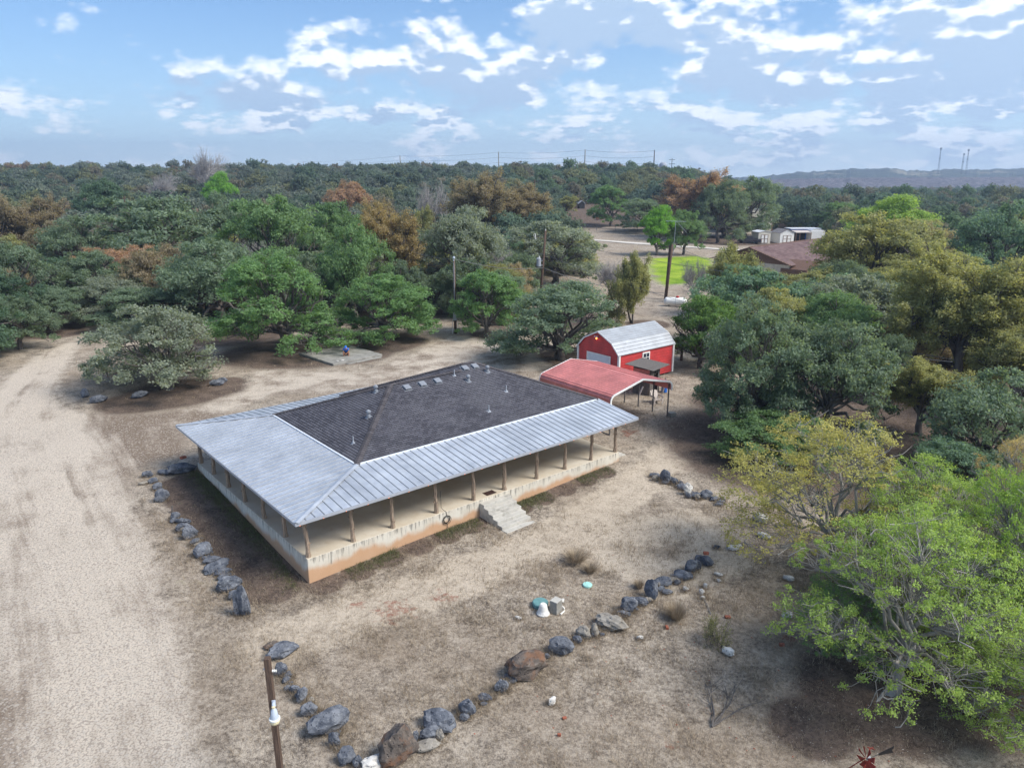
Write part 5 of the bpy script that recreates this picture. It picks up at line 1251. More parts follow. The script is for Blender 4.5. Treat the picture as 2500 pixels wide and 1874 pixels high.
# ------------------------------------------------------------------ rocks
from mathutils import noise as mnoise
def rock_mesh(seed, mat, sub=3, rough=.32):
    import bmesh
    bm = bmesh.new(); bmesh.ops.create_icosphere(bm, subdivisions=sub, radius=1); r = random.Random(seed)
    planes = [(Vector((r.gauss(0, 1), r.gauss(0, 1), r.gauss(0, .8))).normalized(), r.uniform(.62, .95)) for _ in range(9)]
    off = Vector((r.uniform(0, 50), r.uniform(0, 50), r.uniform(0, 50)))
    for v in bm.verts:
        d = v.co.normalized(); h = 1.0
        for n, k in planes:
            q = d.dot(n)
            if q > .05: h = min(h, k / q)
        h *= 1 + rough * .55 * mnoise.noise(d * 1.6 + off) + rough * .45 * mnoise.noise(d * 4.2 + off) + rough * .22 * mnoise.noise(d * 9 + off)
        pit = mnoise.noise(d * 5.5 + off * 2); 
        if pit > .32: h *= 1 - (pit - .32) * .8
        v.co = d * h
    lo = [min(v.co[i] for v in bm.verts) for i in range(3)]; hi = [max(v.co[i] for v in bm.verts) for i in range(3)]
    for v in bm.verts: v.co = Vector(((v.co.x - (lo[0] + hi[0]) / 2) / (hi[0] - lo[0]), (v.co.y - (lo[1] + hi[1]) / 2) / (hi[1] - lo[1]), (v.co.z - lo[2]) / (hi[2] - lo[2])))
    me = bpy.data.meshes.new('rock'); bm.to_mesh(me); bm.free(); me.materials.append(mat); return me
ROCKM = [rock_mesh(200 + i, MT['rock']) for i in range(9)]
ROCKM_B = [rock_mesh(220 + i, MT['rock_brown']) for i in range(3)]
ROCKM_W = [rock_mesh(240 + i, MT['rock_white']) for i in range(4)]
ROCKM_T = [rock_mesh(260 + i, MT['rock_tan']) for i in range(4)]
build_smoker()
rcount = [0]
def rock(cx, cy, w, h, label, kind='g', tall=1.0, group='rocks edging the yard', rz=None):
    """cx, cy centre and w, h size in photo pixels"""
    w *= 1.26; h *= 1.2; f = G(cx, cy + h * .5); k = ppm(f); Wm = w / k
    dep = math.atan2(CAM_H - f.z, f.y); D = Wm * .58
    Hm = max((h / k - D * sin(dep)) / cos(dep), Wm * .32) * tall
    if h / k < D * sin(dep) + Wm * .1: D = max(Wm * .45, (h / k - Hm * .5) / sin(dep))
    rcount[0] += 1; i = rcount[0]; r = random.Random(i)
    pool = dict(g=ROCKM, b=ROCKM_B, w=ROCKM_W, t=ROCKM_T)[kind]
    dirv = Vector((f.x, f.y, 0)).normalized(); p = f + dirv * D * .45; p.z = float(gz(p.x, p.y)) - Hm * .10
    o = link('rock', pool[i % len(pool)], None, p, (r.uniform(-.12, .12), r.uniform(-.12, .12), (atan2(dirv.y, dirv.x) - pi / 2) + (r.uniform(-.5, .5) if rz is None else rz)), (Wm * 1.02, D, Hm * 1.15))
    return tag(o, label, 'rock', group)
LW = 'in the row left of the porch'
for a in [
 (443.7, 1141, 57, 32, 'big dark boulder touching the far left corner of the porch'), (403, 1151, 27, 15, 'small rock at the left foot of the big porch corner boulder'),
 (361.7, 1156, 20, 17, 'dark rock at the far left end of the porch-side row'), (375, 1172, 20, 14, 'first of two small rocks below the far left end rock of the porch row'), (384.6, 1184, 20, 16, 'second of two small rocks just above the pointed rock of the porch row'),
 (396.7, 1207, 27, 31, 'pointed pale topped rock standing alone at the gap in the porch-side row'), (430.5, 1258.7, 20, 21, 'round small rock just below the wooden stake'),
 (447.3, 1270.8, 31, 19, 'slanted slab rock second below the wooden stake'), (449.7, 1286.4, 30, 23, 'pitted rock third below the wooden stake'), (466.6, 1298.5, 30, 33, 'flat topped block rock fourth below the wooden stake'),
 (477.5, 1321.4, 20, 17, 'small rock just above the rock with a dark hole'), (489.5, 1313, 11, 7, 'tiny rock right of the small rock above the holed rock'), (498, 1342, 36, 35, 'round rock with a dark hole in its top'),
 (518.5, 1366, 36, 19, 'thin rock right below the rock with a dark hole'), (533, 1380.5, 52, 28, 'wide knobbly rock in the middle of the porch-side row'), (545, 1395, 36, 20, 'rock tucked under the wide knobbly rock'), (547.4, 1407, 30, 14, 'thin slab rock above the big smooth rock of the porch-side row'),
 (561.9, 1424, 48, 41, 'big smooth dark rock near the lower end of the porch-side row'), (576.4, 1450.4, 28, 27, 'rock between the big smooth rock and the tall split rock')]: rock(*a)
rock(350.9, 1179, 18, 8, 'pale flat stone left of the porch-side row', 't')
rock(588, 1470, 26, 60, 'left half of the tall split rock ending the porch-side row', 'g', 1.0); rock(604, 1466, 24, 66, 'right half of the tall split rock ending the porch-side row', 'g', 1.0)
for a in [
 (690, 1588, 68, 36, 'deeply pitted rock beside the top of the lamp pole'), (686.7, 1631.6, 24, 33, 'upright rock just right of the lamp pole top'), (699.7, 1658.7, 18, 17, 'small rock below the upright rock by the lamp pole'), (721.4, 1680, 22, 23, 'dark low rock halfway down the row right of the lamp pole'),
 (737.7, 1695.6, 24, 33, 'pointed grey rock above the big boulder right of the lamp'), (758, 1731, 34, 34, 'pale rock leaning on the left of the big boulder right of the lamp'), (807, 1759.6, 86, 68, 'biggest flat topped boulder right of the yard lamp'), (820, 1805, 24, 36, 'upright grey rock below the biggest flat topped boulder'),
 (850, 1848.6, 36, 42, 'pitted rock at the bottom edge left of the white rock'), (876.5, 1861.6, 22, 30, 'narrow rock touching the left of the white speckled rock at the bottom edge')]: rock(*a)
rock(663, 1576, 30, 14, 'rust coloured flat stone behind the pitted rock by the lamp pole', 'b')
rock(915.6, 1859.5, 56, 42, 'white speckled rock at the bottom edge of the photo', 'w'); rock(972, 1816, 80, 92, 'large round rusty brown boulder near the bottom edge', 'b')
rock(1013, 1801, 14, 26, 'thin rock against the right of the rusty brown boulder'); rock(1045.8, 1822, 56, 26, 'flat pale grey slab right of the rusty brown boulder', 't'); rock(1052, 1790, 42, 38, 'triangular rock in front of the smooth hollow topped boulder'); rock(1075, 1796.5, 18, 28, 'tan sliver rock below the smooth hollow topped boulder', 't')
rock(1069.7, 1759.6, 72, 58, 'smooth grey boulder with a hollow in its top near the bottom edge')
for a in [
 (1141.8, 1728, 36, 42, 'tall pointed rock right of the smooth hollow topped boulder'), (1135, 1750, 20, 20, 'small rock at the left foot of the tall pointed rock'), (1182, 1702.5, 32, 24, 'half buried rock between the pointed rock and the curved rock'), (1223.8, 1674, 30, 34, 'rounded grey rock below the curved slab rock'), (1247.7, 1656, 34, 18, 'curved thin slab rock left below the big brown boulder'),
 (1370, 1572.7, 52, 50, 'big smooth dark boulder below the white pot and concrete box'), (1408.8, 1560.8, 20, 20, 'small rock at the right of the big smooth dark boulder')]: rock(*a)
rock(1288, 1620.5, 86, 72, 'big brown capped boulder in the middle of the front row', 'b')
rock(1423.7, 1544.4, 34, 32, 'pale holey rock right of the big smooth dark boulder', 't'); rock(1452, 1538, 18, 32, 'upright pale rock left of the wide flat rock', 't'); rock(1493.9, 1519, 68, 44, 'wide flat tan rock in the middle of the front row', 't'); rock(1468.5, 1520.5, 22, 20, 'small pale rock on the left end of the wide flat tan rock', 't')
for a in [
 (1522, 1495, 28, 18, 'rock at the upper end of the wide flat tan rock'), (1537, 1474, 34, 40, 'tall bluish rock above the wide flat tan rock'), (1519, 1485, 14, 11, 'tiny rock at the left of the tall bluish rock'), (1562.5, 1466.8, 32, 26, 'folded looking rock right of the tall bluish rock'), (1587.9, 1438.5, 30, 44, 'long leaning rock in the upper half of the front row'),
 (1619, 1419, 36, 26, 'rounded rock above the long leaning rock'), (1628, 1444, 24, 16, 'lone rock lying just below the front row near the grey brush clump'), (1665.5, 1402.7, 38, 28, 'lowest rock of the dark cluster ending the front row'), (1686.4, 1381.8, 28, 34, 'second rock of the dark cluster ending the front row'), (1699.8, 1377, 20, 28, 'narrow rock inside the dark cluster ending the front row'),
 (1705.8, 1362, 18, 18, 'small upper rock of the dark cluster ending the front row'), (1723.7, 1368, 28, 26, 'last rock of the front row under the red brick')]: rock(*a)
rock(1643, 1414.6, 20, 14, 'pale tan stone between the rounded rock and the dark cluster', 't')
GW = 'loose white stones in the yard'
for a in [(1674, 1437, 12, 12, 'white stone below the dark cluster, left of the stone pair'), (1347.7, 1711.5, 16, 20, 'white upright stone in the lower middle of the yard'), (1561, 1555, 14, 11, 'small white stone below the wide flat tan rock'), (1265.6, 1507, 15, 10, 'white stone left of the white pot'), (1713, 1444, 11, 16, 'middle white stone of three by the pale stick'), (1720.7, 1429.5, 9, 14, 'upper white stone of three by the pale stick'), (1714.7, 1458, 11, 10, 'lowest pinkish stone of three by the pale stick'),
          (1753.5, 1401, 18, 11, 'flat white stone right of the dark cluster'), (1755, 1416, 9, 9, 'small white stone under the flat white stone right of the dark cluster'), (1777, 1589, 25, 23, 'white stone with a dark band below the green bush'), (1853, 1262.6, 30, 24, 'big white stone seen through the pale olive tree'), (1866, 1306.6, 28, 16, 'white stone under the branches of the pale olive tree'), (1793, 1336.7, 30, 13, 'long grey white stone under the left branches of the pale olive tree'), (1925, 1410, 22, 16, 'white stone right of the pale olive trunk'), (1920, 1500, 20, 20, 'white stone below the pale olive trunk')]: rock(*a, 'w', 1.0, GW)
rock(1750, 1334, 14, 10, 'small dark stone left under the pale olive tree')
for a in [(1600, 1160, 26, 15, 'flat rock at the upper left end of the right hand row'), (1622, 1162.5, 22, 30, 'upright rock second in the right hand row'), (1644, 1172, 24, 19, 'blue grey rock third in the right hand row'), (1663.8, 1187.8, 22, 17, 'dark rock left of the white and orange stone'), (1698.8, 1207, 22, 16, 'rounded rock right of the white and orange stone'),
          (1725.7, 1205.7, 26, 23, 'lichen topped rock in the right hand row'), (1744, 1216, 20, 14, 'low rock right of the lichen topped rock'), (1758, 1225, 16, 12, 'last small rock of the right hand row before the pale olive tree')]: rock(*a, 'g', 1.0, 'rocks edging the yard')
rock(1681, 1194, 18, 28, 'white and orange stone in the right hand row', 'w')
for a in [(243, 972, 34, 20, 'round blue grey boulder left on the tree island'), (530.7, 933, 28, 16, 'larger of two rocks at the right end of the tree island'), (544, 926, 18, 13, 'smaller of two rocks at the right end of the tree island'), (210, 959, 16, 20, 'dark rough rock at the left end of the tree island'), (342, 961, 36, 18, 'dim low rock under the trunk of the island oak')]: rock(*a, 'g', 1.0, 'rocks on the tree island')
def fillers():
    r = random.Random(8)
    rows = {'front row': [(1141, 1735), (1182, 1710), (1224, 1682), (1250, 1662), (1325, 1600), (1400, 1568), (1440, 1548), (1465, 1540), (1520, 1503), (1545, 1482), (1575, 1462), (1603, 1433), (1645, 1420), (1680, 1400)],
            'row right of the lamp pole': [(697, 1645), (710, 1672), (730, 1690), (748, 1714), (775, 1748), (815, 1792), (835, 1826)],
            'porch-side row': [(370, 1165), (390, 1196), (438, 1268), (458, 1296), (486, 1330), (508, 1356), (552, 1412), (572, 1440)],
            'right hand row': [(1610, 1166), (1634, 1172), (1655, 1184), (1690, 1204), (1713, 1212), (1750, 1224)]}
    for nm, P in rows.items():
        for x, y in P:
            for k in range(3): rock(x + r.uniform(-13, 13), y + r.uniform(-8, 8), r.uniform(10, 18), r.uniform(8, 14), 'small filler stone wedged between larger rocks of the ' + nm, r.choice('ggt'), 1.0, 'small filler stones of the ' + nm)
fillers()
def bricks():
    for cx, cy, w, h, lab in [(1719, 1351, 13, 11, 'red brick piece on the last rock of the front row'), (1627.6, 1528, 12, 10, 'bright red brick piece right of the front row'), (1377.5, 1749, 11, 8, 'red brick piece in the lower middle of the yard'), (1776, 1503, 14, 9, 'orange brick piece above the green bush'), (1365, 1789, 9, 12, 'half brick on the bottom part of the yard'), (1908, 1570, 13, 11, 'orange brick piece left of the nearest lime green tree'), (475, 1125, 14, 8, 'orange stone on top of the big porch corner boulder')]:
        f = G(cx, cy + h / 2)
        if 'last rock' in lab: f = G(1721, 1382); f.z += .62
        if 'corner boulder' in lab: f = G(452, 1156); f.z += .95
        k = ppm(f); b = MB(); b.box((0, 0, h / k * .3), (w / k, w / k * .6, h / k * .6)); o = b.build('brick', MT['brick'], None, f, (.1, .05, cx % 3), bevel=.01); tag(o, lab, 'brick', 'loose red bricks')
bricks()
b = MB(); b.tube([(0, 0, -.1), (.03, .02, .4)], [.05, .04], 6); tag(b.build('stake', MT['wood_grey'], None, G(421, 1252)), 'slender grey stake at the head of the porch-side rock row', 'stake')

# ------------------------------------------------------------------ septic lids, pot, concrete box
def lids():
    p = G(1319, 1478); b = MB(); b.lathe([(.31, -.1), (.31, .04), (.335, .05), (.335, .09), (.31, .10), (.31, .13), (.335, .14), (.335, .18), (.30, .215), (0, .235)], 28); o = b.build('round_lid', MT['lid_green'], None, p); tag(o, 'round dusty green tank lid behind the white pot', 'lid')
    p = G(1434, 1429); b = MB(); b.lathe([(.2, -.05), (.2, .05), (.215, .055), (.19, .09), (0, .105)], 24); o = b.build('round_lid', MT['lid_aqua'], None, p); tag(o, 'small aqua round lid lying alone in the grass', 'lid')
    p = G(1326, 1497); b = MB(); b.lathe([(.275, 0), (.275, .05), (.25, .07), (.20, .18), (.165, .36), (.155, .40), (.13, .44), (.12, .44), (.11, .46), (0, .46)], 22); o = b.build('upturned_pot', MT['pvc'], None, p); tag(o, 'white upturned pot in front of the green lid', 'pot')
    p = G(1357, 1491); r = empty('concrete_box', p, radians(52), 'grey concrete riser box with a white pipe stub right of the white pot', 'box')
    b = MB(); b.box((0, 0, .24), (.46, .40, .56), None, .86); b.build('box', MT['pad'], r, bevel=.015)
    b = MB(); b.box((0, 0, .53), (.40, .345, .02)); b.build('lid', MT['step'], r)
    b = MB(); b.tube([(.2, -.05, .3), (.46, -.05, .3)], .035, 8); b.tube([(.38, -.05, .3), (.46, -.05, .3)], .05, 8); b.tube([(.46, -.05, .22), (.46, -.05, .36)], .045, 8); b.build('pipe', MT['pvc'], r)
    b = MB(); b.tube([(-.1, -.3, .02), (.18, -.3, .03), (.32, -.2, .05), (.34, -.02, .12)], .035, 8); b.build('pipe', MT['pvc'], r)
lids()
# ------------------------------------------------------------------ yard lamp
def yard_lamp():
    top = at_z(652, 1605, 0) ; d = ray(652, 1605); t = 17.5 / d[1]; top = Vector((d[0] * t, 17.5, CAM_H + d[2] * t)); g = float(gz(top.x, top.y))
    lean = .05; r = empty('yard_lamp', (top.x + lean, top.y, g), 0, 'dark square wooden pole with a white yard lamp hanging at its side', 'lamp')
    h = top.z - g; b = MB(); b.beam((0, 0, -.3), (-lean, 0, h), .165, .15); b.build('pole', MT['pole'], r)
    zl = h - 1.72
    b = MB(); b.tube([(.05, -.09, zl + .35), (.07, -.2, zl + .38), (.1, -.28, zl + .34)], [.045, .045, .05], 8); b.box((.04, -.09, zl + .3), (.1, .04, .2)); b.build('bracket', MT['lamp_grey'], r)
    b = MB(); b.lathe([(0, .32), (.05, .32), (0.049, .27), (0.082, .25), (0.102, .10), (0.119, .02), (0.123, -.02)], 18, (.1, -.3, zl)); b.build('lamp_head', MT['lamp_grey'], r, smooth=True)
    b = MB(); b.lathe([(0.131, .0), (0.152, -.01), (0.152, -.05), (0.135, -.06)], 18, (.1, -.3, zl)); b.build('collar', MT['white'], r)
    b = MB(); b.lathe([(0.135, -.06), (0.135, -.14), (0.115, -.18), (0, -.19)], 18, (.1, -.3, zl)); b.build('lens', MT['lens'], r, smooth=True)
    b = MB(); b.lathe([(.035, 0), (.05, .02), (.05, .07), (0, .08)], 10, (.1, -.3, zl + .30)); b.build('photocell', MT['lens'], r)
    for s in (-1, 1): b = MB(); b.lathe([(0, -.05), (.04, -.05), (.03, -.02), (.04, .0), (.03, .03), (.04, .06), (0, .06)], 10, (s * .13, -.05 if s > 0 else .02, h - .38), 'x'); b.build('insulator', MT['pvc'], r)
yard_lamp()
# ------------------------------------------------------------------ utility poles and lines
WIRE_END = {}
def upole(name, base, hgt, rad, label, lean=(0, 0)):
    r = empty(name, base, 0, label, 'utility pole'); b = MB(); b.tube([(0, 0, -.5), (lean[0] * .5, lean[1] * .5, hgt * .5), (lean[0], lean[1], hgt)], [rad * 1.15, rad, rad * .8], 10); b.build('pole', MT['pole'], r, smooth=True); return r
def hgt_to(base, py):
    lo, hi = 0, 60
    for _ in range(50):
        m_ = (lo + hi) / 2
        if project((base.x, base.y, base.z + m_))[1] > py: lo = m_
        else: hi = m_
    return lo
def poles():
    base = G(1112, 814); h = hgt_to(base, 628); r = upole('meter_pole', base, h, .14, 'wooden pole with a grey meter box beside the gravel drive')
    k = ppm(base)
    b = MB(); b.box((0, -.24, 1.9), (.40, .2, .85)); m = b.build('meter_box', MT['grey_metal'], r, bevel=.02)
    b = MB(); b.tube([(-.02, -.2, 2.35), (0, -.2, h - .5)], .035, 8); b.build('conduit', MT['grey_metal'], r)
    b = MB(); b.box((-.02, -.22, 2.62), (.2, .14, .3)); b.lathe([(.09, 0), (.09, .1), (0, .12)], 10, (-.02, -.3, 2.62), 'y'); b.build('meter', MT['grey_metal'], r)
    b = MB(); b.lathe([(0, .22), (.09, .2), (.13, .08), (.13, 0), (.05, -.05), (.05, -.3)], 10, (0, -.15, h - .1)); b.build('weather_head', MT['lamp_grey'], r)
    for x in (-.28, .26): b = MB(); b.tube([(x, -.15, 1.5), (x * 1.1, -.15, 0)], .03, 6); b.build('conduit', MT['pvc'], r)
    WIRE_END['meter'] = Vector((base.x, base.y - .2, base.z + h - .15))
    base = G(1318, 741); h = hgt_to(base, 563); r = upole('transformer_pole', base, h, .17, 'wooden pole carrying a grey transformer can', (.65, 0))
    k = ppm(base); z0 = h - 4.3
    b = MB(); b.lathe([(0, 0), (.27, 0), (.30, .03), (.30, .95), (.33, .97), (.33, 1.02), (.2, 1.12), (0, 1.14)], 18, (-.22, -.2, z0 - .3)); tc = b.build('transformer', MT['grey_metal'], r, smooth=False)
    b = MB(); b.lathe([(.06, 0), (.08, .05), (.05, .1), (.08, .15), (.04, .2), (0, .24)], 10, (-.12, -.2, z0 + .84)); b.build('bushing', MT['pvc'], tc)
    for z in (.15, .75): b = MB(); b.box((.05, -.2, z0 - .3 + z), (.5, .12, .1)); b.build('bracket', MT['grey_metal'], tc)
    b = MB(); b.beam((.5, -.1, h - 1.0), (-.6, -.1, h - .75), .09); b.build('cross_arm', MT['wood_grey'], r)
    b = MB(); b.tube([(-.62, -.1, h - 1.1), (-.75, -.1, h - .35)], .06, 8); b.tube([(-.75, -.1, h - 1.0), (-.95, -.1, h - .5)], .03, 6); b.build('fuse_cutout', MT['pvc'], r)
    b = MB(); b.lathe([(.04, 0), (.09, .04), (.05, .1), (.08, .16), (0, .2)], 10, (.65, 0, h)); b.build('insulator', MT['pvc'], r)
    WIRE_END['tr_top'] = Vector((base.x + .65, base.y, base.z + h + .15)); WIRE_END['tr_arm'] = Vector((base.x + .6, base.y, base.z + h - 1.0)); WIRE_END['tr_neu'] = Vector((base.x + .5, base.y - .1, base.z + h - 3.0)); WIRE_END['tr_low'] = Vector((base.x + .35, base.y - .15, base.z + h * .5)); WIRE_END['tr_mid'] = Vector((base.x + .45, base.y, base.z + h * .62))
    WIRE_END['guy'] = Vector((base.x + .62, base.y, base.z + h - 1.3))
    base = G(1624, 730); h = hgt_to(base, 596); r = upole('antenna_pole', base, h, .2, 'wooden pole with a thin television antenna mast by the gas tank', (.55, 0))
    h2 = hgt_to(base, 540)
    b = MB(); b.tube([(.72, 0, h - 1.6), (.85, 0, h2)], .035, 6); b.build('antenna_mast', MT['grey_metal'], r)
    b = MB(); b.tube([(-.5, .1, h2 + .02), (2.2, -.1, h2 - .05)], .03, 5)
    for k, L in enumerate((2.0, 1.7, 1.5, 1.2, 1.0)): x = -.3 + k * .55; b.tube([(x - .1, -L / 2, h2 - .06), (x + .1, L / 2, h2 - .02)], .018, 4)
    b.tube([(.9, 0, h2), (2.3, -.4, h2 - 1.5)], .02, 4); b.build('television_antenna', MT['grey_metal'], r)
    b = MB(); b.tube([(.1, .15, h - 5.5), (.25, .15, h - .2)], [.14, .12], 8); b.build('stub_pole', MT['pole'], r)
    WIRE_END['ant'] = Vector((base.x + .5, base.y, base.z + h - .2)); WIRE_END['ant_low'] = Vector((base.x - .1, base.y - .2, base.z + .9))
    # small far poles in the woods
    for bx_, by_, ty, lab in ((302, 440, 405, None), (1300, 430, 390, None)): pass
poles()
def wire(name, a, b_, sag, label, rad=.02, n=14, cat='cable', mat='cable', group='overhead lines'):
    a, b_ = Vector(a), Vector(b_); P = []
    for i in range(n + 1):
        f = i / n; q = a.lerp(b_, f); q.z -= sag * 4 * f * (1 - f); P.append(q)
    m_ = MB(); m_.tube(P, rad, 5); return tag(m_.build(name, MT[mat], smooth=True), label, cat, group)
def lines():
    E_ = WIRE_END
    wire('service_cable', E_['meter'], E_['tr_low'], .5, 'thick service cable between meter pole and transformer pole', .035)
    wire('service_cable', E_['tr_low'], E_['ant_low'], .8, 'thick service cable from the transformer pole down towards the gas tank', .04)
    wire('power_line', E_['tr_arm'], at_y(2360, 724, 62), .9, 'upper power line running right from the transformer pole top', .022)
    wire('power_line', E_['tr_neu'], at_y(2330, 878, 52), 1.2, 'lower power line running right from the transformer pole', .022)
    wire('power_line', E_['tr_arm'], at_y(1005, 560, 150), .6, 'power line running back left from the transformer pole top', .022)
    wire('power_line', E_['tr_neu'], at_y(1000, 600, 150), .6, 'neutral line running back left below the transformer', .022)
    wire('guy_wire', E_['guy'], G(1398, 700), .05, 'guy wire slanting down right from the transformer pole', .03, group='guy wires')
    wire('service_cable', E_['meter'], at_y(1000, 610, 92), .3, 'slack cable from the meter pole into the oaks on the left', .02)
    wire('service_cable', E_['ant'], at_y(1905, 690, 112), .3, 'cable from the antenna pole down to the brown shingle roof', .03)
    wire('power_line', at_y(2215, 868, 48), at_y(2325, 883, 46), .05, 'short stretch of line showing through the oaks on the right', .022)
lines()
# gas tank
def tank():
    p = G(1648, 748); r = empty('propane_tank', p, radians(-12), 'white horizontal propane tank with a red cap by the antenna pole', 'tank')
    b = MB(); prof = [(0, -1.45)] + [(.52 * sin(a), -1.05 - .42 * cos(a)) for a in np.linspace(.25, pi / 2, 6)] + [(.52 * cos(a), 1.05 + .42 * sin(a)) for a in np.linspace(0, pi / 2 - .25, 6)] + [(0, 1.47)]
    b.lathe(prof, 22, (0, 0, .68), 'x'); b.build('shell', MT['white'], r, smooth=True)
    b = MB(); b.lathe([(.2, 0), (.22, .02), (.22, .14), (.17, .2), (0, .21)], 14, (.25, 0, 1.19)); b.build('valve_cap', MT['tail_red'], r)
    b = MB(); b.lathe([(.526, -.02), (.526, .02)], 22, (0, 0, .68), 'x'); b.build('band', MT['grey_metal'], r)
    for x in (-.8, .8): b = MB(); b.box((x, 0, .1), (.18, .7, .3)); b.build('saddle', MT['pad'], r)
tank()
# ------------------------------------------------------------------ far yard: sheds, pickup, brown roofed house, trailer home
def gable_shed(name, c, yaw, w, d, hw_, hr, label, door=True, wall='white', roofm=None, trim='trim_brown', peak=None):
    r = empty(name, c, yaw, label, 'shed')
    b = MB(); b.extrude([(-w / 2, 0), (w / 2, 0), (w / 2, hw_), (0, hr), (-w / 2, hw_)], 'y', 0, d); b.build('wall', MT[wall], r)
    for s in (-1, 1):
        b = MB(); n = Vector((s * (hr - hw_), 0, w / 2)).normalized() * .06
        P = [Vector((s * (w / 2 + .15), y, hw_ - .1)) for y in (-.15, d + .15)] + [Vector((0, y, hr)) for y in (-.15, d + .15)]; P = [q + n * .3 for q in P]
        b.add(P + [q + n for q in P], [(0, 1, 3, 2), (4, 6, 7, 5), (0, 4, 5, 1), (2, 3, 7, 6), (0, 2, 6, 4), (1, 5, 7, 3)]); b.build('roof', roofm or MT['grey_metal'], r)
    if door:
        for s in (-1, 1):
            b = MB(); b.bx(s * .04, s * (w * .29), -.05, -.01, .12, hw_ * .78); dd = b.build('door', MT['white'], r)
            b = MB(); x0, x1 = s * .04, s * w * .29
            for q in ((x0, x0 + s * .1), (x1 - s * .1, x1)): b.bx(min(q), max(q), -.075, -.052, .12, hw_ * .78)
            for z in (.12, hw_ * .4, hw_ * .78 - .1): b.bx(min(x0, x1), max(x0, x1), -.072, -.052, z, z + .1)
            b.build('door_trim', MT[trim], dd)
    return r
grey_roof = simple('grey_shingle_roof', (.20, .19, .20), .9, var=.25, scale=3)
def far_yard():
    gable_shed('garden_shed', G(1920, 594), radians(8), 3.7, 5.0, 2.55, 3.4, 'white garden shed with brown framed double doors and grey gable roof', roofm=grey_roof)
    gable_shed('garden_shed', G(1865, 595), radians(8), 3.2, 4.0, 2.9, 3.15, 'flat roofed cream shed with brown framed double doors right of the pickup', wall='cream', roofm=MT['roof_white'])
    c = G(1874, 572); r = empty('metal_building', c + Vector((-2.5, 4, 0)), radians(4), 'tall pale metal building behind the sheds and grove', 'building')
    b = MB(); b.extrude([(-9, 0), (5.2, 0), (5.2, 6.0), (-1.9, 7.1), (-9, 6.0)], 'y', 0, 14); b.build('wall', MT['cream'], r)
    for s in (0, 1):
        P = [(-9.2, 5.95), (-1.9, 7.12)] if s == 0 else [(-1.9, 7.12), (5.4, 5.95)]; b = MB(); b.extrude([P[0], P[1], (P[1][0], P[1][1] + .12), (P[0][0], P[0][1] + .12)], 'y', -.2, 14.2); b.build('roof', MT['roof_white'], r)
    b = MB()
    for k in range(46): x = -8.9 + k * .31; b.bx(x, x + .04, -.03, -.001, 0, 5.9)
    b.build('wall_ribs', MT['cream'], r)
    b = MB(); b.bx(-9.02, -8.7, -.06, -.002, 0, 6.0); b.bx(4.9, 5.22, -.06, -.002, 0, 6); b.build('corner_trim', MT['trim_brown'], r)
    c = G(1966, 592); r = empty('open_shed', c, radians(4), 'blue fronted open shed right of the white garden shed', 'shed')
    b = MB(); b.bx(-2.9, 3.0, 2.5, 6, 0, 3.2); b.build('wall', MT['blue'], r)
    b = MB(); b.extrude([(-.8, 2.5), (2.4, 2.85), (2.4, 2.95), (-.8, 2.6)], 'x', -3.0, 1.1); b.build('porch_roof', MT['beige'], r)
    b = MB(); b.bx(-3.2, 5.0, 2.2, 6.3, 3.22, 3.36); b.build('roof', MT['roof_white'], r)
    b = MB(); b.bx(1.2, 4.8, -.2, 2.48, 0, 3.0); b.build('wall', MT['white'], r)
    for x in (-2.9, -1.9, 1.0): b = MB(); b.bx(x - .06, x + .06, -.7, -.58, 0, 2.5); b.build('post', MT['trim_brown'], r)
    b = MB(); b.bx(-2.6, .9, 2.42, 2.49, 0, 2.3); b.build('opening_shade_panel', MT['black'], r)  # solid black panel paints the shade of an open bay on the wall
    # house with brown shingle roof: ridge runs left-right, near slope faces the yard
    A_ = at_z(1831, 603.5, 4.7); B_ = at_z(1990, 584, 4.7); d = Vector((B_.x - A_.x, B_.y - A_.y, 0)); L_ = d.length + 3; yaw = atan2(d.y, d.x)
    r = empty('shingle_house', (A_.x, A_.y, -.3), yaw, 'house with a broad brown shingle gable roof half hidden by trees on the right', 'house')
    br = mat_shingle('brown_shingle', (.115, .070, .072), (.20, .130, .128), (.235, .165, .155))
    zr, ze, wd = 5.0, 2.6, 7.5
    b = MB(); b.bx(.5, L_ - .5, -wd + .6, wd - .6, 0, ze - .05); b.build('wall', MT['siding'], r)
    for s in (-1, 1):
        nrow = 26; V = []; Fq = []
        for k in range(nrow):
            f0, f1 = k / nrow, (k + 1) / nrow
            for j in range(int(L_ / .9)):
                x0 = j * .9 + (k % 2) * .4; x1 = x0 + .88; y0 = s * wd * (1 - f0); y1 = s * wd * (1 - f1) ; z0 = ze + (zr - ze) * f0 + .05; z1 = ze + (zr - ze) * f1 + .015; b0 = len(V)
                V += [(x0, y0, z0), (x1, y0, z0), (x1, y1, z1), (x0, y1, z1), (x0, y0, z0 - .08), (x1, y0, z0 - .08)]; Fq += [(b0, b0 + 1, b0 + 2, b0 + 3), (b0 + 4, b0 + 5, b0 + 1, b0)]
        o = link('roof', np_mesh('roof', np.array(V), np.array(Fq), br), r); o['kind'] = 'stuff'
        b = MB(); b.extrude([(s * wd, ze - .06), (0, zr - .06), (0, zr + .0), (s * wd, ze)], 'x', -.2, L_ + .2); b.build('roof_deck', MT['trim_brown'], r)
    for x in (.5, L_ - .6): b = MB(); b.extrude([(-wd + .6, ze - .05), (wd - .6, ze - .05), (0, zr - .15)], 'x', x, x + .1); b.build('gable', MT['trim_brown'], r)
    b = MB(); b.bx(-.3, L_ + .3, -.12, .12, zr + .005, zr + .1); b.build('ridge_cap', MT['trim_brown'], r)
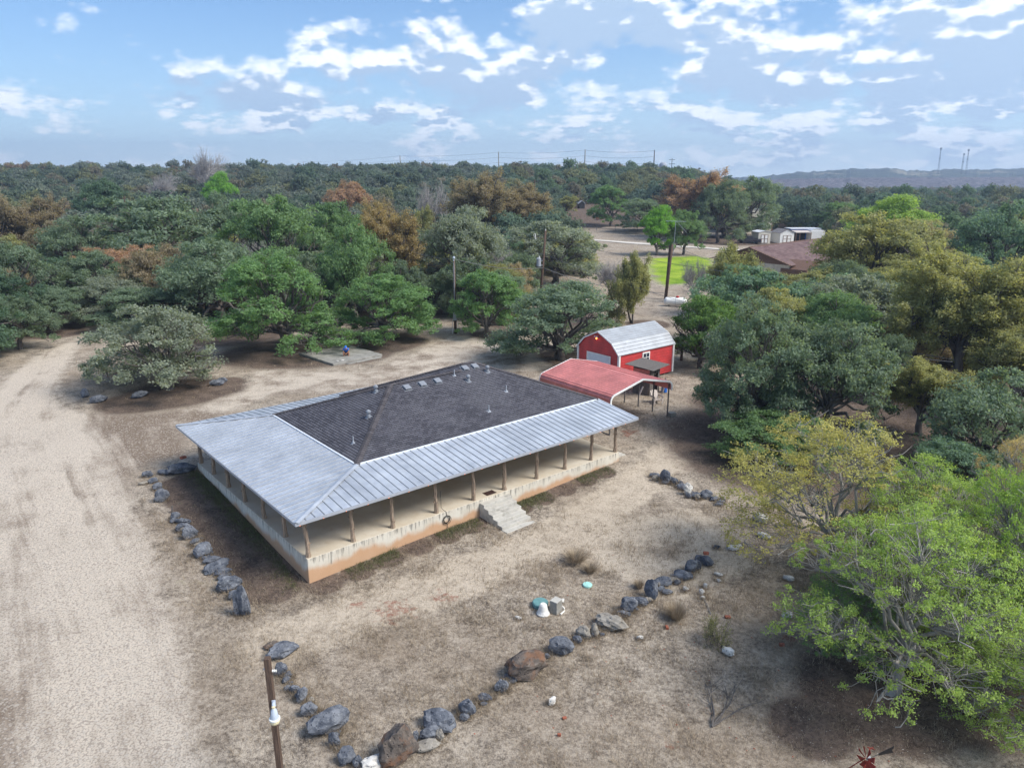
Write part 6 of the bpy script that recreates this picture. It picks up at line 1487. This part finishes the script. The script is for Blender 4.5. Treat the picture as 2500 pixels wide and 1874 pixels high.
    # lower front wing whose gable shows at left
    b = MB(); b.extrude([(.4, 0), (5.4, 0), (5.4, 2.0), (2.9, 3.3), (.4, 2.0)], 'y', -wd - 2.4, -wd + 2); b.build('wing', MT['trim_brown'], r)
    # pickup
    p = G(1829, 594); t = empty('pickup_truck', p, radians(158), 'dark pickup truck parked beside the pale sheds', 'truck')
    b = MB(); b.extrude([(2.85, .42), (2.85, .95), (2.7, 1.08), (1.35, 1.18), (-.85, 1.16), (-2.85, 1.16), (-2.85, .5), (-2.3, .42)], 'y', -.95, .95); b.build('body', MT['truck'], t, bevel=.05)
    b = MB(); b.extrude([(1.3, 1.16), (.62, 1.82), (-.75, 1.85), (-1.0, 1.16)], 'y', -.82, .82); cb = b.build('cab', MT['truck'], t, bevel=.05)
    for s in (-1, 1):
        b = MB(); b.extrude([(1.08, 1.22), (.58, 1.72), (.05, 1.75), (.05, 1.22)], 'y', s * .815, s * .84); b.build('window', MT['glass'], cb)
        b = MB(); b.extrude([(-.05, 1.22), (-.05, 1.75), (-.70, 1.75), (-.82, 1.22)], 'y', s * .815, s * .84); b.build('window', MT['glass'], cb)
    b = MB(); b.add([(-1.015, -.7, 1.24), (-1.015, .7, 1.24), (-.79, .68, 1.78), (-.79, -.68, 1.78)], [(0, 1, 2, 3)]); b.build('rear_window', MT['glass'], cb)
    b = MB(); b.bx(-2.80, -1.1, -.78, .78, 1.12, 1.165); b.build('truck_bed', MT['black'], t)
    b = MB(); b.bx(-2.93, -2.86, -.75, .75, .62, 1.15); b.build('tailgate', MT['truck'], t, bevel=.01)
    b = MB(); b.bx(-3.05, -2.88, -.95, .95, .42, .60); b.build('bumper', MT['chrome'], t, bevel=.02)
    for s in (-1, 1):
        b = MB(); b.bx(-2.92, -2.86, s * .78, s * .94, .72, 1.1); b.build('tail_light', MT['tail_red'], t)
        b = MB(); b.bx(2.80, 2.88, s * .6, s * .92, .75, .95); b.build('headlight', MT['white'], t)
        for x in (1.85, -1.75):
            b = MB(); b.lathe([(.2, -.13), (.39, -.13), (.41, -.09), (.41, .09), (.39, .13), (.2, .13)], 18, (x, s * .88, .4), 'y'); wv = b.build('wheel', MT['tyre'], t)
            b = MB(); b.lathe([(0, -.125), (.21, -.125), (.21, .125), (0, .125)], 12, (x, s * .88, .4), 'y'); b.build('rim', MT['chrome'], wv)
    # trailer home
    c = at_z(2330, 585, .0); r = empty('trailer_home', (c.x, c.y, -.3), radians(-6), 'long white trailer home behind the trees on the right', 'house')
    b = MB(); b.bx(-9, 9, 0, 4.2, .4, 3.0); b.build('wall', MT['white'], r)
    b = MB(); b.extrude([(-.3, 2.95), (2.1, 3.75), (4.5, 2.95), (2.1, 3.55)], 'x', -9.3, 9.3); b.build('roof', MT['roof_white'], r)
    b = MB(); b.bx(-6.5, -3.0, -2.4, -.02, 1.9, 2.05); b.build('awning', MT['roof_white'], r)
    for x in (-6.4, -3.2): b = MB(); b.bx(x - .1, x + .1, -2.35, -2.15, 0, 1.9); b.build('awning_post', MT['white'], r)
    for x in (-7, -1.5, 3): b = MB(); b.bx(x - .6, x + .6, -.03, -.001, 1.4, 2.4); b.build('window', MT['glass'], r)
    # white gabled hut and dark trailer at the field end, feeder, fence
    p = G(1421, 510); gable_shed('field_hut', p + Vector((0, 1, 0)), .1, 2.2, 3, 1.9, 2.9, 'small dark hut with white roof at the far end of the field', door=False, wall='dark', roofm=MT['roof_white'])
    b = MB(); b.box((0, 0, .55), (1.9, .9, .12)); b.box((0, -.75, .35), (1.9, .3, .08)); b.box((0, .75, .35), (1.9, .3, .08))
    for x in (-.7, .7): b.beam((x, -.7, -.1), (x, .3, .55), .1); b.beam((x, .7, -.1), (x, -.3, .55), .1)
    tag(b.build('picnic_table', MT['rust'], None, G(1462, 536), (0, 0, .2)), 'reddish picnic table in the far field', 'table')
    fence_root = empty('wire_fence', G(1455, 566), 0, 'thin post and wire fence across the far field', 'fence'); f0 = fence_root.location
    pts = [G(x, 562 + (x - 1440) * .02) for x in (1400, 1440, 1456, 1502, 1556, 1600)]
    for q in pts: b = MB(); b.tube([q - f0 + Vector((0, 0, -.2)), q - f0 + Vector((0, 0, 1.35))], .06, 6); b.build('post', MT['post_steel'], fence_root)
    for z in (.45, .85, 1.25):
        b = MB(); b.tube([q - f0 + Vector((0, 0, z)) for q in pts], .012, 4, False); b.build('wire', MT['cable'], fence_root)
far_yard()
# ------------------------------------------------------------------ skyline: line poles, water tower, masts
def skyline():
    ends = []
    for i, (x, ty, y, lab) in enumerate([(1414, 324, 600, 'tallest dark steel line pole right on the skyline'), (1264, 323, 640, 'second line pole from the right on the skyline'), (1077, 328, 700, 'third line pole from the right on the skyline'), (864, 336, 820, 'fourth line pole from the right on the skyline'), (655, 349, 1100, 'farthest line pole left on the skyline')]):
        top = at_y(x * K, ty * K, y); g = float(gz(top.x, top.y)); b = MB(); b.tube([(0, 0, 0), (0, 0, top.z - g)], [.62, .34], 8); o = b.build('line_pole', simple('weathered_steel_pole_%d' % i, (.10, .075, .065) if i == 0 else (.32, .28, .22), .8), None, (top.x, top.y, g)); tag(o, lab, 'pole', 'transmission poles on the skyline'); ends.append(top)
    ends.insert(0, ends[0] + Vector((200, 25, -32)))
    SP = ['tallest dark pole and the second pole', 'second and third skyline poles', 'third and fourth skyline poles', 'fourth and farthest skyline poles']
    for a, c, sp in zip(ends[1:-1], ends[2:], SP):
        for dz, w_ in ((0, 'top'), (4.5, 'middle'), (9, 'lowest')): wire('transmission_line', a - Vector((0, 0, dz + .5)), c - Vector((0, 0, dz + .5)), 1.5, w_ + ' thin line strung between the ' + sp, .075, 10, 'cable', 'cable', 'transmission lines')
    top = at_y(1452 * K, 342 * K, 560); g = float(gz(top.x, top.y)); b = MB(); h = top.z - g; b.tube([(0, 0, 0), (0, 0, h)], [.3, .2], 6); b.beam((-2.2, 0, h - 1), (2.2, 0, h - 1), .3); b.beam((-2.2, 0, h - 4), (2.2, 0, h - 4), .3); tag(b.build('line_pole', MT['dark'], None, (top.x, top.y, g)), 'double cross armed pole beside the water tower', 'pole')
    c = at_y(1432 * K, 359 * K, 1000); g = c.z - 32; r = empty('water_tower', (c.x, c.y, g), 0, 'distant bulb topped water tower on the skyline', 'water tower')
    b = MB(); b.lathe([(1.6, 0), (1.2, 6), (1.2, 26)], 12); b.build('stem', MT['grey_metal'], r); b = MB(); b.lathe([(1.2, 25), (3.2, 28), (5, 31), (5, 34), (3, 36.5), (0, 37)], 16); b.build('tank', MT['grey_metal'], r, smooth=True)
    for x, ty, lab in ((2033, 319, 'left one of three radio masts on the far ridge'), (2083, 331, 'middle shorter one of three radio masts on the far ridge'), (2093, 322, 'right one of three radio masts on the far ridge')):
        top = at_y(x * K, ty * K, 1950); fx, fz = at_y((x - 5) * K, 364 * K, 1950).x, 20; b = MB()
        for s in (-1, 1): b.tube([(fx - top.x + s * 2.2, s * 1, 0), (s * .9, 0, top.z - fz)], .45, 4)
        for k in range(9): f = k / 9; b.beam(((fx - top.x) * (1 - f) - 1.6 + f, 0, (top.z - fz) * f), ((fx - top.x) * (1 - f) + 1.6 - f, 0, (top.z - fz) * (f + .08)), .4)
        b.box((0, 0, top.z - fz - 3), (4, 2, 4)); b.box(((fx - top.x) * .4, 0, (top.z - fz) * .6), (3, 2, 3)); tag(b.build('radio_mast', MT['dark'], None, (top.x, top.y, fz)), lab, 'mast', 'radio masts')
    for x, y, ty, yy, lab in ((1155, 400, 388, 215, 'dark pole rising from the woods behind the tall brown elms'), (268, 440, 424, 160, 'grey pole standing in the grey woods on the left'), (2005, 520, 477, 185, 'leaning dark pole in front of the trailer home'), (1975, 440, 427, 230, 'pole with a cross arm behind the fresh bright green treetop')):
        top = at_y(x * K, ty * K, yy); g = float(gz(top.x, top.y)); b = MB(); h = top.z - g; b.tube([(-.6 if 'leaning' in lab else 0, 0, 0), (0, 0, h)], [.2, .15], 7); b.beam((-1, 0, h - .5), (1, 0, h - .5), .12); tag(b.build('wood_pole', MT['pole'], None, (top.x, top.y, g)), lab, 'pole')
skyline()
# ------------------------------------------------------------------ yard plants, branches, windmill
def yard_bits():
    rng = np.random.default_rng(9)
    def tuftplant(p, n, h, w, spread=.6):
        V, Fq, T_ = [], [], []
        for i in range(n):
            a = rng.uniform(0, 6.28); t = rng.uniform(.05, spread); d = np.array([cos(a) * t, sin(a) * t, 1.]); d /= np.linalg.norm(d); L = h * rng.uniform(.5, 1.1); s = np.array([-sin(a), cos(a), 0]) * w
            b0 = np.array([cos(a), sin(a), 0]) * rng.uniform(0, h * .25); c = b0 + d * L; m_ = b0 + d * L * .5 + np.array([0, 0, .04])
            k = len(V); V += [b0 - s, b0 + s, m_ + s * .8, m_ - s * .8, c + s * .1, c - s * .1]; Fq += [(k, k + 1, k + 2, k + 3), (k + 3, k + 2, k + 4, k + 5)]; T_ += [rng.uniform(0, 1)] * 6
        return np.array(V), np.array(Fq), np.array(T_)
    p = G(1745, 1570)
    leaf, (W, WF) = ramify(301, levels=3, nch=(7, 5, 4), L0=.5, shrink=(.8, .6, .5), spread=(35, 40, 45), r0=.02, leafK=6, leaf_size=.06, clump=.10, sides=(4, 3, 3), first=.1, multi=3, leaf_levels=(1, 2, 3))
    r = empty('green_bush', p, 0, 'small olive green bush near the loose white stones', 'bush'); c = link('foliage', np_mesh('foliage', *leaf[:2], MT['leaf'], False, {'tint': ('POINT', leaf[2])}), r, (0, 0, 0), None, (.62, .62, 1.25)); c.color = (*LV['olive'], 1); link('stem', np_mesh('stem', W, WF, MT['bark']), r, (0, 0, 0), None, (.62, .62, 1.25))
    def brush(p, R, H, lab, dark=0.0, n=900, nm='dry_brush'):
        V, Fq, T_ = tuftplant(p, n, 1.0, .008, 1.4); V = V * np.array([R, R, H]); o = link(nm, np_mesh(nm, V, Fq, MT['grass'], False, {'tint': ('POINT', np.clip(T_ * (.95 - dark) + .1, 0, 1)), 'green': ('POINT', T_ * 0)}), None, p); tag(o, lab, 'bush')
    brush(G(1650, 1510), .75, .8, 'round grey clump of dry brush right of the front row'); brush(G(1405, 1370), .9, .55, 'tan dry grass clump above the aqua lid', -.25); brush(G(1440, 1395), .6, .4, 'small dry grass clump right above the aqua lid', -.1); brush(G(1560, 1455 - 20), .4, .45, 'dry grass clump beside the rounded rock of the front row')
    # fallen branch, pale stick
    def branch(px, lab, L, n, nm, seed):
        r_ = random.Random(seed); base = G(*px); m_ = MB()
        for k in range(n):
            a = r_.uniform(.1, 1.6); P = [Vector((0, 0, .05))]; d = Vector((cos(a), sin(a), .1)); curv = r_.uniform(-.25, .12)
            for j in range(8): d = Matrix.Rotation(curv + r_.uniform(-.15, .15), 3, 'Z') @ d; q = P[-1] + d * L / 8 * r_.uniform(.8, 1.2); q.z = .06 + r_.uniform(0, .12); P.append(q)
            m_.tube(P, [.032 - .0032 * j for j in range(9)], 5)
            for j in (3, 5, 6): e = Vector((r_.uniform(-1, 1), r_.uniform(-.5, 1), .1)).normalized(); m_.tube([P[j], P[j] + e * .3, P[j] + e * .65 + Vector((.1, .1, 0))], [.014, .010, .005], 4)
        tag(m_.build(nm, MT['wood_grey'], None, base), lab, 'branch')
    branch((1738, 1776), 'pale fallen branch lying in the dry grass at the lower right', 2.6, 5, 'fallen_branch', 5)
    b = MB(); a, c = G(1718, 1462), G(1735, 1500); b.tube([(0, 0, .03), tuple((c - a) * .5 + Vector((.03, 0, .05))), tuple(c - a + Vector((0, 0, .03)))], .018, 5); tag(b.build('stick', MT['bark_pale'], None, a), 'thin pale stick pointing from the stone trio to the green bush', 'stick')
    b = MB(); P = [G(1815, 860) + Vector((0, 0, .3)), G(1815, 860) + Vector((.8, 0, 1))]
    # fallen limbs near the meter pole
    for k, (a, c, lab) in enumerate((((1030, 757), (1075, 742), 'dead log lying left of the meter pole'), ((1000, 722), (1050, 724), 'thin dead branch behind the log by the meter pole'))):
        A_, C_ = G(*a), G(*c); b = MB(); b.tube([(0, 0, .15), tuple((C_ - A_) * .5 + Vector((0, .3, .3))), tuple(C_ - A_ + Vector((0, 0, .5)))], [.16, .12, .07], 6); tag(b.build('dead_log', MT['bark'], None, A_), lab, 'log')
    for k, (x, y, lab) in enumerate(((1047, 754, 'dark stump left of the meter pole behind the log'), (1060, 792, 'thin short post left of the meter pole near the drive'))):
        p = G(x, y); b = MB(); b.tube([(0, 0, -.1), (.02, 0, .6 + .2 * k)], [.16 - .1 * k, .13 - .08 * k], 7); tag(b.build('stump', MT['bark'], None, p), lab, 'stump')
    # ornamental windmill
    hub = at_y(2121, 1850, 18.2); g = float(gz(hub.x, hub.y)); r = empty('garden_windmill', (hub.x, hub.y, g), .0, 'rusty red garden windmill with a dark arrow tail cut by the bottom edge', 'windmill'); h = hub.z - g
    for sx in (-1, 1):
        for sy in (-1, 1): b = MB(); b.beam((sx * .38, sy * .38 + .25, 0), (sx * .05, sy * .05 + .05, h - .08), .03); b.build('leg', MT['rust'], r)
    for z in (.3, .9, 1.5): b = MB(); w_ = .38 * (1 - z / h) + .05; b.beam((-w_, -w_ + .2 * (1 - z / h), z), (w_, w_, z), .02); b.beam((-w_, w_, z), (w_, -w_ + .2 * (1 - z / h), z), .02); b.build('brace', MT['rust'], r)
    fan_n = Vector((-.93, -.28, .1)).normalized(); e1 = fan_n.cross(Vector((0, 0, 1))).normalized(); e2 = e1.cross(fan_n); hp = Vector((-.08, -.02, h))
    for k in range(8):
        a = k * pi / 4 + .2; d = e1 * cos(a) + e2 * sin(a); t = (-e1 * sin(a) + e2 * cos(a)); tw = t * .85 + fan_n * .45
        b = MB(); P = [hp + d * .06 - tw * .02, hp + d * .06 + tw * .02, hp + d * .34 + tw * .10, hp + d * .34 - tw * .10]; th = fan_n * .008
        b.add(P + [q + th for q in P], [(0, 1, 2, 3), (7, 6, 5, 4), (0, 4, 5, 1), (1, 5, 6, 2), (2, 6, 7, 3), (3, 7, 4, 0)]); b.build('blade', MT['rust'], r)
    b = MB(); b.lathe([(0, -.05), (.05, -.05), (.06, .05), (0, .06)], 10, (0, 0, h)); b.build('hub', MT['grey_metal'], r)
    tv = Vector((.88, .36, -.03)).normalized(); b = MB(); b.tube([hp, hp + tv * .62], .014, 6); b.build('tail_rod', MT['black'], r)
    b = MB(); q0 = hp + tv * .5; u = Vector((0, 0, 1)); P = [q0 + u * .03, q0 + tv * .62 + u * .11, q0 + tv * .54, q0 + tv * .62 - u * .11, q0 - u * .03]; s_ = tv.cross(u) * .012; b.add([q - s_ for q in P] + [q + s_ for q in P], [(0, 1, 2, 3, 4), (9, 8, 7, 6, 5)] + [(i, i + 5, (i + 1) % 5 + 5, (i + 1) % 5) for i in range(5)]); b.build('tail_vane', MT['black'], r)
yard_bits()
# ------------------------------------------------------------------ dry grass, weeds along the slab, gravel, leaf litter, red chips
def blades(n_t, per, region, seed, hmin, hmax, lean, width, green=0.0, tint=(0, 1), name='dry_grass', mask=None, label=None, clump=.06):
    rng = np.random.default_rng(seed); X, Y = region(rng, n_t)
    if mask is not None: k = mask(np.stack([X, Y], 1)); k = rng.random(len(X)) < k; X, Y = X[k], Y[k]
    Z = gz(X, Y); n = len(X); B = n * per
    sc = np.repeat(rng.uniform(.5, 1.25, n) * (.6 + .8 * (np.sin(X * .9) * np.sin(Y * 1.1 + X * .3) * .5 + .5)), per)
    bx_ = np.repeat(X, per) + rng.normal(size=B) * clump; by_ = np.repeat(Y, per) + rng.normal(size=B) * clump; bz = np.repeat(Z, per) - .01
    a = rng.uniform(0, 2 * pi, B); L = rng.uniform(hmin, hmax, B) * sc; ln = rng.uniform(.2, lean, B)
    w = width * rng.uniform(.6, 1.3, B) * (np.repeat(Y, per) / 30) ** .6
    dx, dy = np.cos(a), np.sin(a); px, py = -dy * w, dx * w
    V = np.zeros((B, 4, 3)); V[:, 0] = np.stack([bx_ - px, by_ - py, bz], 1); V[:, 1] = np.stack([bx_ + px, by_ + py, bz], 1)
    tx, ty, tz = bx_ + dx * L * ln, by_ + dy * L * ln, bz + L * np.sqrt(np.maximum(.05, 1 - (ln * .75) ** 2))
    V[:, 2] = np.stack([tx + px * .3, ty + py * .3, tz], 1); V[:, 3] = np.stack([tx - px * .3, ty - py * .3, tz], 1)
    ti = np.clip(np.repeat(rng.uniform(*tint, n), per) * .5 + rng.uniform(*tint, B) * .5, 0, 1)
    me = np_mesh(name, V.reshape(-1, 3), np.arange(B * 4).reshape(-1, 4), MT['grass'], False, {'tint': ('POINT', np.repeat(ti, 4)), 'green': ('POINT', np.full(B * 4, green))})
    return tag(link(name, me), label, kind='stuff')
HPOLY = np.array([list(hw(u, v).xy) for u, v in ((-.1, -.1), (SL + .1, -.1), (SL + .1, SW + .1), (-.1, SW + .1))])
STEPS = np.array([list(hw(u, v).xy) for u, v in ((9.3, .1), (9.3, -2.3), (11.4, -2.3), (11.4, .1))])
def yard_mask(P):
    k = 1 - sst(-2.2, 1.0, sdist(P, DRIVE)); k *= (sdist(P, HPOLY) < 0) * (sdist(P, STEPS) < 0)
    lit = np.zeros(len(P))
    for c, r in LITTER_DARK: lit = np.maximum(lit, 1 - sst(r * .5, r * 1.1, np.hypot(P[:, 0] - c.x, P[:, 1] - c.y)))
    pl = np.zeros(len(P))
    for L_ in PALE: pl = np.maximum(pl, 1 - sst(.3, 1.6, sdist(P, L_, False)[0]))
    return k * (1 - lit * .8) * (1 - pl * .75)
def fan(y0, y1, power=.5):
    def f(rng, n):
        u = rng.random(n); y = y0 + (y1 - y0) * u ** (1 / (1 + power)) if power > 0 else y0 + (y1 - y0) * u; t = rng.uniform(-.76, .76, n); return t * (y + 6), y
    return f
blades(42000, 6, fan(12, 34, .5), 1, .05, .18, 1.1, .0065, mask=yard_mask, clump=.05)
blades(26000, 4, fan(34, 66, .4), 2, .06, .17, 1.1, .0075, mask=yard_mask, clump=.07)
blades(22000, 8, fan(12, 36, .5), 3, .12, .34, 1.2, .006, mask=lambda P: yard_mask(P) * (np.sin(P[:, 0] * 1.3) * np.sin(P[:, 1] * 1.7 + P[:, 0]) > .1), tint=(0, 1), clump=.09, name='tall_dry_grass')
def near_rocks(rng, n):
    R = [o for o in COL.objects if o.name.startswith('rock') and o.get('category') == 'rock' and o.location.y < 50]
    i = rng.integers(0, len(R), n); a = rng.uniform(0, 6.28, n); d = rng.uniform(.45, 1.0, n); x = np.array([R[k].location.x + cos(t) * (R[k].scale[0] * .55 * q + .05) for k, t, q in zip(i, a, d)]); y = np.array([R[k].location.y + sin(t) * (R[k].scale[1] * .55 * q + .05) for k, t, q in zip(i, a, d)]); return x, y
blades(3400, 7, near_rocks, 4, .12, .34, 1.0, .006, tint=(0, .9), clump=.07, name='grass_round_rocks')
def along_slab(rng, n):
    k = rng.random(n); u = np.where(k < .6, rng.uniform(-.2, SL, n), -np.abs(rng.normal(0, .4, n)) - .08); v = np.where(k < .6, -np.abs(rng.normal(0, .45, n)) - .08, rng.uniform(-.2, SW, n)); c, s = cos(YAW), sin(YAW); return HA.x + u * c - v * s, HA.y + u * s + v * c
blades(5200, 6, along_slab, 5, .05, .15, 1.1, .008, green=.62, mask=lambda P: (sdist(P, STEPS) < 0) * 1.0 * (np.sin(P[:, 0] * 1.1 + P[:, 1] * .7) > -.1), name='green_weeds', tint=(0, .6))
def pebbles(n, region, mask, seed, s0, s1, name, mat, label=None):
    rng = np.random.default_rng(seed); X, Y = region(rng, n); P = np.stack([X, Y], 1); k = rng.random(n) < mask(P); X, Y = X[k], Y[k]; n = len(X); Z = gz(X, Y)
    base = np.array([(1, 0, 0), (0, 1, 0), (-1, 0, 0), (0, -1, 0), (.15, .1, .8)]); Fc = np.array([(0, 1, 4), (1, 2, 4), (2, 3, 4), (3, 0, 4)])
    a = rng.uniform(0, 6.28, n); s = rng.uniform(s0, s1, n) ** 1.0; sx = s * rng.uniform(.7, 1.4, n); sz = s * rng.uniform(.5, 1, n)
    c, si = np.cos(a)[:, None], np.sin(a)[:, None]; bx_ = base[None, :, 0] * sx[:, None]; by_ = base[None, :, 1] * s[:, None]
    V = np.stack([bx_ * c - by_ * si + X[:, None], bx_ * si + by_ * c + Y[:, None], base[None, :, 2] * sz[:, None] + Z[:, None] - .004], -1).reshape(-1, 3)
    F_ = (Fc[None] + np.arange(n)[:, None, None] * 5).reshape(-1, 3)
    return tag(link(name, np_mesh(name, V, F_, mat)), label, kind='stuff')
pebbles(14000, fan(11, 48, .3), lambda P: sst(-2.5, 1.5, sdist(P, DRIVE)) * .8, 11, .010, .028, 'gravel', MT['pebble'])
pebbles(16000, fan(11, 30, .3), lambda P: np.exp(-np.hypot(P[:, 0] - 13, (P[:, 1] - 17.5) * 1.1) ** 2 / 30) * (sdist(P, DRIVE) < 0), 12, .014, .034, 'loose_stones', MT['pebble'])
pebbles(1100, fan(12, 34, .3), lambda P: (sdist(P, DRIVE) < -1) * np.exp(-np.hypot(P[:, 0] - 7, P[:, 1] - 22) ** 2 / 45), 13, .02, .045, 'brick_chips', MT['brick'])
